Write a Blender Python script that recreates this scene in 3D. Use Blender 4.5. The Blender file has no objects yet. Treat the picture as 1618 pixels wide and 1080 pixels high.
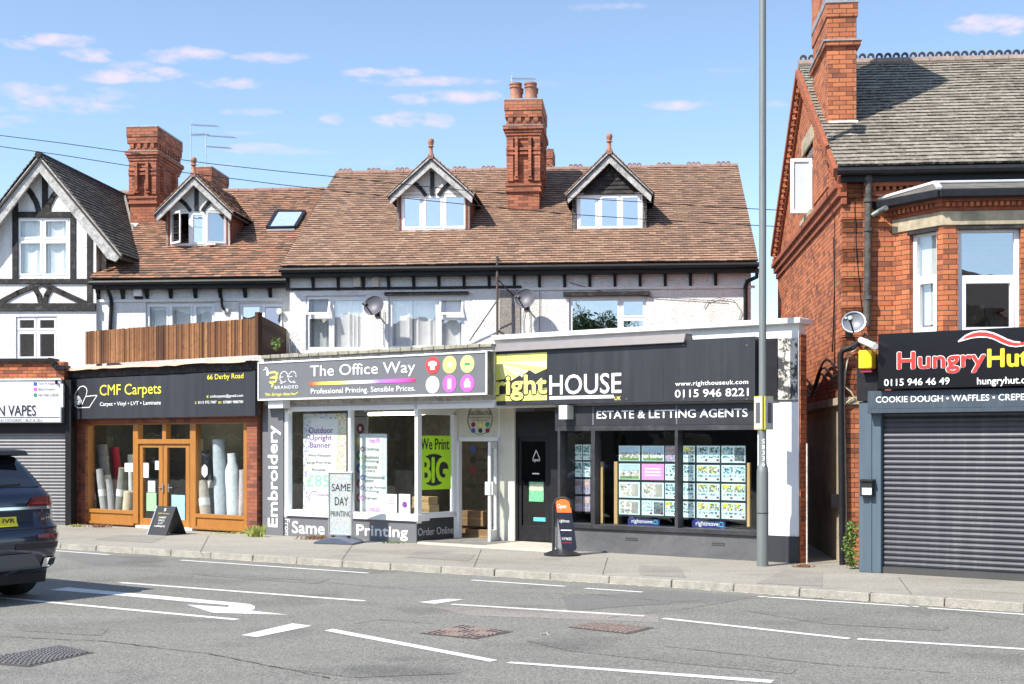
import bpy, bmesh, math, random
from mathutils import Vector, geometry, noise
random.seed(7)
R = math.radians
# ------------------------------------------------------------------ camera, sky, sun, exposure
FPX, CX, HZ, CAMH = 2100.0, 809.0, 700.0, 1.95     # focal length, centre, horizon (photo pixels), eye height
scene = bpy.context.scene
cam_d = bpy.data.cameras.new('camera'); cam = bpy.data.objects.new('camera', cam_d)
scene.collection.objects.link(cam); scene.camera = cam
cam.location = (0, 0, CAMH); cam.rotation_euler = (R(90), 0, 0)
cam_d.sensor_width = 36; cam_d.lens = 36*FPX/1618; cam_d.shift_y = (HZ-540)/1618
cam_d.clip_end = 2000; cam_d.clip_start = 0.1
scene.view_settings.view_transform = 'Standard'; scene.view_settings.look = 'None'
scene.view_settings.gamma = 1; scene.view_settings.exposure = 0.97
SUN_AZ, SUN_EL = 50, 47                              # light travels towards +x,+y
sd = bpy.data.lights.new('sun', 'SUN'); sd.energy = 3.95; sd.angle = R(0.5); sd.color = (1, .95, .85)
sun = bpy.data.objects.new('sun', sd); scene.collection.objects.link(sun)
Ldir = Vector((math.sin(R(SUN_AZ))*math.cos(R(SUN_EL)), math.cos(R(SUN_AZ))*math.cos(R(SUN_EL)), -math.sin(R(SUN_EL))))
sun.rotation_euler = Ldir.to_track_quat('-Z', 'Y').to_euler(); sun.location = (-30, -30, 40)

world = bpy.data.worlds.new('World'); scene.world = world; world.use_nodes = True
def build_world():
    nt = world.node_tree; N = nt.nodes; L = nt.links
    for n in list(N): N.remove(n)
    out = N.new('ShaderNodeOutputWorld'); bg = N.new('ShaderNodeBackground'); bg.inputs[1].default_value = 0.15
    sky = N.new('ShaderNodeTexSky'); sky.sky_type = 'NISHITA'; sky.sun_disc = False
    sky.sun_elevation = R(SUN_EL); sky.sun_rotation = R(SUN_AZ+180); sky.air_density = 1.0; sky.dust_density = 0.45; sky.ozone_density = 2.5
    tc = N.new('ShaderNodeTexCoord'); sep = N.new('ShaderNodeSeparateXYZ'); L.new(tc.outputs['Generated'], sep.inputs[0])
    # look the sky colour up a little higher than the true elevation: the haze band at the horizon stays thin
    mz = N.new('ShaderNodeMath'); mz.operation = 'MULTIPLY_ADD'; L.new(sep.outputs['Z'], mz.inputs[0]); mz.inputs[1].default_value = 1.35; mz.inputs[2].default_value = .035
    cb = N.new('ShaderNodeCombineXYZ'); L.new(sep.outputs['X'], cb.inputs[0]); L.new(sep.outputs['Y'], cb.inputs[1]); L.new(mz.outputs[0], cb.inputs[2]); L.new(cb.outputs[0], sky.inputs[0])
    def m(op, a, b=None, c=None, clamp=False):
        n = N.new('ShaderNodeMath'); n.operation = op; n.use_clamp = clamp
        for i, v in enumerate((a, b, c)):
            if v is None: continue
            if isinstance(v, (int, float)): n.inputs[i].default_value = v
            else: L.new(v, n.inputs[i])
        return n.outputs[0]
    ysafe = m('MAXIMUM', sep.outputs['Y'], 0.05)
    px = m('DIVIDE', sep.outputs['X'], ysafe); pz = m('DIVIDE', sep.outputs['Z'], ysafe)
    no = N.new('ShaderNodeTexNoise'); no.inputs['Scale'].default_value = 36; no.inputs['Detail'].default_value = 6; no.inputs['Roughness'].default_value = .6
    mp = N.new('ShaderNodeMapping'); mp.inputs['Scale'].default_value = (1, 1, 2.6); L.new(tc.outputs['Generated'], mp.inputs[0]); L.new(mp.outputs[0], no.inputs[0])
    nz = m('SUBTRACT', no.outputs['Fac'], 0.5)
    # small fair-weather clouds: bearing and height in the sky, size
    cl = [(75,66,62,12,.8),(45,73,26,7,.6),(140,87,52,12,.75),(205,103,30,8,.45),(210,118,66,13,.8),(290,85,56,14,.7),(425,90,52,10,.55),(370,130,46,9,.7),
          (40,143,70,12,.5),(70,160,130,17,.65),(25,191,40,12,.45),(180,153,60,14,.4),(610,114,48,9,.8),(680,128,95,8,.55),(720,154,70,12,.7),(640,157,26,8,.4),
          (660,188,62,13,.8),(530,188,22,9,.6),(400,176,40,7,.4),(400,234,50,8,.45),(470,240,60,6,.35),(600,255,50,6,.3),(1072,165,44,8,.6),(1585,38,66,18,.8),
          (960,10,50,8,.35),(1235,165,20,6,.3),(850,130,40,8,.2),(1150,110,30,5,.15),(375,208,30,5,.3),(330,262,40,6,.25)]
    acc = None
    for (x, y, a, b, s) in cl:
        u = m('DIVIDE', m('SUBTRACT', px, (x-CX)/FPX), 1.2*a/FPX); v = m('DIVIDE', m('SUBTRACT', pz, (HZ-y)/FPX), 1.05*b/FPX)
        d = m('ADD', m('MULTIPLY', u, u), m('MULTIPLY', v, v))
        c = m('MULTIPLY', m('ADD', m('SUBTRACT', 1.0, d), m('MULTIPLY', nz, 6.4)), .75*s, clamp=True)
        c = m('MULTIPLY', c, m('SUBTRACT', 1.9, d, clamp=True), clamp=True)
        acc = c if acc is None else m('MAXIMUM', acc, c)
    acc = m('MULTIPLY', acc, m('GREATER_THAN', sep.outputs['Y'], .06))
    mix = N.new('ShaderNodeMix'); mix.data_type = 'RGBA'
    L.new(m('MULTIPLY', acc, 0.85), mix.inputs[0]); tn = N.new('ShaderNodeMix'); tn.data_type = 'RGBA'; tn.blend_type = 'MULTIPLY'; tn.inputs[0].default_value = 1; L.new(sky.outputs[0], tn.inputs[6]); tn.inputs[7].default_value = (1.12, 1.06, .96, 1); L.new(tn.outputs[2], mix.inputs[6]); mix.inputs[7].default_value = (3.3, 2.9, 3.4, 1)
    L.new(mix.outputs[2], bg.inputs[0]); L.new(bg.outputs[0], out.inputs[0])
build_world()

# ------------------------------------------------------------------ frames: vertical planes of facades
def V2(x, y, z=0.0): return Vector((x, y, z))
class Fr:
    """vertical plane: unit vector u to the right, normal n towards the street, distance d"""
    def __init__(s, ux, uy, d):
        l = math.hypot(ux, uy); s.u = V2(ux/l, uy/l); s.n = V2(uy/l, -ux/l); s.d = d
    def t(s, x, o=0): r = V2((x-CX)/FPX, 1); return (s.d-o)/(-s.n.dot(r))
    def U(s, x, o=0): t = s.t(x, o); return V2((x-CX)/FPX*t, t).dot(s.u)
    def Z(s, x, y, o=0): return CAMH+(HZ-y)/FPX*s.t(x, o)
    def P(s, u, z, o=0): return s.u*u + s.n*(o-s.d) + Vector((0, 0, z))
    def rect(s, x0, x1, yt, yb, o=0, xr=None):
        xr = x0 if xr is None else xr
        return s.U(x0, o), s.U(x1, o), s.Z(xr, yb, o), s.Z(xr, yt, o)
    def q(s, x, y, o=0): return (s.U(x, o), s.Z(x, y, o))
    def sh(s, o):
        f = Fr(s.u.x, s.u.y, s.d-o); return f
def Fr2(p, q):
    ux, uy = q.x-p.x, q.y-p.y; f = Fr(ux, uy, 0); f.d = -f.n.dot(V2(p.x, p.y)); return f
def ground(x, y, z=0.0):
    t = (CAMH-z)*FPX/(y-HZ); return V2((x-CX)/FPX*t, t, z)
AX, AY = .9959, -.0906          # direction along the house fronts
SX, SY = .811, -.585            # direction along the street and the shop fronts
CEN = Fr(AX, AY, 29.0); LEF = Fr(AX, AY, 29.6); GAB = Fr(AX, AY, 29.5); VAP = Fr(AX, AY, 28.9); RIG = Fr(AX, AY, 20.7)
CMF = Fr(SX, SY, 18.8); OFF = Fr(SX, SY, 18.92); RHO = Fr(SX, SY, 19.2); HUN = Fr(SX, SY, 18.4)

# ------------------------------------------------------------------ mesh builder
class MB:
    def __init__(s): s.v = []; s.f = []; s.uv = None; s.rnd = None
    def add(s, vs, fs):
        b = len(s.v); s.v += [Vector(p) for p in vs]; s.f += [tuple(b+i for i in f) for f in fs]; return s
    def hexa(s, p): return s.add(p, [(0,1,2,3),(7,6,5,4),(0,4,5,1),(1,5,6,2),(2,6,7,3),(3,7,4,0)])
    def box(s, fr, u0, u1, z0, z1, o0, o1):
        P = fr.P
        return s.hexa([P(u0,z0,o0),P(u1,z0,o0),P(u1,z0,o1),P(u0,z0,o1),P(u0,z1,o0),P(u1,z1,o0),P(u1,z1,o1),P(u0,z1,o1)])
    def pbox(s, fr, x0, x1, yt, yb, o0, o1, xr=None):
        u0, u1, z0, z1 = fr.rect(x0, x1, yt, yb, max(o0, o1), xr); return s.box(fr, u0, u1, z0, z1, o0, o1)
    def prism(s, fr, pts, o0, o1):
        n = len(pts); vs = [fr.P(u, z, o1) for u, z in pts]+[fr.P(u, z, o0) for u, z in pts]
        tr = geometry.tessellate_polygon([[Vector((u, z, 0)) for u, z in pts]])
        fs = [tuple(t) for t in tr]+[tuple(n+i for i in reversed(t)) for t in tr]+[(i, (i+1) % n, n+(i+1) % n, n+i) for i in range(n)]
        return s.add(vs, fs)
    def pprism(s, fr, px, o0, o1): return s.prism(fr, [fr.q(x, y, max(o0, o1)) for x, y in px], o0, o1)
    def bar(s, p, q, w, h=None, up=Vector((0, 0, 1))):
        h = h or w; p = Vector(p); q = Vector(q); d = (q-p).normalized(); a = d.cross(up)
        if a.length < 1e-4: a = d.cross(Vector((1, 0, 0)))
        a.normalize(); b = a.cross(d); a = a*w/2; b = b*h/2
        return s.hexa([p-a-b, p+a-b, p+a+b, p-a+b, q-a-b, q+a-b, q+a+b, q-a+b])
    def tube(s, pts, r, n=8, cap=True):
        pts = [Vector(p) for p in pts]; rs = r if isinstance(r, (list, tuple)) else [r]*len(pts); b0 = len(s.v); prev = None
        for i, p in enumerate(pts):
            d = (pts[min(i+1, len(pts)-1)]-pts[max(i-1, 0)]).normalized()
            a = prev if prev is not None else d.cross(Vector((0, 0, 1)) if abs(d.z) < .9 else Vector((1, 0, 0)))
            a = (a-d*a.dot(d)).normalized(); prev = a; b = d.cross(a)
            for k in range(n):
                t = 2*math.pi*k/n; s.v.append(p+(a*math.cos(t)+b*math.sin(t))*rs[i])
        for i in range(len(pts)-1):
            for k in range(n):
                k2 = (k+1) % n; s.f.append((b0+i*n+k, b0+i*n+k2, b0+(i+1)*n+k2, b0+(i+1)*n+k))
        if cap: s.f.append(tuple(b0+k for k in reversed(range(n)))); s.f.append(tuple(b0+(len(pts)-1)*n+k for k in range(n)))
        return s
    def lathe(s, c, prof, n=16): return s.tube([Vector(c)+Vector((0, 0, z)) for r, z in prof], [max(r, .001) for r, z in prof], n)
    def disc(s, fr, u, z, ru, rz, o0, o1, n=28): return s.prism(fr, [(u+ru*math.cos(2*math.pi*k/n), z+rz*math.sin(2*math.pi*k/n)) for k in range(n)], o0, o1)
    def ring(s, fr, u, z, r0, r1, o0, o1, n=28, a0=0, a1=2*math.pi):
        for k in range(n):
            t0 = a0+(a1-a0)*k/n; t1 = a0+(a1-a0)*(k+1)/n
            s.prism(fr, [(u+r0*math.cos(t0), z+r0*math.sin(t0)), (u+r1*math.cos(t0), z+r1*math.sin(t0)), (u+r1*math.cos(t1), z+r1*math.sin(t1)), (u+r0*math.cos(t1), z+r0*math.sin(t1))], o0, o1)
        return s
    def stroke(s, fr, pts, w, o0, o1):
        """ribbon of width w along (u,z) points"""
        for (a, b), (c, d) in zip(pts[:-1], pts[1:]):
            dx, dz = c-a, d-b; l = math.hypot(dx, dz) or 1e-6; nx, nz = -dz/l*w/2, dx/l*w/2; ex, ez = dx/l*w*.3, dz/l*w*.3
            s.prism(fr, [(a+nx-ex, b+nz-ez), (a-nx-ex, b-nz-ez), (c-nx+ex, d-nz+ez), (c+nx+ex, d+nz+ez)], o0, o1)
        return s
    def pstroke(s, fr, px, w, o0, o1): return s.stroke(fr, [fr.q(x, y, o1) for x, y in px], w, o0, o1)
    def build(s, name, mat, parent=None, smooth=False, bevel=0, normals=True, obj_uv=True):
        off = rootloc(parent); me = bpy.data.meshes.new(name)
        me.from_pydata([p-off for p in s.v], [], s.f)
        if normals or bevel:
            bm = bmesh.new(); bm.from_mesh(me)
            if bevel:
                bmesh.ops.remove_doubles(bm, verts=bm.verts, dist=1e-5)
                bmesh.ops.recalc_face_normals(bm, faces=bm.faces)
                es = [e for e in bm.edges if len(e.link_faces) == 2 and e.calc_face_angle(0) > .5]
                bmesh.ops.bevel(bm, geom=es, offset=bevel, segments=1, affect='EDGES')
            else: bmesh.ops.recalc_face_normals(bm, faces=bm.faces)
            bm.to_mesh(me); bm.free()
        if s.rnd is not None:
            at = me.attributes.new('rnd', 'FLOAT', 'FACE'); at.data.foreach_set('value', s.rnd)
        uv = me.uv_layers.new(name='uv'); Z = Vector((0, 0, 1)); data = []
        for p in me.polygons:
            nn = p.normal
            t = Z.cross(nn)
            t = t.normalized() if t.length > .05 else Vector((1, 0, 0))
            w = nn.cross(t)
            for li in p.loop_indices:
                co = me.vertices[me.loops[li].vertex_index].co+off; data += [co.dot(t), co.dot(w)]
        uv.data.foreach_set('uv', data)
        if smooth:
            me.polygons.foreach_set('use_smooth', [True]*len(me.polygons))
            try: me.set_sharp_from_angle(angle=R(40))
            except Exception: pass
        me.materials.append(mat)
        o = bpy.data.objects.new(name, me); scene.collection.objects.link(o)
        if parent is not None: o.parent = parent
        return o
ROOT = {}
def build_each(mb, name, mat, parent=None, **k):
    """one object for every separate piece of the mesh"""
    n = len(mb.v); p = list(range(n))
    def fd(i):
        while p[i] != i: p[i] = p[p[i]]; i = p[i]
        return i
    for f in mb.f:
        for i in f[1:]: p[fd(i)] = fd(f[0])
    groups = {}
    for f in mb.f: groups.setdefault(fd(f[0]), []).append(f)
    out = []
    for fs in groups.values():
        idx = sorted({i for f in fs for i in f}); mp = {a: b for b, a in enumerate(idx)}; m = MB(); m.v = [mb.v[i] for i in idx]; m.f = [tuple(mp[i] for i in f) for f in fs]; out.append(m.build(name, mat, parent, **k))
    return out
def rootloc(o):
    while o is not None:
        if o.name in ROOT: return ROOT[o.name]
        o = o.parent
    return Vector((0, 0, 0))
def thing(name, label, cat, loc, group=None):
    o = bpy.data.objects.new(name, None); scene.collection.objects.link(o); o.location = loc
    o.empty_display_size = .2; ROOT[o.name] = Vector(loc); tag(o, label, cat, group); return o
def tag(o, label, cat, group=None):
    o['label'] = label; o['category'] = cat
    if group: o['group'] = group
    return o
def struct(o, label=None):
    o['kind'] = 'structure'
    return o
def single(mb, name, mat, label, cat, loc, group=None, **k):
    """a thing that is one mesh, origin at its base"""
    loc = Vector(loc); mb.v = [p-loc for p in mb.v]; o = mb.build(name, mat, None, **k)
    o.location = loc; tag(o, label, cat, group); ROOT[o.name] = loc; return o

# ------------------------------------------------------------------ materials
MATS = {}
def nodes(name):
    m = bpy.data.materials.new(name); m.use_nodes = True; nt = m.node_tree; return m, nt, nt.nodes, nt.links, nt.nodes['Principled BSDF']
def setc(b, c): b.inputs['Base Color'].default_value = (*c, 1)
def mat(name, col, rough=.6, metal=0, var=.12, vscale=6, bump=0, bscale=40, emit=0, ecol=None, coat=0, spec=None, dirt=0, dirtcol=(.12,.1,.08), streak=False, dth=(.5,.72)):
    if name in MATS: return MATS[name]
    m, nt, N, L, b = nodes(name)
    b.inputs['Roughness'].default_value = rough; b.inputs['Metallic'].default_value = metal
    if coat: b.inputs['Coat Weight'].default_value = coat; b.inputs['Coat Roughness'].default_value = .06
    if spec is not None: b.inputs['Specular IOR Level'].default_value = spec
    setc(b, col)
    tc = N.new('ShaderNodeTexCoord')
    src = None
    if var or dirt:
        n = N.new('ShaderNodeTexNoise'); n.inputs['Scale'].default_value = vscale; n.inputs['Detail'].default_value = 8; n.inputs['Roughness'].default_value = .65
        if streak:
            mp = N.new('ShaderNodeMapping'); mp.inputs['Scale'].default_value = (3, 3, .25); L.new(tc.outputs['Object'], mp.inputs[0]); L.new(mp.outputs[0], n.inputs[0])
        else: L.new(tc.outputs['Object'], n.inputs[0])
        r = N.new('ShaderNodeValToRGB'); r.color_ramp.elements[0].position = .3; r.color_ramp.elements[1].position = .7
        r.color_ramp.elements[0].color = (*[c*(1-var) for c in col], 1); r.color_ramp.elements[1].color = (*[min(1, c*(1+var)) for c in col], 1)
        L.new(n.outputs['Fac'], r.inputs[0]); src = r.outputs[0]
        if dirt:
            n2 = N.new('ShaderNodeTexNoise'); n2.inputs['Scale'].default_value = vscale*.45; n2.inputs['Detail'].default_value = 12; n2.inputs['Roughness'].default_value = .75
            if streak: L.new(mp.outputs[0], n2.inputs[0])
            else: L.new(tc.outputs['Object'], n2.inputs[0])
            r2 = N.new('ShaderNodeValToRGB'); r2.color_ramp.elements[0].position = dth[0]; r2.color_ramp.elements[1].position = dth[1]
            r2.color_ramp.elements[0].color = (0, 0, 0, 1); r2.color_ramp.elements[1].color = (dirt, dirt, dirt, 1)
            L.new(n2.outputs['Fac'], r2.inputs[0])
            mx = N.new('ShaderNodeMix'); mx.data_type = 'RGBA'; L.new(r2.outputs[0], mx.inputs[0]); L.new(src, mx.inputs[6]); mx.inputs[7].default_value = (*dirtcol, 1); src = mx.outputs[2]
        L.new(src, b.inputs['Base Color'])
        rr = N.new('ShaderNodeMapRange'); rr.inputs[3].default_value = max(.02, rough-.08); rr.inputs[4].default_value = min(1, rough+.1); L.new(n.outputs['Fac'], rr.inputs[0]); L.new(rr.outputs[0], b.inputs['Roughness'])
    if bump:
        nb = N.new('ShaderNodeTexNoise'); nb.inputs['Scale'].default_value = bscale; nb.inputs['Detail'].default_value = 4; L.new(tc.outputs['Object'], nb.inputs[0])
        bp = N.new('ShaderNodeBump'); bp.inputs['Strength'].default_value = min(1, bump); bp.inputs['Distance'].default_value = .02*max(1, bump); L.new(nb.outputs['Fac'], bp.inputs['Height']); L.new(bp.outputs[0], b.inputs['Normal'])
    if emit:
        b.inputs['Emission Strength'].default_value = emit; b.inputs['Emission Color'].default_value = (*(ecol or col), 1)
    MATS[name] = m; return m
def brick_mat(name, c1, c2, mortar, dark=(.07,.035,.03), darkamt=.55, bw=.225, rh=.075, ms=.006, bump=.6, soot=0):
    if name in MATS: return MATS[name]
    m, nt, N, L, b = nodes(name); b.inputs['Roughness'].default_value = .85
    uv = N.new('ShaderNodeUVMap'); uv.uv_map = 'uv'
    wn = N.new('ShaderNodeTexNoise'); wn.inputs['Scale'].default_value = 3; L.new(uv.outputs[0], wn.inputs[0])
    wm = N.new('ShaderNodeVectorMath'); wm.operation = 'SCALE'; wm.inputs[3].default_value = .006; L.new(wn.outputs['Color'], wm.inputs[0])
    wa = N.new('ShaderNodeVectorMath'); wa.operation = 'ADD'; L.new(uv.outputs[0], wa.inputs[0]); L.new(wm.outputs[0], wa.inputs[1])
    br = N.new('ShaderNodeTexBrick'); L.new(wa.outputs[0], br.inputs[0])
    br.inputs['Scale'].default_value = 1; br.inputs['Brick Width'].default_value = bw; br.inputs['Row Height'].default_value = rh
    br.inputs['Mortar Size'].default_value = ms; br.inputs['Mortar Smooth'].default_value = .25; br.offset = .5
    br.inputs['Color1'].default_value = (*c1, 1); br.inputs['Color2'].default_value = (*c2, 1); br.inputs['Mortar'].default_value = (*mortar, 1)
    # second brick lookup for the odd dark brick
    b2 = N.new('ShaderNodeTexBrick'); L.new(wa.outputs[0], b2.inputs[0])
    for k, v in (('Scale', 1), ('Brick Width', bw), ('Row Height', rh), ('Mortar Size', 0)): b2.inputs[k].default_value = v
    b2.inputs['Color1'].default_value = (0, 0, 0, 1); b2.inputs['Color2'].default_value = (1, 1, 1, 1)
    r = N.new('ShaderNodeValToRGB'); r.color_ramp.elements[0].position = .7; r.color_ramp.elements[1].position = 1.0
    r.color_ramp.elements[1].color = (darkamt, darkamt, darkamt, 1); L.new(b2.outputs['Color'], r.inputs[0])
    mx = N.new('ShaderNodeMix'); mx.data_type = 'RGBA'; L.new(r.outputs[0], mx.inputs[0]); L.new(br.outputs['Color'], mx.inputs[6]); mx.inputs[7].default_value = (*dark, 1)
    n = N.new('ShaderNodeTexNoise'); n.inputs['Scale'].default_value = 1.3; n.inputs['Detail'].default_value = 9; n.inputs['Roughness'].default_value = .75; L.new(uv.outputs[0], n.inputs[0])
    r3 = N.new('ShaderNodeValToRGB'); r3.color_ramp.elements[0].position = .3; r3.color_ramp.elements[1].position = .7
    k = .62-soot; r3.color_ramp.elements[0].color = (k, k, k, 1); r3.color_ramp.elements[1].color = (1.15, 1.15, 1.15, 1); L.new(n.outputs['Fac'], r3.inputs[0])
    mu = N.new('ShaderNodeMix'); mu.data_type = 'RGBA'; mu.blend_type = 'MULTIPLY'; mu.inputs[0].default_value = 1; L.new(mx.outputs[2], mu.inputs[6]); L.new(r3.outputs[0], mu.inputs[7])
    L.new(mu.outputs[2], b.inputs['Base Color'])
    bp = N.new('ShaderNodeBump'); bp.invert = True; bp.inputs['Strength'].default_value = bump; bp.inputs['Distance'].default_value = .008; L.new(br.outputs['Fac'], bp.inputs['Height']); L.new(bp.outputs[0], b.inputs['Normal'])
    MATS[name] = m; return m
def tile_mat(name, cols, moss=None, mossamt=.5, mscale=.8, patch=1.3):
    if name in MATS: return MATS[name]
    m, nt, N, L, b = nodes(name); b.inputs['Roughness'].default_value = .85
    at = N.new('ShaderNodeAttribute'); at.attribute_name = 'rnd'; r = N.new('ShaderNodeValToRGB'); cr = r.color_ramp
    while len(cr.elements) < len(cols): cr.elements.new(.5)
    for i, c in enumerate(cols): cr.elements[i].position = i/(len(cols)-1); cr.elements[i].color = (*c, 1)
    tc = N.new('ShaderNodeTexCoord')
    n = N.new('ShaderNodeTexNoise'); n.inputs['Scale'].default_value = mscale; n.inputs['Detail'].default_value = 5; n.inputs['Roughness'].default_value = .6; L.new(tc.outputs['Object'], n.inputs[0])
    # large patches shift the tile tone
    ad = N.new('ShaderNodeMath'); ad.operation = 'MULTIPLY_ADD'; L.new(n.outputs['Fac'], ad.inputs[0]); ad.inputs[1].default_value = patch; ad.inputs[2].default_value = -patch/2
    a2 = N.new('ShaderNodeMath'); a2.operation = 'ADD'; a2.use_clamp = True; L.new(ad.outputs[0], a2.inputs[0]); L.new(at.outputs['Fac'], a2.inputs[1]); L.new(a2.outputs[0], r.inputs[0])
    src = r.outputs[0]
    nf = N.new('ShaderNodeTexNoise'); nf.inputs['Scale'].default_value = 11; nf.inputs['Detail'].default_value = 8; nf.inputs['Roughness'].default_value = .8; L.new(tc.outputs['Object'], nf.inputs[0])
    if moss:
        r2 = N.new('ShaderNodeValToRGB'); r2.color_ramp.elements[0].position = .5; r2.color_ramp.elements[1].position = .68; r2.color_ramp.elements[1].color = (mossamt,)*3+(1,)
        L.new(nf.outputs['Fac'], r2.inputs[0]); mx = N.new('ShaderNodeMix'); mx.data_type = 'RGBA'; L.new(r2.outputs[0], mx.inputs[0]); L.new(src, mx.inputs[6]); mx.inputs[7].default_value = (*moss, 1); src = mx.outputs[2]
    L.new(src, b.inputs['Base Color'])
    bp = N.new('ShaderNodeBump'); bp.inputs['Strength'].default_value = .4; bp.inputs['Distance'].default_value = .01; L.new(nf.outputs['Fac'], bp.inputs['Height']); L.new(bp.outputs[0], b.inputs['Normal'])
    MATS[name] = m; return m
def glass_mat(name, refl=.12, tint=(1, 1, 1), rough=.0, wob=.0):
    if name in MATS: return MATS[name]
    m, nt, N, L, b = nodes(name); N.remove(b); out = N['Material Output']
    tr = N.new('ShaderNodeBsdfTransparent'); tr.inputs[0].default_value = (*tint, 1)
    gl = N.new('ShaderNodeBsdfGlossy'); gl.inputs['Roughness'].default_value = rough; gl.inputs[0].default_value = (1, 1, 1, 1)
    lw = N.new('ShaderNodeLayerWeight'); lw.inputs[0].default_value = .5
    pw = N.new('ShaderNodeMath'); pw.operation = 'POWER'; L.new(lw.outputs['Facing'], pw.inputs[0]); pw.inputs[1].default_value = 4
    ma = N.new('ShaderNodeMath'); ma.operation = 'MULTIPLY_ADD'; L.new(pw.outputs[0], ma.inputs[0]); ma.inputs[1].default_value = 1-refl; ma.inputs[2].default_value = refl; ma.use_clamp = True
    mx = N.new('ShaderNodeMixShader'); L.new(ma.outputs[0], mx.inputs[0]); L.new(tr.outputs[0], mx.inputs[1]); L.new(gl.outputs[0], mx.inputs[2]); L.new(mx.outputs[0], out.inputs[0])
    tc = N.new('ShaderNodeTexCoord'); no = N.new('ShaderNodeTexNoise'); no.inputs['Scale'].default_value = 1.6; L.new(tc.outputs['Object'], no.inputs[0])
    bp = N.new('ShaderNodeBump'); bp.inputs['Strength'].default_value = .15+wob; bp.inputs['Distance'].default_value = .02; L.new(no.outputs['Fac'], bp.inputs['Height']); L.new(bp.outputs[0], gl.inputs['Normal'])
    MATS[name] = m; return m

BLACK = mat('black_paint', (.012, .012, .015), .5, var=.3, vscale=9, dirt=.2, dirtcol=(.05,.05,.06), spec=.3)
SOOTY = mat('worn_black_timber', (.018, .016, .016), .8, var=.4, vscale=16, dirt=.6, dirtcol=(.16,.14,.13), bump=.5, bscale=60)
WEATH = mat('weathered_grey_timber', (.46, .45, .44), .85, var=.3, vscale=12, dirt=1, dirtcol=(.05,.045,.04), bump=.6, bscale=50)
WHITE = mat('white_render', (.74, .735, .72), .85, var=.06, vscale=2.5, bump=1.0, bscale=32, dirt=.6, dirtcol=(.5,.47,.42), streak=True)
WHITE2 = mat('white_pebbledash', (.6, .58, .55), .9, var=.15, vscale=30, bump=1.0, bscale=45, dirt=.5, dirtcol=(.3,.28,.26))
PEBB = mat('bare_pebbledash', (.3, .27, .25), .95, var=.6, vscale=38, bump=1.0, bscale=60)
UPVC = mat('white_upvc', (.8, .8, .81), .3, var=.02, vscale=3)
WPAINT = mat('white_paint', (.74, .74, .715), .6, var=.07, vscale=3, dirt=.3, dirtcol=(.45,.43,.4), streak=True)
CREAM = mat('cream_paint', (.66, .64, .55), .6, var=.06, vscale=3, dirt=.3, dirtcol=(.4,.37,.3), streak=True)
PEEL = mat('peeling_paint', (.58, .55, .5), .8, var=.2, vscale=9, dirt=1, dirtcol=(.06,.06,.065), bump=.5, bscale=25)
BRICKO = brick_mat('orange_brick', (.58, .19, .076), (.42, .12, .05), (.06, .043, .035), darkamt=.55, soot=.1)
BRICKC = brick_mat('chimney_brick', (.5, .17, .09), (.34, .108, .056), (.12, .085, .065), darkamt=.5, soot=.12)
BRICKD = brick_mat('sooty_brick', (.36, .11, .055), (.24, .07, .04), (.11, .08, .065))
LEAD = mat('lead_flashing', (.3, .31, .33), .5, .3, var=.3, vscale=8)
MORT = mat('white_mortar_flashing', (.72, .7, .67), .8, var=.12, vscale=9, dirt=.4, dirtcol=(.4,.36,.32))
RIDGE = mat('weathered_ridge_tile', (.26, .15, .115), .8, var=.3, vscale=7, dirt=.5, dirtcol=(.09,.07,.06))
TERRA = mat('terracotta', (.34, .15, .1), .7, var=.25, vscale=9, dirt=.4, dirtcol=(.1,.07,.06))
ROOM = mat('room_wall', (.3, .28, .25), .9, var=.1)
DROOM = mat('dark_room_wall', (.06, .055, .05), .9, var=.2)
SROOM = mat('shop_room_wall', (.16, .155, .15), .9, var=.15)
CURT = mat('net_curtain', (.75, .76, .76), .9, var=.08, vscale=7)
BLIND = mat('pale_blind', (.5, .55, .55), .8, var=.04)
GLS = glass_mat('upper_window_glass', .13); GLD = glass_mat('dormer_window_glass', .5, (.5,.5,.5)); GLH = glass_mat('shop_window_glass', .045, (.95,.97,.97)); GLR = glass_mat('mirror_like_window_glass', .4, (.6,.6,.6), wob=.0)
SILV = mat('aluminium', (.55, .56, .58), .35, .8, var=.08)
STEEL = mat('galvanised_steel', (.2, .22, .22), .5, .35, var=.12, vscale=5, dirt=.3, dirtcol=(.2,.2,.19), streak=True)
GREYP = mat('grey_sign_panel', (.145, .15, .165), .45, var=.05, vscale=3)
DGREYP = mat('charcoal_sign_panel', (.028, .03, .036), .4, var=.15, vscale=2, dirt=.35, dirtcol=(.07,.075,.085), streak=True)
TXW = mat('white_lettering', (.85, .85, .85), .5, var=0); TXY = mat('yellow_lettering', (.8, .72, .06), .5, var=0)
TXD = mat('dark_lettering', (.03, .03, .035), .5, var=0); TXR = mat('red_lettering', (.75, .04, .03), .4, var=0); TXG = mat('golden_lettering', (.85, .6, .03), .4, var=0)
PURP = mat('purple_lettering', (.22, .05, .32), .5, var=0); MINT = mat('mint_lettering', (.35, .75, .5), .5, var=0)
MAG = mat('magenta_print', (.75, .12, .75), .5, var=0); LIME = mat('lime_print', (.62, .85, .25), .5, var=0); YEL = mat('yellow_print', (.86, .82, .2), .5, var=0); REDP = mat('red_print', (.8, .05, .05), .5, var=0)
BLUP = mat('blue_print', (.05, .1, .4), .5, var=0); GRNP = mat('green_print', (.03, .3, .12), .5, var=0); MARP = mat('maroon_print', (.25, .02, .05), .5, var=0)
PAPER = mat('white_paper', (.8, .8, .79), .6, var=.03)

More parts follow.
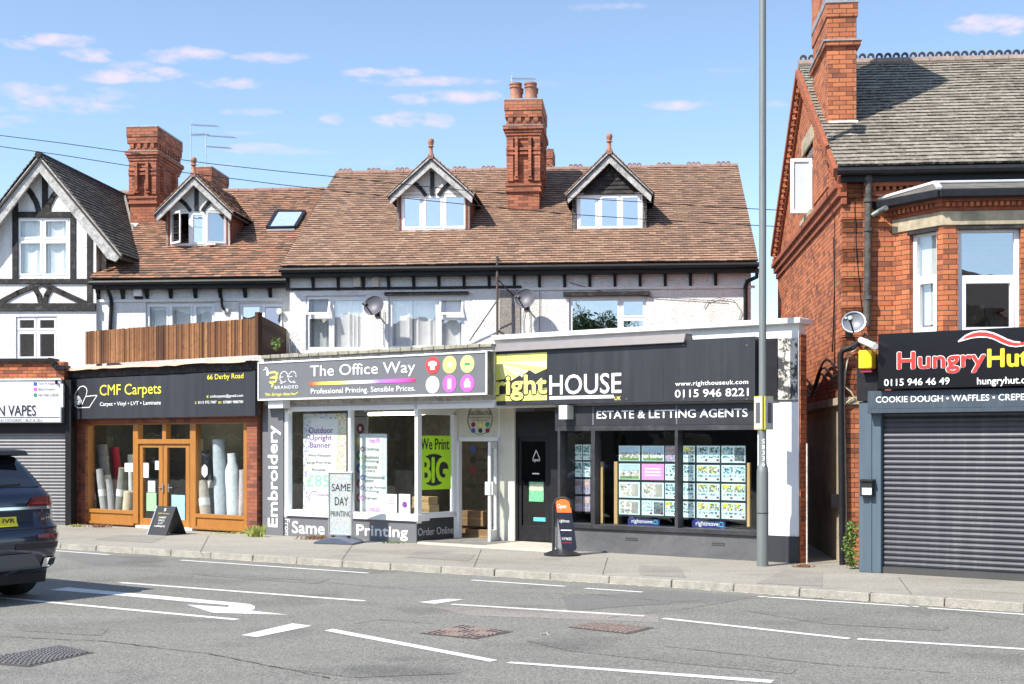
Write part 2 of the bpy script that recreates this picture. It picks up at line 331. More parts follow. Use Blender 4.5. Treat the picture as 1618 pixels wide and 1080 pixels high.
# ------------------------------------------------------------------ helpers for facades
def text(parent, name, fr, s, px, o, material, bold=0, shear=0, rot=0, depth=.004, pxr=True, spacing=1.0, resol=3):
    """lettering fitted to the box px = (x0, x1, ytop, ybottom) measured at x0, on plane fr at offset o"""
    cu = bpy.data.curves.new(name, 'FONT'); cu.body = s; cu.shear = shear; cu.resolution_u = resol; cu.space_character = spacing; cu.fill_mode = 'FRONT'
    ob = bpy.data.objects.new(name, cu); scene.collection.objects.link(ob)
    dg = bpy.context.evaluated_depsgraph_get(); dg.update(); me = bpy.data.meshes.new_from_object(ob.evaluated_get(dg))
    bpy.data.objects.remove(ob); bpy.data.curves.remove(cu)
    vs = [(v.co.x, v.co.y) for v in me.vertices]; fs = [tuple(p.vertices) for p in me.polygons]; bpy.data.meshes.remove(me)
    if rot == 90: vs = [(-y, x) for x, y in vs]
    if rot == -90: vs = [(y, -x) for x, y in vs]
    x0 = min(a for a, b in vs); x1 = max(a for a, b in vs); y0 = min(b for a, b in vs); y1 = max(b for a, b in vs)
    u0, u1, z0, z1 = fr.rect(px[0], px[1], px[2], px[3], o) if pxr else px
    mb = MB(); n = len(vs)
    q = [(u0+(a-x0)/(x1-x0)*(u1-u0), z0+(b-y0)/(y1-y0)*(z1-z0)) for a, b in vs]
    mb.add([fr.P(u, z, o) for u, z in q], fs)
    if bold:                       # heavier strokes: the same outline again, shifted a little all round, each a hair further back
        hb = bold*((u1-u0) if rot else (z1-z0))*.75
        for k in range(8): mb.add([fr.P(u+hb*math.cos(k*math.pi/4), z+hb*math.sin(k*math.pi/4), o-.00025*(k+1)) for u, z in q], fs)
    ob = mb.build(name, material, parent, normals=False)
    # make sure that the faces look outwards
    me = ob.data
    if len(me.polygons) and sum(p.normal.dot(fr.n)*p.area for p in me.polygons) < 0: me.flip_normals()
    return ob
def wall(parent, name, material, fr, outer, holes, thick=.25, o=0):
    """wall of outline outer [(u,z)] with rectangular holes (u0,u1,z0,z1)"""
    hs = [[(a, c), (b, c), (b, d), (a, d)] for a, b, c, d in holes]
    allp = [outer]+hs; flat = [p for l in allp for p in l]
    tr = geometry.tessellate_polygon([[Vector((u, z, 0)) for u, z in l] for l in allp]); n = len(flat)
    mb = MB(); fs = [tuple(t) for t in tr]+[tuple(n+i for i in reversed(t)) for t in tr]; b = 0
    for l in allp:
        k = len(l); fs += [(b+i, b+(i+1) % k, n+b+(i+1) % k, n+b+i) for i in range(k)]; b += k
    mb.add([fr.P(u, z, o) for u, z in flat]+[fr.P(u, z, o-thick) for u, z in flat], fs)
    ob = mb.build(name, material, parent)
    return ob
def room_box(mb, fr, u0, u1, z0, z1, o0, o1, front=False):
    P = fr.P; p = [P(u0,z0,o0),P(u1,z0,o0),P(u1,z0,o1),P(u0,z0,o1),P(u0,z1,o0),P(u1,z1,o0),P(u1,z1,o1),P(u0,z1,o1)]   # o0 is the back
    mb.add(p, [(0,1,2,3),(4,5,6,7),(0,1,5,4),(1,2,6,5),(0,3,7,4)])
def window(parent, fr, px, sashes, o=-.06, glass=None, frame=None, fw=.055, sw=.045, xr=None, name='window', blind=None, curtain=None, sill=False, holes=None, room=None, open_=None):
    """px outer rectangle, sashes list of px rectangles; returns the frame object"""
    glass = glass or GLS; frame = frame or UPVC; u0, u1, z0, z1 = fr.rect(*px, 0, xr)
    if holes is not None: holes.append((u0, u1, z0, z1))
    f = MB(); g = MB()
    sh_ = [fr.rect(*s_, 0, xr) for s_ in sashes]; sh_ = [(a+.02, b-.02, max(c, z0+.01)+.02, d-.02) for a, b, c, d in sh_]
    ol = [[(u0, z0), (u1, z0), (u1, z1), (u0, z1)]]+[[(a, c), (b, c), (b, d), (a, d)] for a, b, c, d in sh_]
    flat = [p for l in ol for p in l]; nn = len(flat); tr = geometry.tessellate_polygon([[Vector((a, b, 0)) for a, b in l] for l in ol]); fs = [tuple(t) for t in tr]; b0 = 0
    for l in ol: fs += [(b0+i, b0+(i+1) % 4, nn+b0+(i+1) % 4, nn+b0+i) for i in range(4)]; b0 += 4
    f.add([fr.P(a, b, o) for a, b in flat]+[fr.P(a, b, o-.06) for a, b in flat], fs)
    open_ = open_ or {}
    for i, s in enumerate(sashes):
        a0, a1, c0, c1 = fr.rect(*s, 0, xr); k0, k1, kb = open_.get(i, (0, 0, 0))   # outward swing of left, right, bottom edge
        csw = math.sqrt(max(.05, 1-((k0 or k1)/(a1-a0))**2))
        def PP(u, z, oo):
            un = u
            if k1: un = a0+(u-a0)*csw
            elif k0: un = a1-(a1-u)*csw
            return fr.P(un, z, oo+k0*(a1-u)/(a1-a0)+k1*(u-a0)/(a1-a0)+kb*(c1-z)/(c1-c0))
        def bx(a, b, c, d, p, q, m): m.hexa([PP(a,c,p),PP(b,c,p),PP(b,c,q),PP(a,c,q),PP(a,d,p),PP(b,d,p),PP(b,d,q),PP(a,d,q)])
        for a, b, c, d in ((a0, a0+sw, c0, c1), (a1-sw, a1, c0, c1), (a0+sw, a1-sw, c0, c0+sw), (a0+sw, a1-sw, c1-sw, c1)): bx(a, b, c, d, o-.045, o+.012, f)
        bx(a0+sw, a1-sw, c0+sw, c1-sw, o-.03, o-.025, g)
    # mullions fill between sashes
    fo = f.build(name, frame, parent); g.build('pane', glass, fo)
    if sill: MB().box(fr, u0-.05, u1+.05, z0-.05, z0, o-.05, .05).build('sill', frame, fo)
    if blind:
        b = MB(); b.box(fr, u0+fw, u1-fw, z0+(z1-z0)*blind[0], z1-fw, o-.14, o-.13); b.build('blind', blind[1], fo)
    for cset in (curtain or []):
        x0f, x1f, dep = cset[:3]; mt = cset[3] if len(cset) > 3 else CURT; m = MB(); n = max(8, int((x1f-x0f)*(u1-u0)/.03)); vs = []
        for k in range(n+1):
            u = u0+(u1-u0)*(x0f+(x1f-x0f)*k/n); oo = o-dep+.025*math.sin(k*1.3+3*math.sin(k*.37)); vs += [fr.P(u, z0, oo), fr.P(u, z1, oo*.6+(o-dep)*.4)]
        m.add(vs, [(2*k, 2*k+2, 2*k+3, 2*k+1) for k in range(n)]); m.build('curtain', mt, fo, smooth=True, normals=False)
    if room is not None: room_box(room, fr, u0-.3, u1+.3, z0-.4, z1+.15, -2.6, -.26)
    return fo
def hp(fr, u, e, z): return fr.P(u, z, fr.d-e)
def tiles(parent, name, material, O, U, S, polyfn, w, g, u0, u1, s1, t=.024, jit=.004, s0=0):
    """roof covering laid in courses: O origin, U along the eaves, S up the slope"""
    N = U.cross(S).normalized()
    if N.z < 0: N = -N
    v = []; f = []; rnd = []; k = 0; s = s0
    while s < s1-.02:
        off = (w/2 if k % 2 else 0)+random.uniform(-.01, .01); u = u0-off; sa = s; sb = min(s+g*1.25, s1+.02)
        while u < u1:
            a = max(u+.002, u0); b = min(u+w-.002, u1)
            if b-a > .02 and polyfn((a+b)/2, sa+g/2):
                j = random.uniform(-jit, jit); l = random.uniform(0, .35*t); r0 = random.random(); b0 = len(v)
                q = sa+j-(random.uniform(.02, .05) if random.random() < .012 else 0); sg0, sg1 = [.022*(1+noise.noise(Vector((u*.45, z_*.6, u0)))) for z_ in (sa, sb)]
                for (uu, ss, h) in ((a, q, t+l+sg0), (b, q, t+l*.6+sg0), (b, sb, .003+sg1), (a, sb, .003+sg1), (a, q, -.006+sg0), (b, q, -.006+sg0)): v.append(O+U*uu+S*ss+N*h)
                f += [(b0, b0+1, b0+2, b0+3), (b0+4, b0+5, b0+1, b0), (b0+5, b0+2, b0+1), (b0+4, b0, b0+3)]; rnd += [.3+.7*r0, -3, -3, .3+.7*r0]  # front lip and right edge take the darkest tone: painted shade line under each course
            u += w
        s += g; k += 1
    mb = MB(); mb.v = v; mb.f = f; mb.rnd = rnd
    return mb.build(name, material, parent, normals=False)
def leafy(mb, c, r, n, size, flat=1.0, stem=None):
    for i in range(n):
        d = Vector((random.gauss(0, 1), random.gauss(0, 1), random.gauss(0, 1))).normalized()*(random.random()**.4); p = Vector(c)+Vector((d.x*r[0], d.y*r[1], d.z*r[2]))
        a = Vector((random.gauss(0, 1), random.gauss(0, 1), random.gauss(0, .6))).normalized()*size*random.uniform(.6, 1.3); b = a.cross(Vector((random.gauss(0, 1), random.gauss(0, 1), random.gauss(0, 1)))).normalized()*size*.45
        mb.add([p-a*.5, p-b*.5, p+a*.5, p+b*.5], [(0, 1, 2, 3)])
# ------------------------------------------------------------------ ground, road, kerb, pavement
def asphalt(name, c0, c1, big=.35, speck=.5, rough=.85, crack=False):
    m, nt, N, L, b = nodes(name); b.inputs['Roughness'].default_value = rough
    tc = N.new('ShaderNodeTexCoord')
    def noise(sc, det=6, ro=.6, mp=None):
        n = N.new('ShaderNodeTexNoise'); n.inputs['Scale'].default_value = sc; n.inputs['Detail'].default_value = det; n.inputs['Roughness'].default_value = ro
        if mp:
            q = N.new('ShaderNodeMapping'); q.inputs['Rotation'].default_value = (0, 0, R(35.8)); q.inputs['Scale'].default_value = mp; L.new(tc.outputs['Object'], q.inputs[0]); L.new(q.outputs[0], n.inputs[0])
        else: L.new(tc.outputs['Object'], n.inputs[0])
        return n
    nf = noise(130, 3, .7); nm = noise(.9, 9, .65, (.35, 1.4, 1)); ns = noise(.22, 6, .6, (.25, 1.5, 1)); vr = N.new('ShaderNodeTexVoronoi'); vr.inputs['Scale'].default_value = 75; L.new(tc.outputs['Object'], vr.inputs[0])
    r = N.new('ShaderNodeValToRGB'); r.color_ramp.elements[0].position = .32; r.color_ramp.elements[1].position = .68
    r.color_ramp.elements[0].color = (*c0, 1); r.color_ramp.elements[1].color = (*c1, 1)
    ad = N.new('ShaderNodeMath'); ad.operation = 'MULTIPLY_ADD'; L.new(nm.outputs['Fac'], ad.inputs[0]); ad.inputs[1].default_value = .55; 
    a2 = N.new('ShaderNodeMath'); a2.operation = 'MULTIPLY'; L.new(ns.outputs['Fac'], a2.inputs[0]); a2.inputs[1].default_value = .45; L.new(a2.outputs[0], ad.inputs[2]); L.new(ad.outputs[0], r.inputs[0])
    # stone chippings
    r2 = N.new('ShaderNodeValToRGB'); r2.color_ramp.elements[0].color = (1-speck,)*3+(1,); r2.color_ramp.elements[1].color = (1+speck,)*3+(1,); L.new(vr.outputs['Color'], r2.inputs[0])
    r4 = N.new('ShaderNodeValToRGB'); r4.color_ramp.elements[0].position = .35; r4.color_ramp.elements[1].position = .65; r4.color_ramp.elements[0].color = (.8,)*3+(1,); r4.color_ramp.elements[1].color = (1.2,)*3+(1,); L.new(nf.outputs['Fac'], r4.inputs[0])
    mu = N.new('ShaderNodeMix'); mu.data_type = 'RGBA'; mu.blend_type = 'MULTIPLY'; mu.inputs[0].default_value = 1; L.new(r.outputs[0], mu.inputs[6]); L.new(r2.outputs[0], mu.inputs[7])
    mv = N.new('ShaderNodeMix'); mv.data_type = 'RGBA'; mv.blend_type = 'MULTIPLY'; mv.inputs[0].default_value = 1; L.new(mu.outputs[2], mv.inputs[6]); L.new(r4.outputs[0], mv.inputs[7]); src = mv.outputs[2]
    # old patches and dark stains
    n5 = noise(.6, 3, .5); r5 = N.new('ShaderNodeValToRGB'); r5.color_ramp.elements[0].position = .56; r5.color_ramp.elements[1].position = .64; r5.color_ramp.elements[0].color = (1,)*3+(1,); r5.color_ramp.elements[1].color = (1-big,)*3+(1,); L.new(n5.outputs['Fac'], r5.inputs[0])
    mw = N.new('ShaderNodeMix'); mw.data_type = 'RGBA'; mw.blend_type = 'MULTIPLY'; mw.inputs[0].default_value = 1; L.new(src, mw.inputs[6]); L.new(r5.outputs[0], mw.inputs[7]); src = mw.outputs[2]
    L.new(src, b.inputs['Base Color'])
    bp = N.new('ShaderNodeBump'); bp.inputs['Strength'].default_value = .5; bp.inputs['Distance'].default_value = .006; L.new(vr.outputs['Distance'], bp.inputs['Height']); L.new(bp.outputs[0], b.inputs['Normal'])
    return m
M_ROAD = asphalt('road_asphalt', (.15, .146, .13), (.215, .209, .187), .2, .6)
M_PAVE = asphalt('pavement_asphalt', (.235, .218, .188), (.34, .317, .275), .15, .35)
M_PATCH = asphalt('newer_asphalt', (.13, .127, .12), (.175, .17, .16), .2, .3)
M_PATCH2 = asphalt('pinkish_asphalt', (.2, .18, .16), (.27, .245, .22), .2, .5)
mb = MB(); mb.add([(-400,-200,0),(400,-200,0),(400,600,0),(-400,600,0)], [(0,1,2,3)]); struct(mb.build('road', M_ROAD, normals=False))
kp = [ground(95, 867), ground(540, 895.5), ground(1060, 928), ground(1618, 967)]
kd0 = (kp[0]-kp[1]).normalized(); kd1 = (kp[3]-kp[2]).normalized()
kp = [kp[0]+kd0*60]+kp+[kp[3]+kd1*30]
KN = V2(-SY, SX).normalized(); KN = V2(.585, .811)
def kerb_at(off): return [p+KN*off for p in kp]
mb = MB(); a = kerb_at(.125); b_ = [p+KN*60 for p in kp]
for i in range(len(kp)-1): mb.add([(a[i].x,a[i].y,.1),(a[i+1].x,a[i+1].y,.1),(b_[i+1].x,b_[i+1].y,.1),(b_[i].x,b_[i].y,.1)], [(0,1,2,3)])
struct(mb.build('pavement', M_PAVE, normals=False))
M_KERB = mat('kerb_stone', (.3, .285, .25), .85, var=.22, vscale=7, bump=.6, bscale=40, dirt=.5, dirtcol=(.16,.14,.12))
mb = MB()
for i in range(len(kp)-1):
    p, q = kp[i], kp[i+1]; L_ = (q-p).length; n = max(1, round(L_/.915)); d = (q-p)/n
    for k in range(n):
        s0 = p+d*k+d.normalized()*.006; s1 = p+d*(k+1)-d.normalized()*.006; h = .104+random.uniform(-.004, .004); dx = random.uniform(-.006, .006)
        A = s0+KN*dx; B = s1+KN*dx; z = Vector((0, 0, 1))
        c = [A-z*.05, B-z*.05, B+KN*.125-z*.05, A+KN*.125-z*.05, A+KN*.018+z*h, B+KN*.018+z*h, B+KN*.127+z*h, A+KN*.127+z*h]
        mb.hexa(c)
struct(mb.build('kerb', M_KERB, bevel=.01))
M_DUST = mat('gutter_dust', (.5, .46, .38), .95, var=.3, vscale=20)
mb = MB()
a = kerb_at(-.004); b_ = kerb_at(-.05)
for i in range(len(kp)-1):
    n = 60
    for k in range(n):
        if random.random() < .25: continue
        p = a[i].lerp(a[i+1], k/n); q = a[i].lerp(a[i+1], (k+1)/n); w1 = random.uniform(.02, .08); w2 = random.uniform(.02, .08)
        mb.add([p+Vector((0,0,.004)), q+Vector((0,0,.004)), q-KN*w2+Vector((0,0,.004)), p-KN*w1+Vector((0,0,.004))], [(0,1,2,3)])
o = mb.build('gutter_dust', M_DUST, normals=False); o['kind'] = 'structure'
def gpoly(mb, px, z=.004): 
    pts = [ground(x, y, z) for x, y in px]; tr = geometry.tessellate_polygon([[Vector((p.x, p.y, 0)) for p in pts]]); mb.add(pts, [tuple(t) for t in tr])
def gline(mb, p, q, w, z=.004):
    a = ground(*p, z); b = ground(*q, z); d = (b-a).normalized(); n = V2(-d.y, d.x)*w/2
    k = max(1, int((b-a).length/.25)); 
    for i in range(k):
        s = a.lerp(b, i/k); e = a.lerp(b, (i+1)/k); mb.add([s-n, e-n, e+n, s+n], [(0,1,2,3)])
def line_mat():
    m, nt, N, L, b = nodes('road_line_paint'); b.inputs['Roughness'].default_value = .7
    tc = N.new('ShaderNodeTexCoord'); n = N.new('ShaderNodeTexNoise'); n.inputs['Scale'].default_value = 45; n.inputs['Detail'].default_value = 8; n.inputs['Roughness'].default_value = .8; L.new(tc.outputs['Object'], n.inputs[0])
    r = N.new('ShaderNodeValToRGB'); r.color_ramp.elements[0].position = .34; r.color_ramp.elements[0].color = (.26, .255, .24, 1); r.color_ramp.elements[1].position = .52; r.color_ramp.elements[1].color = (.72, .72, .7, 1); L.new(n.outputs['Fac'], r.inputs[0]); L.new(r.outputs[0], b.inputs['Base Color']); return m
M_LINE = line_mat()
def z1(*p): return [(x/2.996, 820+y/2.996) for x, y in p]
def z2(*p): return [(500+x/2.889, 820+y/2.889) for x, y in p]
def z3(*p): return [(1000+x/2.618, 820+y/2.618) for x, y in p]
mb = MB()
gline(mb, (190, 920), (576, 949), .11); gline(mb, (-160, 929), (375, 978.5), .11)
gpoly(mb, z1((237,334),(322,322),(1120,395),(1185,402),(1207,413),(1205,424),(1185,432),(1365,452),(1010,443),(883,404),(1080,416),(1085,407),(860,388),(560,360)))
gpoly(mb, z1((1143,548),(1385,493),(1478,504),(1215,558)))
gpoly(mb, z2((35,508),(75,500),(828,643),(790,650)))
gpoly(mb, [(798.5,1047),(808,1045),(1223.5,1074),(1218,1078.5)])
gpoly(mb, z2((467,378),(600,363),(672,366),(540,386)))
gline(mb, z2((618,388))[0], z2((1495,441))[0], .1); gline(mb, (1048, 976.5), (1342, 1008.5), .1); gline(mb, (1355, 1009), (1800, 1036), .1)
for p, q in (((60,867.5),(172,876)), ((285,884.5),(582,905)), ((745,916),(893,926)), ((925,929),(1015,935)), ((1198,942),(1452,958.5)), ((1466,960),(1760,980))): gline(mb, p, q, .09)
struct(mb.build('road_markings', M_LINE, normals=False))
mb = MB(); gpoly(mb, z2((1120,350),(1618,330),(1618,385),(1400,398),(1150,420)), .003); gpoly(mb, z3((-2,285),(520,318),(300,345),(-2,352)), .0012)
gpoly(mb, [(96,872),(250,880),(260,887),(150,893),(94,880)], .002)
struct(mb.build('road_repair_patch', M_PATCH, normals=False))
mb = MB(); gpoly(mb, z2((520,400),(1120,410),(1560,440),(1560,470),(1120,455),(700,440)), .0022)
struct(mb.build('road_worn_patch', M_PATCH2, normals=False))
M_CRACK = mat('tar_seam', (.075,.073,.07), .8, var=.3)
mb = MB()
def seam(px, w=.011):
    for p, q in zip(px[:-1], px[1:]):
        n = max(2, int(math.hypot(q[0]-p[0], q[1]-p[1])/12)); prev = p
        for i in range(1, n+1):
            c = (p[0]+(q[0]-p[0])*i/n+random.uniform(-1.5, 1.5), p[1]+(q[1]-p[1])*i/n+random.uniform(-.5, .5)); gline(mb, prev, c, w*random.uniform(.4, 1.5), .0068); prev = c
seam([(962,975),(1020,968),(1090,960),(1170,946),(1235,941)]); seam([(930,938),(1060,950),(1110,948)]); seam([(1240,940),(1420,955),(1640,985)], .012); seam([(200,900),(420,912),(700,935),(930,938)], .012); seam([(0,1005),(160,1012),(330,1032),(520,1070)], .015); seam([(1050,1020),(1300,1048),(1500,1062)], .012); seam([(560,985),(600,978),(690,985)], .012)
struct(mb.build('road_crack', M_CRACK, normals=False))
M_TRACK = asphalt('oil_darkened_asphalt', (.138, .134, .12), (.198, .193, .173), .25, .6)
mb = MB()
for pts in ([(830,1012),(1000,1022),(1120,1040),(1260,1056),(1250,1064),(1080,1048),(900,1028)], [(1180,965),(1350,972),(1500,990),(1490,996),(1300,985)], [(420,1052),(600,1050),(720,1064),(560,1070)], [(300,900),(520,915),(500,922),(310,908)], [(20,985),(170,994),(160,1004),(30,996)]): gpoly(mb, pts, .0034)
struct(mb.build('oil_stain', M_TRACK, normals=False))
mb = MB()
for pts in ([(1010,908),(1085,912),(1075,896),(1010,893)], [(640,880),(740,886),(752,876),(660,870)], [(1195,921),(1300,926),(1300,905),(1240,900)], [(150,852),(240,857),(262,848),(190,844)]): gpoly(mb, [(x, y) for x, y in pts], .104)
pm = MB()
for pts in ([(330,846),(316,872)],[(560,856),(540,884)],[(760,868),(748,897)],[(960,880),(952,908)],[(1420,912),(1440,938)],[(1500,930),(1618,938)],[(700,880),(950,896)]):
    gline(pm, pts[0], pts[1], .012, .1045)
struct(pm.build('pavement_joint', mat('pavement_seam', (.13,.12,.105), .9, var=.3), normals=False))
struct(mb.build('pavement_patch', asphalt('pavement_patch_asphalt', (.2,.187,.165), (.28,.262,.235), .15, .35), normals=False))
# manhole covers
M_IRON = mat('cast_iron_cover', (.24, .185, .165), .75, .0, var=.3, vscale=20, bump=.5, bscale=80)
M_IROND = mat('cast_iron_frame', (.1, .08, .07), .8, .0, var=.3)
def cover(corners, label, pat, m_=None):
    c = [ground(*p) for p in corners]; ctr = sum(c, Vector())/4
    t = thing('manhole_cover', label, 'manhole cover', ctr, 'manhole covers in the road')
    mb = MB(); z = Vector((0, 0, .004)); mb.add([p+z for p in c], [(0,1,2,3)]); mb.build('frame', M_IROND, t, normals=False)
    mb = MB(); ci = [ctr+(p-ctr)*.9 for p in c]; z2_ = Vector((0, 0, .007)); mb.add([p+z2_ for p in ci], [(0,1,2,3)])
    def at(a, b): return ci[0]*(1-a)*(1-b)+ci[1]*a*(1-b)+ci[2]*a*b+ci[3]*(1-a)*b
    n = 12 if pat else 9
    for i in range(n):
        for j in range(n):
            if pat: a0, a1, b0, b1 = (i+.2)/n, (i+.8)/n, (j+.2)/n, (j+.8)/n
            elif (i//3+j//3) % 2: a0, a1, b0, b1 = (i+.25)/n, (i+.75)/n, (j)/n, (j+1)/n
            else: a0, a1, b0, b1 = (i)/n, (i+1)/n, (j+.25)/n, (j+.75)/n
            u = Vector((0, 0, .016)); w = Vector((0, 0, .007)); q = [at(a0,b0), at(a1,b0), at(a1,b1), at(a0,b1)]
            mb.hexa([p+w for p in q]+[p+u for p in q])
    mb.build('lid', m_ or M_IRON, t)
cover([(662,1001),(727,987),(812,998),(752,1010)], 'rusty square iron cover with ribbed pattern between the long white dashes and the shops', False)
cover([(896,991),(934,983),(1034,992),(994,1002)], 'worn brown iron cover below the white entrance to the lettings shop, right one of two', True)
cover([(-60,1046),(96,1019.5),(150,1031),(45,1054)], 'large dark iron cover at bottom left of the road', True, mat('grey_iron_cover', (.15,.145,.15), .8, var=.3, vscale=20, bump=.5, bscale=80))

# ------------------------------------------------------------------ roofs and chimneys
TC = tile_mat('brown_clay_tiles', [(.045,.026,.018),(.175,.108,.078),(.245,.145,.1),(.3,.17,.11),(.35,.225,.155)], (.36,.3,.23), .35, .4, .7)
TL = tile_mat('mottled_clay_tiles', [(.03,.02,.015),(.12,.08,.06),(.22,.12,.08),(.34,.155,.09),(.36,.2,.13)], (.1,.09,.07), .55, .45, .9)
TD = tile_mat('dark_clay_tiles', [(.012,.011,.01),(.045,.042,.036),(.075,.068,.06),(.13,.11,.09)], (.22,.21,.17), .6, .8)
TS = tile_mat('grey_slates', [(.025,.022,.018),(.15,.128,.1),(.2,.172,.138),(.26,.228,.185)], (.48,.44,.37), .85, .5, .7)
TH = tile_mat('hung_red_tiles', [(.16,.05,.03),(.25,.09,.05),(.33,.13,.07)])
FWT = tile_mat('brown_fence_boards', [(.05,.018,.008),(.1,.04,.015),(.15,.062,.024),(.2,.088,.035),(.3,.15,.065)], (.05,.025,.012), .8, 1.2, .5)
M_DECK = mat('roof_underside', (.05, .04, .035), .9)
def slope_dir(fr, k): return (-fr.n+Vector((0, 0, k))).normalized()   # up the roof, away from the street

def roof_slope(parent, fr, u0, u1, e0, z0, k, e1, w, g, material, polyfn=lambda u, s: True, name='roof'):
    """front slope of a roof from eaves (e0,z0) to ridge e1, rise k per metre"""
    O = hp(fr, 0, e0, z0); S = slope_dir(fr, k); sl = (e1-e0)*math.sqrt(1+k*k)
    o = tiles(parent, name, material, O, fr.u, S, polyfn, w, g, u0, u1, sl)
    mb = MB(); d = .05
    z1_ = z0+k*(e1-e0); zb = z1_-k*(e1-e0)
    mb.add([hp(fr,u0+.02,e0+.02,z0-.012), hp(fr,u1-.02,e0+.02,z0-.012), hp(fr,u1-.02,e1,z1_-.012), hp(fr,u0+.02,e1,z1_-.012), hp(fr,u0+.02,2*e1-e0,zb), hp(fr,u1-.02,2*e1-e0,zb)], [(0,1,2,3),(3,2,5,4)])
    mb.build('roof_deck', M_DECK, o, normals=False)
    return o
def chimney(parent, fr, u0, u1, e0, dep, zb, zt, pots=0, ribs=True, flash=True, bmat=None, lean=0):
    """tall brick stack with corbelled bands; fr's plane only gives the directions"""
    f = fr.sh(fr.d-e0); w = u1-u0; bm = bmat or BRICKC; h = zt-zb; mb = MB()
    def blk(dx, a, b, m=None): (m or mb).box(f, u0-dx, u1+dx, a, b, -dep-dx, dx)
    blk(-.02, zb-1.2, zb+.5)
    blk(.03, zb+.5, zb+.56); blk(.005, zb+.56, zb+.64); blk(.03, zb+.64, zb+.7)
    n1 = zt-.95
    blk(-.035, zb+.7, n1)
    for i in range(3): blk(.0+.025*i, n1+.07*i, n1+.07*(i+1)) 
    blk(.085, n1+.21, n1+.29); blk(.02, n1+.29, n1+.37)
    blk(-.01, n1+.37, n1+.5)
    blk(.04, n1+.5, n1+.66); blk(.055, n1+.66, zt-.06)
    c = mb.build('chimney', bm, parent, bevel=.006)
    m2 = MB(); k = max(3, round(w/.2))
    for i in range(k):          # dentils
        a = u0+w*(i+.2)/k; m2.box(f, a, a+w/k*.55, n1+.38, n1+.5, -.01, .035)
    kd = round(dep/.2)
    for i in range(kd): a = -dep*(i+.2)/kd; m2.box(f, u1-.01, u1+.035, n1+.38, n1+.5, a-dep/kd*.55, a)
    if ribs:
        m2.box(f, u0-.002, u0+w*.2, zb+.75, n1, -.035, .02); m2.box(f, u1-w*.2, u1+.002, zb+.75, n1, -.035, .02)
        for s in (.3, .7):
            a = u0+w*s-.035; m2.box(f, a, a+.07, zb+.85, n1+.02, -.035, .1); m2.box(f, a-.02, a+.09, zb+.78, zb+.87, -.035, .07)
        zz = zb+.75+(n1-zb-.75)*.62
        for q in (0, .1): m2.box(f, u0-.012, u1+.012, zz+q, zz+q+.06, -.035, .045-.0)
        for s in (.25, .75): m2.box(f, u1-.035, u1+.06, zb+.85, n1, -dep*s-.05, -dep*s+.05)
    m2.build('brick_moulding', bm, c, bevel=.004)
    if flash:
        m3 = MB(); m3.box(f, u0-.03, u1+.03, zb-.13, zb+.03, -.1, .03); m3.build('flashing', MORT, c, bevel=.01)
    m4 = MB(); m4.box(f, u0-.06, u1+.06, zt-.06, zt-.01, -dep-.06, .06); m4.box(f, u0-.09, u1+.09, n1+.285, n1+.31, -dep-.09, .09); m4.build('coping', LEAD, c, bevel=.015)
    for i in range(pots):
        uu = u0+w*(.3+.45*(i % 2))-.05; oo = -.28-(i//2)*.5; p = f.P(uu, zt-.02, oo)
        MB().lathe(p, [(.15,-.02),(.155,.06),(.135,.1),(.125,.3),(.13,.33),(.15,.34),(.15,.38),(.135,.39),(.13,.4),(.155,.41),(.155,.45),(.11,.45),(.1,.1)], 18).build('chimney_pot', TERRA, c, smooth=True)
    return c
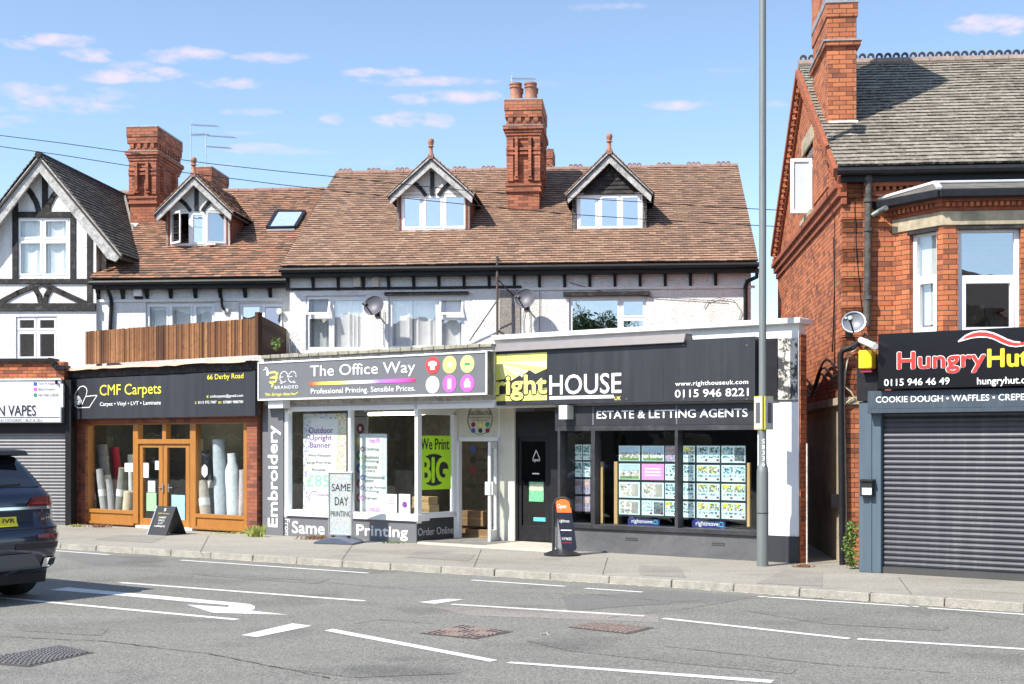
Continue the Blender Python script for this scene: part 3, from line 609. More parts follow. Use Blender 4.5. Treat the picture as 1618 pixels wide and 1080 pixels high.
def dormer(parent, fr, x0, x1, ysill, yhead, apex, rl, rr, zroof, kroof, e0roof, sashes, front='render', cheek='tile', tm=None, open_=None, glass=None, finial=26, back=None):
    """gabled dormer: x0..x1 front box in pixels, apex (x,y), rl/rr rake ends, standing on the roof plane"""
    # distance of the front: where the sill meets the roof plane
    xm = (x0+x1)/2; e = e0roof
    for _ in range(60):
        f = fr.sh(fr.d-e); zz = f.Z(xm, ysill); zr = zroof+kroof*(e-e0roof); e += (zz-zr)*.5/kroof*.6
    f = fr.sh(fr.d-e); u0, u1, zs, zh = f.rect(x0, x1, yhead, ysill, 0, xm); ua = f.U(apex[0]); 
    fo = f.sh(.22); za = fo.Z(*apex); zl = fo.Z(*rl); zr_ = fo.Z(*rr); ul = fo.U(rl[0]); ur = fo.U(rr[0]); zl = zr_ = (zl+zr_)/2; ua = (ul+ur)/2
    kk = (za-zl)/((ur-ul)/2)
    def zroof_at(u, pad=0): return za-abs(u-ua)*kk-pad
    ebz = lambda z: e0roof+(z-zroof)/kroof
    grp = MB(); grp.prism(f, [(u0, zs-.05), (u1, zs-.05), (u1, zh), (u0, zh)], -.14, 0)
    holes = []
    wx0, wx1, wyt, wyb = sashes[0][0]-4, sashes[-1][1]+4, min(s[2] for s in sashes)-3, max(s[3] for s in sashes)+4
    hu0, hu1, hz0, hz1 = f.rect(wx0, wx1, wyt, wyb, 0, xm)
    fm = {'render': WPAINT, 'grey': WEATH}[front]
    w = wall(parent, 'dormer', fm, f, [(u0, zs-.04), (u1, zs-.04), (u1, max(zh, hz1+.03)), (u0, max(zh, hz1+.03))], [(hu0, hu1, hz0, hz1)], .1)
    room = MB(); window(w, f, (wx0, wx1, wyt, wyb), sashes, -.02, glass or GLD, xr=xm, room=None, open_=open_)
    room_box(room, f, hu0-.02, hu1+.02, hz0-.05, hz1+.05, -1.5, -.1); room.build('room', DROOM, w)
    # gable infill
    gm = {'render': WHITE2, 'grey': SOOTY}[front]
    gb = MB(); gb.prism(f, [(u0+.0, zh), (u1, zh), (ua, zroof_at(ua, .16))] if zroof_at(u1, .1) <= zh+.02 else [(u0, zh), (u1, zh), (u1, zroof_at(u1, .12)), (ua, zroof_at(ua, .12)), (u0, zroof_at(u0, .12))], -.1, -.005)
    gb.build('gable', gm, w)
    tb = MB(); hgt = za-zh
    if front == 'render':
        tb.box(f, ua-.045, ua+.045, zh, za-.3, -.02, .03)
        for sg in (-1, 1):
            pts = [(ua+sg*(.12+.52*t), zh+.02+(hgt*.42)*math.sin(t*1.5)) for t in (0, .25, .5, .75, 1)]; pts = [(ua+sg*.16*1, zh+.02), (ua+sg*.27, zh+hgt*.2), (ua+sg*.42, zh+hgt*.36), (ua+sg*.52, zh+hgt*.44)]
            tb.stroke(f, pts, .085, -.02, .025)
    else:
        n = 7
        for i in range(n):
            za_ = zh+.02+i*hgt*.75/n; hw = max(.05, (za-.22-za_-.1)/kk)
            tb.hexa([f.P(ua-hw,za_,0),f.P(ua+hw,za_,0),f.P(ua+hw,za_,.035),f.P(ua-hw,za_,.035),f.P(ua-hw*.9,za_+hgt*.72/n,0),f.P(ua+hw*.9,za_+hgt*.72/n,0),f.P(ua+hw*.9,za_+hgt*.72/n,.012),f.P(ua-hw*.9,za_+hgt*.72/n,.012)])
    tb.build('timber_framing', SOOTY if front == 'grey' else BLACK, w)
    # cheeks
    ck = MB()
    for uu, sg in ((u0, 1), (u1, -1)):
        zt = zroof_at(uu, .05); eb = ebz(zt); a = f.P(uu, zs-.03, 0); b = f.P(uu, zt, 0); c = hp(fr, uu, eb+.2, zt); d = hp(fr, uu, e+.0, zs-.03); d2 = f.u*(sg*.1)
        ck.add([a, b, c, a+d2, b+d2, c+d2], [(0,1,2),(3,5,4),(0,3,4,1),(1,4,5,2),(0,2,5,3)])
    build_each(ck, 'side_wall', TH if cheek == 'tile' else SOOTY, w)
    # barge boards
    bb = MB(); bw = .17
    for sg, uo in ((-1, ul), (1, ur)):
        bb.prism(fo, [(ua, za-.03), (uo, zl-.03), (uo-sg*.02, zl-bw-.02), (ua, za-.03-bw*1.25)], -.05, 0)
        bb.prism(fo, [(ua, za+.02), (uo+sg*.03, zl), (uo+sg*.03, zl-.05), (ua, za-.04)], -.05, .03)
    bb.build('bargeboard', WEATH, w, bevel=.005)
    # roof: two slopes back to the main roof
    tm = tm or TC; sl = math.sqrt(1+kk*kk); S1 = (f.u*1+Vector((0, 0, kk))).normalized(); hw = (ur-ul)/2; ef = e-.25
    back_e = ebz(za)+.3; Uv = -fr.n
    for sg in (-1, 1):
        O = hp(fr, ua+sg*(hw+.03), ef, zl); S = (f.u*(-sg)+Vector((0, 0, kk))).normalized()
        def ok(u, s, O=O, S=S):
            z = zl+s*S.z; return z > zroof+kroof*(ef+u-e0roof)-.06
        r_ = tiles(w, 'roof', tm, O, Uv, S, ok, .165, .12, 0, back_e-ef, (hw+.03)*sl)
        dk = MB(); p = [O, hp(fr, ua, ef, za), hp(fr, ua, ebz(za), za), hp(fr, ua+sg*(hw+.03), ebz(zl), zl)]; dk.add([q-Vector((0, 0, .02)) for q in p]+[q-Vector((0, 0, .07)) for q in p], [(0,1,2,3),(4,5,6,7),(0,1,5,4),(0,3,7,4)]); dk.build('roof_deck', BLACK, r_, normals=False)
    rt = MB(); rt.tube([hp(fr, ua, ef-.02, za+.01), hp(fr, ua, ebz(za)+.05, za+.01)], .07, 8); rt.build('ridge_tile', RIDGE, w, smooth=True)
    p = hp(fr, ua, ef+.04, za+.03); h = finial/66.
    MB().lathe(p, [(.07,-.02),(.07,.03),(.045,.06),(.04,h-.2),(.075,h-.19),(.05,h-.16),(.065,h-.1),(.075,h-.07),(.06,h-.02),(.02,h)], 12).build('finial', TERRA, w, smooth=True)
    if back is not None or True:
        m3 = MB(); m3.box(f, u0-.03, u1+.03, zs-.09, zs-.02, -.1, .07); m3.build('flashing', MORT, w, bevel=.01)
    return w
def crested_ridge(parent, fr, u0, u1, e, z, material, step=.75, crest=True, full=False):
    mb = MB(); n = max(1, round((u1-u0)/.45)); w = (u1-u0)/n
    for i in range(n):
        a = u0+i*w+.006; b = a+w-.012; dz = random.uniform(-.006, .006)
        mb.tube([hp(fr, a, e, z+dz), hp(fr, b, e, z+dz)], .09, 10)
    r_ = mb.build('ridge_tile', material, parent, smooth=True)
    if crest:
        mc = MB(); u = u0+.05; fe = fr.sh(fr.d-e)
        while u < u1-.25:
            for j in range(3): mc.ring(fe, u+.09+j*.12, z+.1, .022, .058, -.02, .02, 10)
            u += step
        mc.build('ridge_crest', material, r_)
    return r_

# ------------------------------------------------------------------ the white pair of houses in the middle
c_e0, c_k = 28.65, .577; c_z = CEN.Z(809, 418, .35)
cu0, cu1 = CEN.U(443, .35), CEN.U(1198, .35); c_er = 34.1; c_zr = c_z+c_k*(c_er-c_e0)
house = thing('house_pair', 'pair of white rendered houses under one brown tiled roof with two dormers', 'house', CEN.P((cu0+cu1)/2, .1, -3))
hl = []; room = MB(); wins = []
w1 = ((483,578,467,553), [(485,522,469,497), (485,522,500,551), (524,576,471,551)])
w2 = ((613.5,734,467.5,550), [(616,691,471,549), (694,732,470,497), (694,732,501,549)])
w3 = ((899,1021,469,536), [(901,979,471,535), (982,1019,472,501), (982,1019,503,535)])
window(house, CEN, w1[0], w1[1], holes=hl, room=room, open_={0: (0,0,.16)}, curtain=[(.42,.98,.1,CURT),(.02,.4,.16,BLIND)])
window(house, CEN, w2[0], w2[1], holes=hl, room=room, open_={1: (0,0,.14)}, curtain=[(.02,.3,.12),(.3,.64,.2),(.68,.98,.12)])
window(house, CEN, w3[0], w3[1], holes=hl, room=room, glass=GLR, blind=(.72, BLIND))
wall(house, 'wall', WHITE, CEN, [(cu0+.12, 3.0), (cu1-.12, 3.0), (cu1-.12, c_z+.05), (cu0+.12, c_z+.05)], hl, .25)
room.build('rooms', ROOM, house)
mb = MB()
for uu in (cu0+.12, cu1-.37):     # gable ends
    mb.add([CEN.P(uu+d, z, o) for d in (0, .25) for z, o in ((.1,-.25),(.1,-10.6),(c_z-.03,-10.6),(c_zr-.15,-5.1),(c_z-.03,-.25))], [(0,1,2,3,4),(9,8,7,6,5),(0,4,9,5),(4,3,8,9),(3,2,7,8),(2,1,6,7),(1,0,5,6)])
mb.box(CEN, cu0+.12, cu1-.12, .1, c_z, -10.85, -10.6); mb.build('end_wall', WHITE, house)
rf = roof_slope(house, CEN, cu0, cu1, c_e0, c_z, c_k, c_er, .165, .135, TC)
crested_ridge(rf, CEN, cu0, cu1, c_er, c_zr, RIDGE)
mb = MB(); mb.box(CEN, cu0, cu1, c_z-.2, c_z-.03, 0.01, .3); mb.build('fascia', BLACK, house, bevel=.01)
mb = MB(); g0 = CEN.P(cu0-.02, c_z-.06, .37); mb.tube([g0, CEN.P(cu1+.02, c_z-.06, .37)], .055, 8); mb.build('gutter', BLACK, house, smooth=True)
mb = MB(); zA = CEN.Z(809, 430); zB = CEN.Z(809, 455.5); x = 455.6
while x < 1160:
    u = CEN.U(x); mb.hexa([CEN.P(u-.03,zB,0),CEN.P(u+.03,zB,0),CEN.P(u+.03,zB,.03),CEN.P(u-.03,zB,.03),CEN.P(u-.035,zA,0),CEN.P(u+.035,zA,0),CEN.P(u+.035,zA,.12),CEN.P(u-.035,zA,.12)]); x += 39.7
build_each(mb, 'eaves_bracket', BLACK, house)
mb = MB(); mb.pbox(CEN, 451, 824, 454.6, 458.6, -.01, .035); mb.build('timber_band', BLACK, house, bevel=.005)
mb = MB(); mb.pbox(CEN, 824, 1193, 454.3, 458.6, -.01, .04); mb.build('painted_band', WPAINT, house, bevel=.005)
mb = MB(); mb.pbox(CEN, 607, 740, 461, 466, -.01, .09); mb.pbox(CEN, 890, 1027, 461, 467.5, -.01, .09); build_each(mb, 'lintel', SOOTY, house, bevel=.006)
mb = MB(); mb.pbox(CEN, 789, 822, 458, 540, -.01, .025); mb.build('bare_render_strip', PEBB, house)
dormer(house, CEN, 627, 742, 367, 309, (681, 247.5), (615,309), (747,308), c_z, c_k, c_e0, [(636,666,308,360), (670,699,309,360), (702,736,308,360)], 'render', 'tile')
dormer(house, CEN, 904, 1022, 365, 307, (963, 240), (896,307), (1030,306), c_z, c_k, c_e0, [(914,944,309,360), (948,978,309,360), (981,1011,309,360)], 'grey', 'dark')
def onroof(fr, x, y, z0, k, e0):
    e = e0
    for _ in range(80): f = fr.sh(fr.d-e); e += (f.Z(x, y)-(z0+k*(e-e0)))*.6/k*.5
    return e
def chim(parent, fr, x0, x1, yb, yt, z0, k, e0, dep, pots, **kw):
    e = onroof(fr, (x0+x1)/2, yb, z0, k, e0); f = fr.sh(fr.d-e); u0, u1, zb, zt = f.rect(x0, x1, yt, yb, 0, (x0+x1)/2)
    return chimney(parent, fr, u0, u1, e, dep, zb, zt, pots, **kw)
chim(house, CEN, 800.5, 853.5, 336, 155, c_z, c_k, c_e0, 1.7, 4)
f = CEN.sh(29-36.5); a = f.rect(858, 871, 234, 262); chimney(house, CEN, a[0], a[1], 36.5, .9, a[2]-1.5, a[3], 0, ribs=False, flash=False)
# rainwater pipe at the right end
def pipe(parent, name, pts, r=.038, m=BLACK, collars=()):
    o = MB().tube(pts, r, 10).build(name, m, parent, smooth=True)
    return o
p = [CEN.P(CEN.U(1196,.3), CEN.Z(1196,424,.3), .33), CEN.P(CEN.U(1195,.2), CEN.Z(1195,438,.2), .28), CEN.P(CEN.U(1181,.1), CEN.Z(1181,444,.1), .1), CEN.P(CEN.U(1178,.07), CEN.Z(1178,452,.07), .07), CEN.P(CEN.U(1178,.07), 3.2, .07)]
pipe(house, 'downpipe', p, .045)

# ------------------------------------------------------------------ brown-roofed white house left of it
l_e0, l_k = 29.25, .577; l_z = LEF.Z(300, 440, .35); l_er = 34.15
e_ = l_e0
for _ in range(80): ff = LEF.sh(LEF.d-e_); e_ += (ff.Z(480, 301)-(l_z+l_k*(e_-l_e0)))*.5
l_er = e_; l_zr = l_z+l_k*(l_er-l_e0)
lu0, lu1 = LEF.U(60, .35), cu0+.1
hm = thing('mottled_roof_house', 'white house with mottled brown tiled roof, one dormer and a skylight, above the carpet shop', 'house', LEF.P((lu0+lu1)/2, .1, -3))
hl = []; room = MB()
window(hm, LEF, (230,339,478,520), [(232,265,481,518), (268,303,481,518), (306,337,481,518)], holes=hl, room=room, curtain=[(.03,.3,.12),(.34,.62,.18),(.7,.97,.12)], glass=GLH)
window(hm, LEF, (377,447,478,522), [(379,412,481,520), (415,446,481,520)], holes=hl, room=room, glass=GLR, open_={1: (0,0,.12)})
zt = l_z+.05; wall(hm, 'wall', WHITE, LEF, [(LEF.U(120), 3.0), (lu1, 3.0), (lu1, zt), (LEF.U(120), zt)], hl, .25); room.build('rooms', ROOM, hm)
# where the mottled roof starts: the gable house's own roof cuts it
gx, gz = GAB.sh(.3).q(62, 246); g_rt = GAB.sh(.3).q(190, 402); g_k = (gz-g_rt[1])/(g_rt[0]-gx)
def lmask(u, s):
    e = l_e0+s/math.sqrt(1+l_k**2); z = l_z+l_k*(e-l_e0); return z > gz-abs(u-gx)*g_k-.15 or u > GAB.U(152)+.02 or e < 29.45
rf = roof_slope(hm, LEF, LEF.U(141,.35), lu1, l_e0, l_z, l_k, l_er, .17, .14, TL, lmask)
crested_ridge(rf, LEF, LEF.U(150,-4), lu1, l_er, l_zr, RIDGE, crest=False)
mb = MB(); mb.box(LEF, LEF.U(146,.3), lu1, l_z-.2, l_z-.03, .01, .3); mb.build('fascia', BLACK, hm, bevel=.01)
mb = MB(); mb.tube([LEF.P(LEF.U(141,.37), l_z-.07, .37), LEF.P(lu1-.1, l_z-.07, .37)], .055, 8); mb.build('gutter', BLACK, hm, smooth=True)
mb = MB(); zA = LEF.Z(300, 449); zB = LEF.Z(300, 471)
for x in (156.5,194.9,233,270.7,309.5,349,388,427.8):
    u = LEF.U(x)
    for (a0, a1, b0, b1, dd) in ((zB, zA, .02, .2, .035),):
        mb.hexa([LEF.P(u-dd,a0,0),LEF.P(u+dd,a0,0),LEF.P(u+dd,a0,b0+.02),LEF.P(u-dd,a0,b0+.02),LEF.P(u-dd,a1,0),LEF.P(u+dd,a1,0),LEF.P(u+dd,a1,b1),LEF.P(u-dd,a1,b1)])
build_each(mb, 'eaves_bracket', BLACK, hm)
mb = MB(); mb.pbox(LEF, 150, 447, 471.5, 476, -.01, .04, xr=300); mb.build('painted_band', WPAINT, hm, bevel=.005)
dormer(hm, LEF, 262, 364, 391, 333, (308, 276), (246,336), (366,337), l_z, l_k, l_e0, [(269,299,335,385), (302,323,336,385), (327,357,335,385)], 'render', 'tile', TL, open_={0: (.0,.31,0), 2: (.2,.0,0)})
chim(hm, LEF, 204, 247, 354, 198, l_z, l_k, l_e0, 1.75, 0)
f = LEF.sh(29.6-36.8); a = f.rect(312, 333, 262, 300); chimney(hm, LEF, a[0], a[1], 36.8, 1.5, a[2]-1.5, a[3], 0, ribs=False, flash=False)
# skylight
def rp(fr, x, y, z0, k, e0):
    e = onroof(fr, x, y, z0, k, e0); f = fr.sh(fr.d-e); return hp(fr, f.U(x), e, f.Z(x, y))
q = [rp(LEF, x, y, l_z, l_k, l_e0) for x, y in ((423,364),(467,363),(482,338),(438,338))]; N_ = (q[1]-q[0]).cross(q[3]-q[0]).normalized()
mb = MB(); c_ = sum(q, Vector())/4
for i in range(4):
    a, b = q[i], q[(i+1) % 4]; mb.bar(a+N_*.05, b+N_*.05, .08, .1, up=N_)
sk = mb.build('skylight', BLACK, hm); mb = MB(); mb.add([p+N_*.075 for p in q], [(0,1,2,3)]); mb.build('pane', mat('skylight_glass', (.33,.42,.48), .12, spec=.9, var=.1), sk)
mb = MB(); mb.bar(q[0]+N_*.02-Vector((0,0,.02))+LEF.n*.08, q[1]+N_*.02-Vector((0,0,.02))+LEF.n*.08, .16, .02, up=N_); mb.build('flashing', LEAD, sk)
pt = lambda x, y, o: LEF.P(LEF.U(x, o), LEF.Z(x, y, o), o)
pipe(hm, 'downpipe', [pt(166,443,.35), pt(168,452,.3), pt(175,470,.08), pt(176,478,.06), pt(174,522,.06)], .042)
pipe(hm, 'overflow_pipe', [pt(350,470,.1), pt(351,484,.08), pt(354,489,.08)], .03)
mb = MB(); mb.disc(LEF, *LEF.q(357,490), .07, .07, 0, .05); mb.build('extractor_vent', CREAM, hm)

# ------------------------------------------------------------------ timber-framed gable house at the left edge
hg = thing('gabled_house', 'white gabled house with black timber framing and flaking bargeboards at the left edge', 'house', GAB.P(GAB.U(60), .1, -3))
hl = []; room = MB()
window(hg, GAB, (26,110,343,439), [(29,66,346,377), (69,107,346,377), (29,66,381,435), (69,107,381,435)], holes=hl, room=room, curtain=[(.03,.47,.1),(.53,.97,.1)], glass=GLH, o=-.02)
window(hg, GAB, (25,90,500,568), [(27,56,502,521), (59,88,502,521), (27,56,524,566), (59,88,524,566)], holes=hl, room=room, glass=GLR, curtain=[(.05,.45,.14)], o=-.04)
ga = GAB.U(152); gl = 2*gx-ga; wall(hg, 'wall', WHITE, GAB, [(gl, 3.0), (ga, 3.0), (ga, gz-(ga-gx)*g_k-.1), (gx, gz-.12), (gl, gz-(gx-gl)*g_k-.1)], hl, .25); room.build('rooms', ROOM, hg)
mb = MB(); mb.add([GAB.P(u, z, o) for u in (ga-.25, ga) for z, o in ((3,-.25),(3,-5),(gz-(ga-gx)*g_k-.12,-5),(gz-(ga-gx)*g_k-.12,-.25))], [(0,1,2,3),(7,6,5,4),(3,2,6,7)]); mb.build('side_wall', WHITE, hg)
tb = MB()
def tpost(x0, x1, y0, y1, o=.03): tb.pprism(GAB, [(x0,y1),(x1,y1),(x1,y0),(x0,y0)], -.01, o)
tpost(66,75,276,336); tpost(28,113,334,343,.04); tpost(19,28,308,441); tpost(110.5,119,334,441); tpost(137,145.5,356,480); tpost(160.5,168,385,425)
tpost(-60,142,440,448,.045); tpost(-60,151,478.5,491,.05)
for pts in (((42,296),(50,307),(57,320),(61,335)), ((91,300),(83,310),(77,322),(74,335)), ((-2,478),(28,462),(62,448)), ((68,448),(100,463),(135,479)), ((55,456),(61,466),(64,479)), ((79,456),(73,466),(70,479))): tb.pstroke(GAB, pts, .12, -.01, .033)
tb.build('timber_framing', SOOTY, hg, bevel=.006)
fo = GAB.sh(.3); bb = MB()
for sg in (-1, 1):
    uo = gx+sg*(g_rt[0]-gx); zo = g_rt[1]
    bb.prism(fo, [(gx, gz-.04), (uo, zo-.04), (uo-sg*.12, zo-.16), (uo-sg*.3, zo-.09), (gx, gz-.37)], -.07, 0)
    bb.prism(fo, [(gx, gz+.02), (uo+sg*.03, zo+.0), (uo+sg*.03, zo-.06), (gx, gz-.05)], -.07, .03)
bb.build('bargeboard', WEATH, hg, bevel=.006)
Uv = -GAB.n; hw = g_rt[0]-gx+.04; ef = 29.2-.05
for sg in (-1, 1):
    O = hp(GAB, gx+sg*hw, ef, g_rt[1]-.02); S = (GAB.u*(-sg)+Vector((0, 0, g_k))).normalized()
    def ok(u, s, O=O, S=S): return sg < 0 or (g_rt[1]-.02+s*S.z) > l_z+l_k*(ef+u-l_e0)-.05
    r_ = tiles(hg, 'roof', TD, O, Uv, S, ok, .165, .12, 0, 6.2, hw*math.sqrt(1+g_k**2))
    ebm = lambda z: l_e0+(z-l_z)/l_k
    dk = MB(); p = [O, hp(GAB, gx, ef, gz), hp(GAB, gx, ebm(gz), gz), hp(GAB, gx+sg*hw, max(ef+.1, ebm(g_rt[1])), g_rt[1])]; dk.add([q_-Vector((0, 0, .03)) for q_ in p]+[q_-Vector((0, 0, .1)) for q_ in p], [(0,1,2,3),(4,5,6,7),(0,1,5,4),(0,3,7,4)]); dk.build('roof_deck', M_DECK, r_, normals=False)
    if sg > 0:   # valley
        v_ = MB(); v_.bar(hp(GAB, gx+.08, ebm(gz)-.12, gz-.02), hp(GAB, g_rt[0]+.04, ebm(g_rt[1])+.05, g_rt[1]), .1, .05); v_.build('valley', mat('valley_mortar', (.25,.23,.2), .9), r_)
MB().tube([hp(GAB, gx, ef-.02, gz+.02), hp(GAB, gx, ef+5.2, gz+.02)], .08, 8).build('ridge_tile', TD, hg, smooth=True)
# hidden back roof of the gable house, left of the gable
# ------------------------------------------------------------------ big brick house on the right
r_e0, r_k = 20.5, .6; r_z = RIG.Z(1335, 263, .2); r_er = 25.3; r_zr = r_z+r_k*(r_er-r_e0)
ru0 = 3.2; ru1 = 13.5
rh = thing('brick_house', 'big orange brick house with grey slate roof and bay window on the right', 'house', RIG.P(8, .1, -4))
SID = Fr(-.0906, -.9959, ru0)            # its left side wall, u grows towards the street
se = lambda e: -e                          # coordinate along that wall
hl = []; room = MB()
# front wall with its narrow pier down to the pavement
wu0 = ru0; FZ = 2.6
wall(rh, 'wall', BRICKO, RIG, [(wu0, .1), (wu0+.26, .1), (wu0+.26, FZ), (ru1, FZ), (ru1, r_z-.05), (wu0, r_z-.05)], [], .3)
# side wall: gable
def zg(e): return r_z-.06+r_k*(min(e, 2*r_er-e0_)-r_e0) if e < r_er else r_z-.06+r_k*(2*r_er-e-r_e0)
e0_ = r_e0; eb = 2*r_er-r_e0-.2
xw0 = 1269; xw1 = 1286
def side_u(x): return SID.U(x)
wh = (side_u(1271), side_u(1285), SID.Z(1285, 331), SID.Z(1285, 222)); hl.append(wh)
ZR = RIG.Z(1335, 627)
wall(rh, 'gable_wall', BRICKO, SID, [(-eb, ZR), (-20.7-.0, ZR), (-20.7, zg(20.7)), (-r_er, zg(r_er)), (-eb, zg(eb))], [wh], .3)
mb = MB(); mb.box(SID, -eb, -20.72, .1, ZR-.12, -.3, -.015); mb.build('rendered_wall', mat('yellowed_render', (.42,.36,.24), .9, var=.25, vscale=2, dirt=.7, dirtcol=(.16,.14,.11), bump=.8, bscale=14), rh)
mb = MB(); mb.box(SID, -eb, -20.66, ZR-.12, ZR, -.3, .05); mb.build('stone_ledge', mat('stained_stone', (.4,.34,.24), .9, var=.3, vscale=5, dirt=.7, dirtcol=(.1,.09,.07)), rh, bevel=.01)
mb = MB(); mb.box(RIG, ru1-.3, ru1, .1, r_z-.1, -9.1, -.3); mb.box(RIG, ru0+.3, ru1-.3, .1, r_z-.1, -9.3, -9.0); mb.build('back_wall', BRICKD, rh)
# quoin-like toothed corner, moulded verge, string course
mb = MB(); k = 0; z = 2.9
while z < r_z-.5: 
    if k % 2: mb.box(RIG, ru0-.012, ru0+.42, z, z+.22, -.2, .012)
    z += .225; k += 1
mb.build('corner_bricks', BRICKO, rh)
mb = MB(); d = Vector((0, 0, 1))
for (a0, a1) in ((20.6, r_er), (r_er, eb)):
    for off, w_, pr in ((.06,.12,.16), (.2,.14,.09), (.33,.1,.05)):
        p, q = SID.P(-a0, zg(a0)-off, pr/2), SID.P(-a1, zg(a1)-off, pr/2); mb.bar(p, q, pr, w_, up=d)
vg = mb.build('verge_moulding', mat('moulded_brick', (.3,.085,.04), .85, var=.3, vscale=8, dirt=.5), rh)
mb = MB(); e = 20.8
while e < eb-.1:
    z = zg(e)-.27; mb.box(SID, -e-.03, -e+.03, z-.04, z+.04, .04, .13); e += .15
mb.build('dentil_bricks', BRICKO, vg)
mb = MB(); zs = RIG.Z(1335, 299); 
for off, pr, hh in ((0, .14, .1), (-.12, .09, .12), (-.24, .04, .1)): mb.box(SID, -eb-.05, -20.62, zs+off, zs+off+hh, -.05, pr)
mb.build('string_course', MATS['moulded_brick'], rh, bevel=.008)
# roof
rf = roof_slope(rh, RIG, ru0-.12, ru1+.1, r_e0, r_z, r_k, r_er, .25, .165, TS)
M_BLUE = mat('blue_black_ridge', (.04,.035,.045), .5, var=.3)
mb = MB(); n = 22; w_ = (ru1-ru0+.2)/n
for i in range(n): mb.tube([hp(RIG, ru0-.12+i*w_+.005, r_er, r_zr+.02), hp(RIG, ru0-.12+(i+1)*w_-.005, r_er, r_zr+.02)], .1, 8)
rd = mb.build('ridge_tile', mat('pale_ridge_tile', (.26,.2,.17), .8, var=.3), rh, smooth=True)
fe = RIG.sh(RIG.d-r_er); mb = MB(); u = ru0-.08
while u < ru1: mb.ring(fe, u+.06, r_zr+.14, .028, .066, -.025, .025, 8, -.3, math.pi+.3); u += .155
mb.build('ridge_crest', M_BLUE, rd)
mb = MB(); mb.box(RIG, ru0-.05, ru1, r_z-.22, r_z-.03, .01, .14); mb.build('fascia', BLACK, rh)
mb = MB(); mb.tube([RIG.P(ru0-.12, r_z-.07, .21), RIG.P(ru1, r_z-.07, .21)], .062, 8); mb.build('gutter', BLACK, rh, smooth=True)
mb = MB(); zc = r_z-.42
mb.box(RIG, ru0+.3, ru1, zc, zc+.07, -.01, .06); mb.box(RIG, ru0+.3, ru1, zc+.14, zc+.2, -.01, .1)
u = ru0+.33
while u < ru1: mb.box(RIG, u, u+.05, zc+.07, zc+.14, -.01, .08); u += .1
mb.build('cornice', MATS['moulded_brick'], rh)
# chimney
ce = onroof(RIG, 1335, 198, r_z, r_k, r_e0); f = RIG.sh(20.7-ce)
cu_0 = ru0-.02; cu_1 = f.U(1353.5); zb = f.Z(1335, 198); mb = MB()
mb.box(f, cu_0, cu_1, zb-1.0, zb+4.2, -1.75, 0)
zt1 = f.Z(1335, 70); mb.box(f, cu_0-.05, cu_1+.06, zt1-.03, zt1+.05, -1.8, .05); zt2 = f.Z(1335, 26); mb.box(f, cu_0-.02, cu_1+.02, zt2, zt2+2, -1.77, .02)
ch = mb.build('chimney', BRICKO, rh, bevel=.006)
mb = MB(); mb.box(f, cu_0-.07, cu_1+.08, zt1+.05, zt1+.075, -1.82, .07); mb.box(f, cu_0-.03, cu_1+.03, f.Z(1335, 4), f.Z(1335, 4)+.1, -1.78, .03); mb.build('coping', LEAD, ch)
mb = MB(); mb.box(f, cu_0+.02, cu_1+.03, zb-.1, zb+.08, -.2, .02); mb.build('flashing', MORT, ch, bevel=.01)
# gable window with its casement swung open
u0, u1, z0, z1_ = wh
fr_ = MB()
for a, b, c, d_ in ((u0,u0+.06,z0,z1_),(u1-.06,u1,z0,z1_),(u0+.06,u1-.06,z0,z0+.06),(u0+.06,u1-.06,z1_-.06,z1_),(u0+.06,u1-.06,z0+(z1_-z0)*.68,z0+(z1_-z0)*.68+.06)): fr_.box(SID, a, b, c, d_, -.12, -.05)
wf = fr_.build('window', UPVC, rh); mb = MB(); mb.box(SID, u0+.05, u1-.05, z0+.05, z1_-.05, -.09, -.085); mb.build('pane', GLS, wf)
room_box(room, SID, u0-.3, u1+.3, z0-.3, z1_+.2, -2.3, -.31)
mb = MB(); mb.box(SID, u0-.2, u1+.2, z1_, z1_+.3, -.05, .03); mb.build('lintel', MATS['stained_stone'], wf, bevel=.01)
mb = MB(); mb.box(SID, u0-.1, u1+.1, z0-.1, z0, -.05, .08); mb.build('sill', MATS['stained_stone'], wf, bevel=.01)
eo = -side_u(1281); fo_ = RIG.sh(20.7-eo); a0, a1, c0, c1 = fo_.rect(1249, 1283.5, 250, 336, 0, 1266)
mb = MB(); 
for a, b, c, d_ in ((a0,a0+.06,c0,c1),(a1-.06,a1,c0,c1),(a0+.06,a1-.06,c0,c0+.06),(a0+.06,a1-.06,c1-.06,c1)): mb.box(fo_, a, b, c, d_, -.05, .0)
cs = mb.build('casement', UPVC, wf, bevel=.004); mb = MB(); mb.box(fo_, a0+.06, a1-.06, c0+.06, c1-.06, -.03, -.025); mb.build('pane', mat('frosted_glass', (.55,.6,.65), .3, var=.05), cs)
# bay window: canted side and front
BA = RIG.P(RIG.U(1412), 0, 0); fB = RIG.sh(.72); BB = fB.P(fB.U(1490), 0, 0); BC = fB.P(fB.U(1490)+2.3, 0, 0); BD = RIG.P(RIG.U(1412)+.6+2.3+.55, 0, 0)
F1 = Fr2(BA, BB); F2 = Fr2(BB, BC); F3 = Fr2(BC, BD)
zl0, zl1 = F2.Z(1495, 356), F2.Z(1495, 333); zbot = 2.9
bay = MB(); 
def U3(fr, p): return p.dot(fr.u)
b1 = (F1.U(1437), F1.U(1480)); b2 = (F2.U(1514), F2.U(1613)); zh1 = F1.Z(1460, 362); zh2 = F2.Z(1560, 358); zh1 = zh2
bw = wall(rh, 'bay', BRICKO, F1, [(U3(F1,BA)-.05, zbot), (U3(F1,BB), zbot), (U3(F1,BB), zl0), (U3(F1,BA)-.05, zl0)], [(b1[0], b1[1], zbot+.02, zh1)], .2)
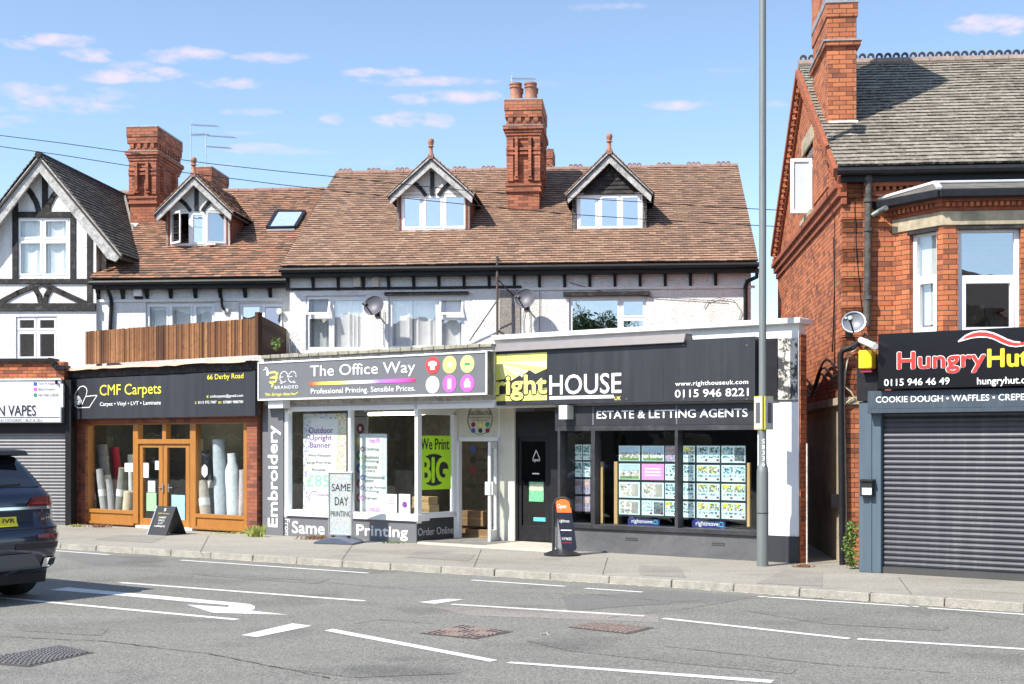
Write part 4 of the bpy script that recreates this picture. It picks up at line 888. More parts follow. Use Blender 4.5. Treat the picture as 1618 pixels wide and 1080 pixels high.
wall(bw, 'front_piers', BRICKO, F2, [(U3(F2,BB), zbot), (U3(F2,BC), zbot), (U3(F2,BC), zl0), (U3(F2,BB), zl0)], [(b2[0], b2[1], zbot+.02, zh2)], .2)
wall(bw, 'return_pier', BRICKO, F3, [(U3(F3,BC), zbot), (U3(F3,BD), zbot), (U3(F3,BD), zl0), (U3(F3,BC), zl0)], [(U3(F3,BC)+.2, U3(F3,BD)-.2, 3.4, zh2)], .2)
mb = MB()
for F_, p, q in ((F1,BA,BB),(F2,BB,BC),(F3,BC,BD)): mb.box(F_, U3(F_,p)-.01, U3(F_,q)+.02, zl0, zl1, -.2, .03)
ln = mb.build('stone_lintel', MATS['stained_stone'], bw, bevel=.008)
mb = MB()
for F_, p, q, b in ((F1,BA,BB,b1),(F2,BB,BC,b2)): mb.box(F_, b[0]-.03, b[1]+.03, zh2-.03, zl0, -.15, .015)
build_each(mb, 'lintel_stop', SOOTY, bw)
mb = MB(); md = MB()
for F_, p, q in ((F1,BA,BB),(F2,BB,BC),(F3,BC,BD)):
    for i, pr in enumerate((.05, .09, .13)): mb.box(F_, U3(F_,p)-.02, U3(F_,q)+pr*.6, zl1+.06*i, zl1+.06*(i+1), -.2, pr)
    n = int((U3(F_,q)-U3(F_,p))/.085)
    for i in range(n): uu = U3(F_,p)+.02+i*.085; md.box(F_, uu, uu+.045, zl1+.05, zl1+.11, .05, .125)
mb.build('cornice', MATS['moulded_brick'], bw); md.build('dentil_bricks', BRICKO, bw)
zg_ = zl1+.18
poly = [p-F1.n*0 for p in (BA, BB, BC, BD)]; out = [BA+F1.n*.2-F1.u*.25, BB+(F1.n+F2.n).normalized()*.22, BC+(F2.n+F3.n).normalized()*.22, BD+F3.n*.2]
mb = MB()
for i in range(3):
    p, q = out[i], out[i+1]; mb.bar(V2(p.x,p.y,zg_+.04), V2(q.x,q.y,zg_+.04), .1, .13)
mb.build('gutter', BLACK, bw, bevel=.02)
inn = [RIG.P(RIG.U(1412)+.35, 0, .0), RIG.P(RIG.U(1412)+.35, 0, .0), RIG.P(U3(RIG,BC)-.1, 0, 0), RIG.P(U3(RIG,BC)+.1, 0, 0)]
za_, zb_ = zg_+.1, zg_+.3; mid0 = RIG.P(U3(RIG, BB)-.1, 0, .12); mid1 = RIG.P(U3(RIG, BC)+.1, 0, .12)
mb = MB(); V = lambda p, z: V2(p.x, p.y, z)
t0, t1 = RIG.P(U3(RIG,BB)+.0, 0, .02), RIG.P(U3(RIG,BC), 0, .02)
mb.add([V(out[0],za_), V(out[1],za_), V(out[2],za_), V(out[3],za_), V(t0,zb_), V(t1,zb_), V(out[1]*.45+t0*.55, zb_-.02), V(out[2]*.45+t1*.55, zb_-.02)], [(0,1,6),(0,6,4),(1,2,7,6),(6,7,5,4),(2,3,7),(3,5,7)])
br_ = mb.build('bay_roof', mat('lead_roof', (.12,.112,.098), .75, 0, var=.3, vscale=5, dirt=.6, dirtcol=(.2,.19,.17)), bw, normals=True)
mb = MB(); mb.bar(V(out[1],za_+.02), V(out[1]*.45+t0*.55, zb_), .09, .05); mb.bar(V(out[0],za_+.03), V(out[1]*.45+t0*.55, zb_), .05, .05); mb.bar(V(out[1]*.45+t0*.55, zb_), V(out[2]*.45+t1*.55, zb_), .06, .04); mb.bar(V(out[2],za_+.02), V(out[2]*.45+t1*.55, zb_), .09, .05); mb.build('lead_roll', mat('pale_lead', (.62,.62,.62), .4, .3, var=.1), br_, bevel=.01)
def bay_win(F_, b, xs):
    mb = MB(); zt = F_.Z(xs, 441 if F_ is F2 else 442)
    for a, b_, c, d_ in ((b[0],b[0]+.07,zbot,zh2),(b[1]-.07,b[1],zbot,zh2),(b[0]+.07,b[1]-.07,zh2-.07,zh2),(b[0]+.07,b[1]-.07,zt-.05,zt+.07),(b[0]+.07,b[1]-.07,3.0,3.1)): mb.box(F_, a, b_, c, d_, -.16, -.08)
    zb0 = F_.Z(xs, 516); 
    for a, b_, c, d_ in ((b[0]+.07,b[0]+.13,zb0,zt),(b[1]-.13,b[1]-.07,zb0,zt),(b[0]+.07,b[1]-.07,zb0-.12,zb0)): mb.box(F_, a, b_, c, d_, -.15, -.075)
    w_ = mb.build('window', UPVC, bw, bevel=.004); g = MB(); g.box(F_, b[0]+.06, b[1]-.06, zbot, zh2-.06, -.12, -.115); g.build('pane', GLR if F_ is F2 else GLS, w_); return w_
wa_ = bay_win(F1, b1, 1460); wb_ = bay_win(F2, b2, 1560)
mb = MB(); mb.box(F1, b1[0]+.05, b1[1]-.05, F1.Z(1460, 512), zh2-.06, -.2, -.19); mb.build('blind', BLIND, wa_)
mb = MB(); mb.pbox(F2, 1532, 1572, 478, 520, -.3, -.28); mb.build('dark_board', TXD, wb_)
mb = MB(); mb.pbox(F2, 1548, 1555, 482, 488, -.28, -.275); mb.pbox(F2, 1535, 1542, 498, 505, -.28, -.275); build_each(mb, 'sticker', PAPER, wb_)
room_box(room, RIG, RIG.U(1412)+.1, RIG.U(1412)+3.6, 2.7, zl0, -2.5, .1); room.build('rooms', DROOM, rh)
# drainpipes
px_ = lambda x, y, o: RIG.P(RIG.U(x, o), RIG.Z(x, y, o), o)
dp = MB(); dp.tube([px_(1373,268,.12), px_(1372,320,.1), px_(1370,515,.1)], .052, 10)
for y in (283, 316, 362, 470): dp.tube([px_(1372,y-3,.1), px_(1372,y+3,.1)], .072, 10)
dp.build('downpipe', mat('rusty_iron_pipe', (.075,.07,.065), .8, .2, var=.5, vscale=12, dirt=.6, dirtcol=(.22,.19,.17)), rh, smooth=True)
pipe(rh, 'bay_waste_pipe', [px_(1378,340,.1), px_(1390,333,.14), px_(1400,328,.3)], .04, STEEL)

# ------------------------------------------------------------------ single-storey shop buildings
def shop_shell(label, fr, u0, u1, ztop, zhead, depth, material, name='shop_building', inner=SROOM, piers=(), loc=None, ceil=3.0, mat_end=None, left=True, right=True, foot=None, ui=None, w=.22):
    t = thing(name, label, 'shop', loc or fr.P((u0+u1)/2, .1, 0)); P = fr.P
    mb = MB(); mb.box(fr, u0, u1, zhead, ztop, -.25, 0); mb.build('upper_wall', material, t)
    back0, back1 = (foot or (P(u0, 0, -depth), P(u1, 0, -depth))); a0, a1 = P(u0, 0, -.252), P(u1, 0, -.252); inset = fr.u*w
    if left: mb = MB(); mb.hexa([V2(p.x,p.y,z) for z in (.1, ztop-.003) for p in (a0, a0+inset, back0+inset, back0)]); mb.build('left_wall', mat_end or material, t)
    if right: mb = MB(); mb.hexa([V2(p.x,p.y,z) for z in (.1, ztop-.003) for p in (a1-inset, a1, back1, back1-inset)]); mb.build('right_wall', mat_end or material, t)
    mb = MB(); k = [a0+inset*1.01, a1-inset*1.01, back1-inset*1.01, back0+inset*1.01]; mb.hexa([V2(p.x,p.y,z) for z in (ceil+.05, ceil+.25) for p in k]); mb.build('flat_roof', mat('roofing_felt', (.07,.07,.07), .95), t)
    i0, i1 = ui or (u0+w+.01, u1-w-.01); f0, f1 = P(i0, 0, -.02), P(i1, 0, -.02); b0 = back0+inset*1.05 if not ui else P(i0, 0, -depth); b1 = back1-inset*1.05 if not ui or foot else P(i1, 0, -depth)
    if ui and foot: f1 = P(u1-w-.01, 0, -.26)
    mb = MB(); c = [f0, f1, b1, b0]; mb.add([V2(p.x,p.y,z) for z in (.14, ceil) for p in c], [(0,1,2,3),(4,5,6,7),(3,2,6,7)]+([(1,2,6,5)] if right else [])+[(0,3,7,4)]); mb.build('interior_wall', inner, t)
    for (a, b) in piers: 
        mb = MB(); mb.box(fr, a, b, .1, zhead-.003, -.25, 0); mb.build('pier', material, t)
    return t
# vape shop under the gable house (house direction)
vx1 = VAP.U(112); vt = thing('vape_shop_building', 'low brick fronted shop with closed shutter at the far left behind the car', 'shop', VAP.P(VAP.U(30), .1, 0))
mb = MB(); mb.box(VAP, vx1-4.2, VAP.U(101), VAP.Z(50, 615), VAP.Z(50, 571), -.25, 0); mb.build('brick_parapet', BRICKO, vt)
mb = MB(); mb.box(VAP, vx1-4.2, VAP.U(78), VAP.Z(50, 572), VAP.Z(50, 566), -.3, .08); mb.pstroke(VAP, [(77,568),(82,569),(84,577),(90,580),(101,580)], .1, -.2, .1); mb.build('coping', BLACK, vt, bevel=.01)
mb = MB(); mb.pbox(VAP, 103, 112, 600, 834, -.3, .02, 108); mb.box(VAP, vx1-4.2, VAP.U(103), VAP.Z(50,683), VAP.Z(50,615), -.25, -.02); mb.build('black_frame', BLACK, vt)
mb = MB(); mb.box(VAP, VAP.U(103), vx1, .1, 3.2, -.6, -.31); mb.build('side_wall', BRICKD, vt)
def shutter(parent, fr, u0, u1, z0, z1, o, material, pitch=.076):
    mb = MB(); n = round((z1-z0)/pitch); p = (z1-z0)/n; prof = []
    for i in range(n): z = z0+i*p; prof += [(z, .0), (z+p*.08, .0), (z+p*.16, .014), (z+p*.5, .022), (z+p*.84, .014), (z+p*.92, 0)]
    prof.append((z1, 0)); vs = []
    for z, d_ in prof: vs += [fr.P(u0, z, o+d_), fr.P(u1, z, o+d_)]
    mb.add(vs, [(2*i, 2*i+1, 2*i+3, 2*i+2) for i in range(len(prof)-1)])
    ob = mb.build('roller_shutter', material, parent, normals=False)
    mb = MB(); mb.box(fr, u0, u1, z0-.07, z0, o-.02, o+.03); mb.build('bottom_rail', material, ob); return ob
M_SH = mat('shutter_grey_blue', (.06,.065,.078), .42, .35, var=.12, vscale=4, dirt=.3, dirtcol=(.2,.2,.21), streak=True)
M_SHV = mat('shutter_grey', (.2,.2,.21), .45, .3, var=.1, vscale=4, dirt=.3, dirtcol=(.3,.3,.3), streak=True)
shutter(vt, VAP, vx1-4.2, VAP.U(103), .17, VAP.Z(50, 683), -.1, M_SHV, .075)

# carpet shop
cm0, cm1 = CMF.U(108), CMF.U(406)
zf = CMF.Z(250, 592); cshell = shop_shell('brick and brown timber shop front with double doors and rolls of carpet inside', CMF, cm0, cm1, CMF.Z(250, 580), CMF.Z(250, 668), 2.6, BRICKD, 'carpet_shop_building', loc=CMF.P((cm0+cm1)/2, .1, 0), piers=((cm0, CMF.U(135)), (CMF.U(390), cm1)), ceil=2.75, inner=mat('carpet_shop_wall', (.06,.06,.06), .9, var=.3))
mb = MB(); P_ = CMF.P; n = 24; xs = [CMF.U(103)+(CMF.U(409)-CMF.U(103))*i/n for i in range(n+1)]; zt_ = CMF.Z(250, 573); vs = []
for i, u in enumerate(xs): j = random.uniform(-.02, .02); vs += [P_(u, zt_+.0+j*.3, .0), P_(u, zt_-.05+j, .36), P_(u, zt_-.09+j*1.4, .37)]
mb.add(vs, [(3*i, 3*i+1, 3*i+4, 3*i+3) for i in range(n)]+[(3*i+1, 3*i+2, 3*i+5, 3*i+4) for i in range(n)]); mb.build('torn_flashing', mat('faded_orange_flashing', (.62,.4,.3), .8, var=.25, vscale=2.5, dirt=.7, dirtcol=(.75,.7,.66)), cshell, normals=False)
mb = MB(); mb.box(CMF, CMF.U(104), CMF.U(409), CMF.Z(250,592), zt_-.07, .005, .2); mb.build('black_fascia', SOOTY, cshell)

# print shop building and lettings building share a recess for the two doors
of0, of1 = OFF.U(416), OFF.U(779.5); zt = OFF.Z(590, 548)
osh = shop_shell('print shop with grey stallriser, white frames and angled side window', OFF, of0, of1, OFF.Z(590, 556), OFF.Z(590, 640), 4.2, PEEL, 'print_shop_building', loc=OFF.P((of0+of1)/2, .1, 0), ceil=2.8, inner=mat('print_shop_wall', (.2,.19,.18), .9, var=.3), mat_end=BRICKD, right=False)
mb = MB(); n = 22; du = (of1-of0)/n
for i in range(n):
    mb.box(OFF, of0+i*du+.006, of0+(i+1)*du-.006, zt-.12, zt-.12+.07+random.uniform(-.012,.012), -.34, .06+random.uniform(-.01,.01))
mb.build('coping', mat('mossy_stone_coping', (.3,.28,.22), .9, var=.3, vscale=8, bump=.6), osh, bevel=.008)
rh0, rh1 = RHO.U(781), RHO.U(1262); zcop = RHO.Z(1000, 521)
_A = RHO.P(rh0, 0, -4.6); _B = RHO.P(rh1, 0, -.252); _C = _B+Vector((.0906, .9959, 0))*5.2; _D = RHO.P(rh1, 0, -.45)
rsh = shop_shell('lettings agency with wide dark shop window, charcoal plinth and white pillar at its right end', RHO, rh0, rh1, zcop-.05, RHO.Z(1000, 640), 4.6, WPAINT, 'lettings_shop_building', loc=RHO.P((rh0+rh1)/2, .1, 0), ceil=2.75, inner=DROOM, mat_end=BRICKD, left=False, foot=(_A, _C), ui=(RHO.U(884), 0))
mb = MB(); mb.box(RHO, rh0, rh1+.06, zcop-.05, zcop+.04, -.4, .1); mb.build('coping', mat('white_coping', (.7,.7,.69), .7, var=.1, vscale=5, dirt=.4, dirtcol=(.4,.38,.35)), rsh, bevel=.01)
mb = MB(); u0, u1, z0, z1 = RHO.rect(783, 1083, 526, 541, .22, 1083); mb.hexa([RHO.P(u0,z0,.0),RHO.P(u1,z0,.0),RHO.P(u1,z0,.28),RHO.P(u0,z0,.28),RHO.P(u0,z1,.0),RHO.P(u1,z1,.0),RHO.P(u1,z1,.2),RHO.P(u0,z1,.2)]); mb.build('metal_hood', mat('grey_metal_hood', (.17,.155,.16), .5, .2, var=.1, dirt=.2), rsh, bevel=.008)
mb = MB(); mb.box(RHO, rh1+.004, rh1+.02, .1, RHO.Z(1230, 534)+.05, -.25, -.025); mb.build('brick_return', BRICKO, rsh)
# pillar at the right: white above, charcoal plinth below, black peeling panels at sign height
mb = MB(); mb.box(RHO, RHO.U(1197), rh1-.002, RHO.Z(1230, 846), RHO.Z(1230, 632), -.25, .0); mb.build('white_pillar', mat('smooth_white_render', (.7,.7,.71), .8, var=.04, vscale=2, dirt=.15, dirtcol=(.5,.5,.5)), rsh)
mb = MB(); mb.box(RHO, RHO.U(1197), rh1+.003, .1, RHO.Z(1230, 846), -.25, .02); mb.build('plinth', DGREYP, rsh)
mb = MB(); mb.pbox(RHO, 1196, 1228, 534, 631, 0, .05, 1228); mb.build('black_panel', BLACK, rsh)
mb = MB(); mb.pbox(RHO, 1228, 1259, 534, 631, 0, .03, 1240); mb.build('peeling_panel', mat('flaking_panel_paint', (.6,.56,.5), .8, var=.15, vscale=9, dirt=1, dirtcol=(.045,.045,.05), dth=(.46,.5), bump=.5, bscale=25), rsh)
# ------------------------------------------------------------------ carpet shop front
OAK = mat('golden_oak_frame', (.36,.15,.03), .45, var=.2, vscale=12, streak=True, dirt=.15, dirtcol=(.15,.07,.03))
def bars(parent, name, fr, lst, o0, o1, m, bevel=.004, xr=None):
    mb = MB()
    for x0, x1, yt, yb in lst: mb.pbox(fr, x0, x1, yt, yb, o0, o1, xr)
    return mb.build(name, m, parent, bevel=bevel)
F = CMF; XR = 262
sf = cshell
bars(sf, 'frame', F, [(134,139,667,834), (210,218,667,834), (300,309,667,836), (384.5,390,667,838), (139,210,665,670), (218,300,665,670), (309,385,665,670), (218,300,693.5,701), (256,262,670,694), (139,210,809,815), (309,385,809,815), (134,218,829,834), (300,390,829,834)], -.2, -.06, OAK, xr=XR)
for q_ in ((139,210,815,829), (309,385,815,829)): bars(sf, 'lower_panel', F, [q_], -.16, -.09, OAK, xr=XR)
for (x0, x1, h) in ((219.5,257,253), (258,299.5,262)):
    d = bars(sf, 'door', F, [(x0,x0+6,701,832), (x1-6,x1,701,832), (x0+6,x1-6,701,707), (x0+6,x1-6,820,832)], -.17, -.1, OAK, xr=XR)
    bars(d, 'pane', F, [(x0+6,x1-6,707,820)], -.14, -.135, GLH, 0, XR)
    mb = MB(); a = F.P(F.U(h), F.Z(h, 770), -.07); s = -1 if h < 258 else 1; mb.bar(a, a+F.u*.13*s, .018); mb.bar(a+Vector((0,0,-.1)), a+Vector((0,0,.08)), .03, .02); mb.build('handle', SILV, d)
for q_ in ((139,210,670,809), (309,385,670,809), (218,256,670,694), (262,300,670,694)): bars(sf, 'pane', F, [q_], -.13, -.125, GLH, 0, XR)
mb = MB(); mb.pbox(F, 214, 303, 832, 838, -.3, .0, XR); mb.build('door_step', MORT, sf)
def poster(parent, name, fr, x0, x1, yt, yb, o, m, xr=None): 
    mb = MB(); mb.pbox(fr, x0, x1, yt, yb, o-.003, o, xr); return mb.build(name, m, parent)
for x0, x1, yt, yb, m, nm in ((197,210,732,746,PAPER,'notice'), (224.5,234.5,731.5,755,PAPER,'notice'), (245,253.5,728,742,PAPER,'notice'), (234,245,760,778,PAPER,'notice'), (231.5,247,779,808,mat('green_notice_print', (.3,.6,.3), .6, var=.4, vscale=35),'notice'), (271,292,781,822,mat('pale_blue_notice_print', (.3,.55,.7), .6, var=.3, vscale=30),'notice')):
    poster(sf, nm, F, x0, x1, yt, yb, -.118, m, XR)
mb = MB(); u, z = F.q(316.5, 744); mb.prism(F, [(u+.1*math.sin(a*math.pi/3), z+.14*math.cos(a*math.pi/3)) for a in range(6)], -.12, -.115); mb.build('hexagon_sticker', PAPER, sf)
# carpet rolls
def roll(x0, y0, x1, y1, wpx, col, label, o, var=.15, topcol=None, bend=None, rt=1.0, label_band=True):
    f = F.sh(o); b = f.P(f.U(x1), .15, 0); t = f.P(f.U(x0), f.Z(x0, y0), 0); t = t-F.n*.0
    r = wpx/2/ (FPX/28.6); m = mat('carpet_'+label.split()[0]+'_'+label.split()[1]+str(int(x0)), tuple(min(.85, c_*1.35) for c_ in col), .95, var=var, vscale=9, bump=.8, bscale=70)
    loc = b; root = thing('carpet_roll', label, 'carpet roll', loc, 'carpet rolls standing in the shop windows')
    mid = b.lerp(t, .5)+(f.u*bend if bend else Vector()); n = 9; pts = []
    for i in range(n+1):
        s = i/n; p = b*(1-s)**2+mid*2*s*(1-s)+t*s*s; pts.append(p)
    rs = [r*(1+.03*math.sin(i*2.1+x0))*(rt if i > n-2 else 1) for i in range(n+1)]
    ob = MB().tube(pts, rs, 18).build('roll', m, root, smooth=True)
    d = (pts[-1]-pts[-2]).normalized(); e = MB(); e.tube([pts[-1]-d*.01, pts[-1]+d*.012], r*.3*rt, 10); e.build('core', mat('cardboard', (.42,.3,.17), .8), root)
    if label_band:
        q = pts[5]; d2 = (pts[6]-pts[5]).normalized(); MB().tube([q-d2*.08, q+d2*.08], r*1.06, 18, cap=False).build('paper_band', PAPER, root, smooth=True)
    return root
roll(135,770,142,810,9,(.16,.17,.18),'dark grey carpet roll, shortest one in the left corner of the window',-.5,label_band=False)
roll(143,753,152,810,10,(.3,.25,.2),'brown grey carpet roll with white label at the left of the window',-.35)
roll(157,741,167,811,12,(.36,.36,.37),'light grey carpet roll between the brown roll and the tall charcoal roll',-.3)
roll(161,703,174,812,18,(.2,.2,.21),'tall charcoal carpet roll with a wide white band in the left window',-.55)
roll(181,707,189,800,14,(.42,.02,.04),'red vinyl roll sagging behind the others in the left window',-.95,bend=.06,label_band=False)
roll(195,739,187,812,15,(.19,.2,.17),'dark green grey carpet roll leaning right of the red one',-.35)
roll(204,776,200,813,17,(.52,.44,.32),'short beige carpet roll beside the door frame in left window',-.25,label_band=False)
roll(316,694,322,770,10,(.4,.37,.33),'thin stone coloured carpet roll at the left of the right window',-.9,label_band=False)
roll(325,712,339,818,15,(.11,.12,.13),'slim dark grey roll behind the tall pale blue one',-.6)
roll(346,694,350,818,20,(.42,.46,.5),'tallest roll, pale blue grey and wrapped in plastic film',-.45,label_band=False)
roll(367,716,373,816,25,(.55,.6,.62),'fat white plastic wrapped roll right of the tallest one',-.5,rt=.6,label_band=False)
roll(319,759,327,818,17,(.42,.36,.3),'short tan carpet roll with white band in the right window',-.25)
roll(384,742,382,818,11,(.5,.42,.42),'pinkish flat roll beside the right window edge',-.3,label_band=False)
roll(206,718,209,800,9,(.6,.6,.58),'pale roll half hidden by the oak post in the left window',-.9,label_band=False)
roll(172,757,178,812,10,(.3,.3,.32),'slim grey roll in front of the tall charcoal one',-.2,label_band=False)
roll(358,735,357,818,10,(.25,.24,.24),'dark slim roll between the tallest roll and the plastic wrapped one',-.75,label_band=False)
M_TUBE = mat('fluorescent_tube', (1,.93,.7), .5, var=0, emit=14, ecol=(1,.88,.55))
def tube_light(p, q, label, group):
    c = (p+q)/2; root = thing('strip_light', label, 'strip light', c, group)
    MB().bar(p+Vector((0,0,.06)), q+Vector((0,0,.06)), .1, .06).build('housing', UPVC, root); MB().tube([p, q], .03, 8).build('tube', M_TUBE, root, smooth=True)
zc_ = 2.62
for (x0, o0, x1, o1, lb) in ((238,-1.5,300,-1.5,'lit strip light above the double doors inside the carpet shop'), (302,-1.9,332,-.9,'lit strip light running back at left of the right carpet window'), (368,-1.3,384,-1.3,'short lit strip light at the right edge of the carpet window')):
    f0, f1 = F.sh(o0), F.sh(o1); tube_light(f0.P(f0.U(x0), zc_, 0), f1.P(f1.U(x1), zc_, 0), lb, 'ceiling strip lights in the shops')
# signs -------------------------------------------------------------
def sign(name, label, fr, px, o0, o1, m, xr=None, cat='sign', edge=None):
    u0, u1, z0, z1 = fr.rect(*px, o1, xr); t = thing(name, label, cat, fr.P((u0+u1)/2, z0, o0))
    mb = MB(); mb.box(fr, u0, u1, z0, z1, o0, o1-.006 if edge else o1); mb.build('panel', m, t, bevel=.004)
    if edge:
        mb = MB(); w_ = .03
        for a, b, c, d in ((u0-.0,u0+w_,z0,z1),(u1-w_,u1,z0,z1),(u0+w_,u1-w_,z0,z0+w_),(u0+w_,u1-w_,z1-w_,z1)): mb.box(fr, a, b, c, d, o0-.005, o1+.012)
        mb.build('frame', edge, t, bevel=.004)
    return t
V = VAP; s = sign('shop_sign', 'white vape shop sign with black capitals above the shutter at far left', V, (-150,97.5,599,667.5), .0, .14, mat('white_sign_panel', (.72,.73,.78), .4, var=.03), 60, edge=SILV)
o = .146; text(s, 'lettering', V, 'N VAPES', (-3,56.5,640,656.5), o, TXD, .012); text(s, 'lettering', V, 'TECH', (-52,-12,640,656.5), o, TXD, .012)
text(s, 'small_lettering', V, 'VAPING • ACCESSORIES • BUY & SELL', (-25,68,661.5,666), o, TXD); text(s, 'small_lettering', V, 'Tech N Vapes', (60,86,603.5,608.5), o, TXD); text(s, 'small_lettering', V, '@technvapes', (60,86,612,617.5), o, TXD); text(s, 'small_lettering', V, '+44 7460 218028', (59.5,92,621.5,626), o, TXD)
for y, m in ((603.5,BLUP),(612,MAG),(621,GRNP)): mb = MB(); mb.pbox(V, 53, 57.5, y, y+5, .14, o, 55); mb.build('icon', m, s)
mb = MB(); mb.pbox(V, -50, 94, 658.3, 659, .14, o, 60); mb.build('rule', TXD, s)
t = thing('wall_lamp', 'slim white lamp hanging from a black bracket at the end of the white sign', 'lamp', V.P(V.U(97), V.Z(97,641,.3), .3))
mb = MB(); mb.pbox(V, 95.5, 99, 606, 643, .22, .3, 97); mb.build('tube', UPVC, t); mb = MB(); mb.tube([V.P(V.U(92), V.Z(92,604,.25), .1), V.P(V.U(98), V.Z(98,602,.25), .3)], .03, 8); mb.tube([V.P(V.U(98), V.Z(98,602,.25), .3), V.P(V.U(98), V.Z(98,607,.25), .3)], .03, 8); mb.build('bracket', BLACK, t)
F = CMF; s = sign('shop_sign', 'charcoal carpet shop sign with yellow name and white roll drawing', F, (103,403,592,659.5), .1, .2, DGREYP, 250)
o = .206; text(s, 'name_lettering', F, 'CMF Carpets', (157.5,254.5,608,630), o, TXY, .004)
# slab serifs for the name
text(s, 'lettering', F, 'Carpet • Vinyl • LVT • Laminate', (157.7,254,635.2,643), o, TXW, .01); text(s, 'address_lettering', F, '66 Derby Road', (327.5,384.5,591.5,602), o, TXY, .01)
text(s, 'lettering', F, 'cmfcarpets@gmail.com', (332,384,623.5,629.3), o, TXW, .01); text(s, 'lettering', F, 'e:', (326.5,330,624.5,628.5), o, TXY, .01)
text(s, 'lettering', F, '0115 972 7487', (313,342,633.5,637.8), o, TXW, .012); text(s, 'lettering', F, 't:', (308,310.5,633.8,638), o, TXY, .01); text(s, 'lettering', F, 'm:', (345,350,634,637.5), o, TXY, .01); text(s, 'lettering', F, '07889 988700', (352.5,384,633,637.2), o, TXW, .012)
z5 = lambda *p: [(100+x/5.056, 570+y/5.056) for x, y in p]
mb = MB(); sp = [(112+34*math.cos(a)*(1-a/22), 312+40*math.sin(a)*(1-a/22)) for a in [i*.42 for i in range(46)]]
mb.pstroke(F, z5(*sp), .016, .2, o); mb.pstroke(F, z5((80,292),(110,235),(135,205),(160,200),(182,215),(190,240),(182,275),(150,345)), .018, .2, o); mb.pstroke(F, z5((180,284),(225,278),(270,275),(240,320),(208,370),(120,374),(90,355)), .018, .2, o); mb.build('roll_emblem', TXW, s)

# print shop sign
F = OFF; z7 = lambda *p: [(400+x/4.258, 550+y/4.258) for x, y in p]
s = sign('shop_sign', 'long grey print shop sign with six coloured circles and a rainbow stripe', F, (407.5,770,572.3,632.7), .12, .32, GREYP, 407.5, edge=UPVC)
o = .322; text(s, 'name_lettering', F, 'The Office Way', (490,656,577.5,600), o, TXW, .008); text(s, 'lettering', F, 'Professional Printing. Sensible Prices.', (491,656,613.8,624.6), o, TXW, .006)
def ramp_mat(name, stops):
    m, nt, N, L, b = nodes(name); b.inputs['Roughness'].default_value = .5; tc = N.new('ShaderNodeTexCoord'); sp = N.new('ShaderNodeSeparateXYZ'); L.new(tc.outputs['Generated'], sp.inputs[0])
    r = N.new('ShaderNodeValToRGB'); cr = r.color_ramp
    while len(cr.elements) < len(stops): cr.elements.new(.5)
    for i, (p, c) in enumerate(stops): cr.elements[i].position = p; cr.elements[i].color = (*c, 1)
    L.new(sp.outputs['X'], r.inputs[0]); L.new(r.outputs[0], b.inputs['Base Color']); return m
mb = MB(); mb.pbox(F, 489, 656, 603.5, 608.8, .31, o, 489); mb.build('rainbow_stripe', ramp_mat('rainbow_print', [(0,(.8,.05,.03)),(.12,(.8,.5,.1)),(.3,(.8,.75,.2)),(.5,(.8,.8,.85)),(.68,(.35,.2,.75)),(.85,(.75,.1,.7)),(1,(.8,.03,.1))]), s)
cc = [((683.3,577),REDP),((710.2,575.8),YEL),((738.3,574.7),LIME),((683.3,607.5),TXW),((710.2,606),MAG),((738.3,605.2),MAG)]
for i, ((x, y), m) in enumerate(cc):
    u, z = F.q(x, y, o); mb = MB(); mb.disc(F, u, z, .155, .155, .31, o); c_ = mb.build('circle', m, s)
    mb = MB(); q = o+.003
    if i == 0: mb.prism(F, [(u-.05,z-.08),(u+.05,z-.08),(u+.05,z+.0),(u+.09,z-.01),(u+.1,z+.05),(u+.04,z+.08),(u-.04,z+.08),(u-.1,z+.05),(u-.09,z-.01),(u-.05,z+.0)], o, q)
    elif i == 4: mb.box(F, u-.04, u+.04, z-.09, z+.09, o, q)
    elif i == 5: mb.box(F, u-.07, u+.07, z-.07, z+.03, o, q); mb.box(F, u-.04, u+.04, z+.03, z+.08, o, q)
    elif i == 1: mb.disc(F, u, z, .05, .04, o, q, 10)
    else: mb.box(F, u-.06, u+.06, z-.02, z+.02, o, q)
    mb.build('icon', TXW if i != 2 else GRNP, c_)
mb = MB(); mb.pstroke(F, z7((110,165),(140,160),(165,170),(150,190),(115,200)), .035, .31, o); mb.pstroke(F, z7((115,200),(160,195),(150,225),(110,228),(135,240),(125,258)), .035, .31, o); mb.build('bee_body', YEL, s)
mb = MB(); u, z = F.q(*z7((96,165))[0], o); mb.disc(F, u, z, .035, .06, .31, o); mb.pstroke(F, z7((88,150),(82,138),(68,148)), .012, .31, o); mb.pstroke(F, z7((98,150),(92,132),(80,128)), .012, .31, o); mb.build('bee_head', TXW, s)
mb = MB()
for cx_ in (205, 262):
    for k in range(10):
        a = k*.56; q0 = z7((cx_+26*math.cos(a)+4*math.sin(a), 192-36*math.sin(a))); q1 = z7((cx_+26*math.cos(a+.36)+4*math.sin(a+.36), 192-36*math.sin(a+.36))); mb.pstroke(F, q0+q1, .014, .31, o)
mb.pstroke(F, z7((180,232),(195,237)), .012, .31, o); mb.pstroke(F, z7((270,232),(285,228)), .012, .31, o); mb.pstroke(F, z7((180,195),(200,192)), .012, .31, o); mb.pstroke(F, z7((240,192),(262,190)), .012, .31, o)
mb.build('dashed_letters', TXW, s); text(s, 'lettering', F, 'BRANDED', (434,471,609.5,614.3), o, TXW, .02, spacing=1.3); text(s, 'slogan_lettering', F, '"No Strings Attached"', (418.5,471.5,620.5,627), o, YEL, .01, shear=.4)
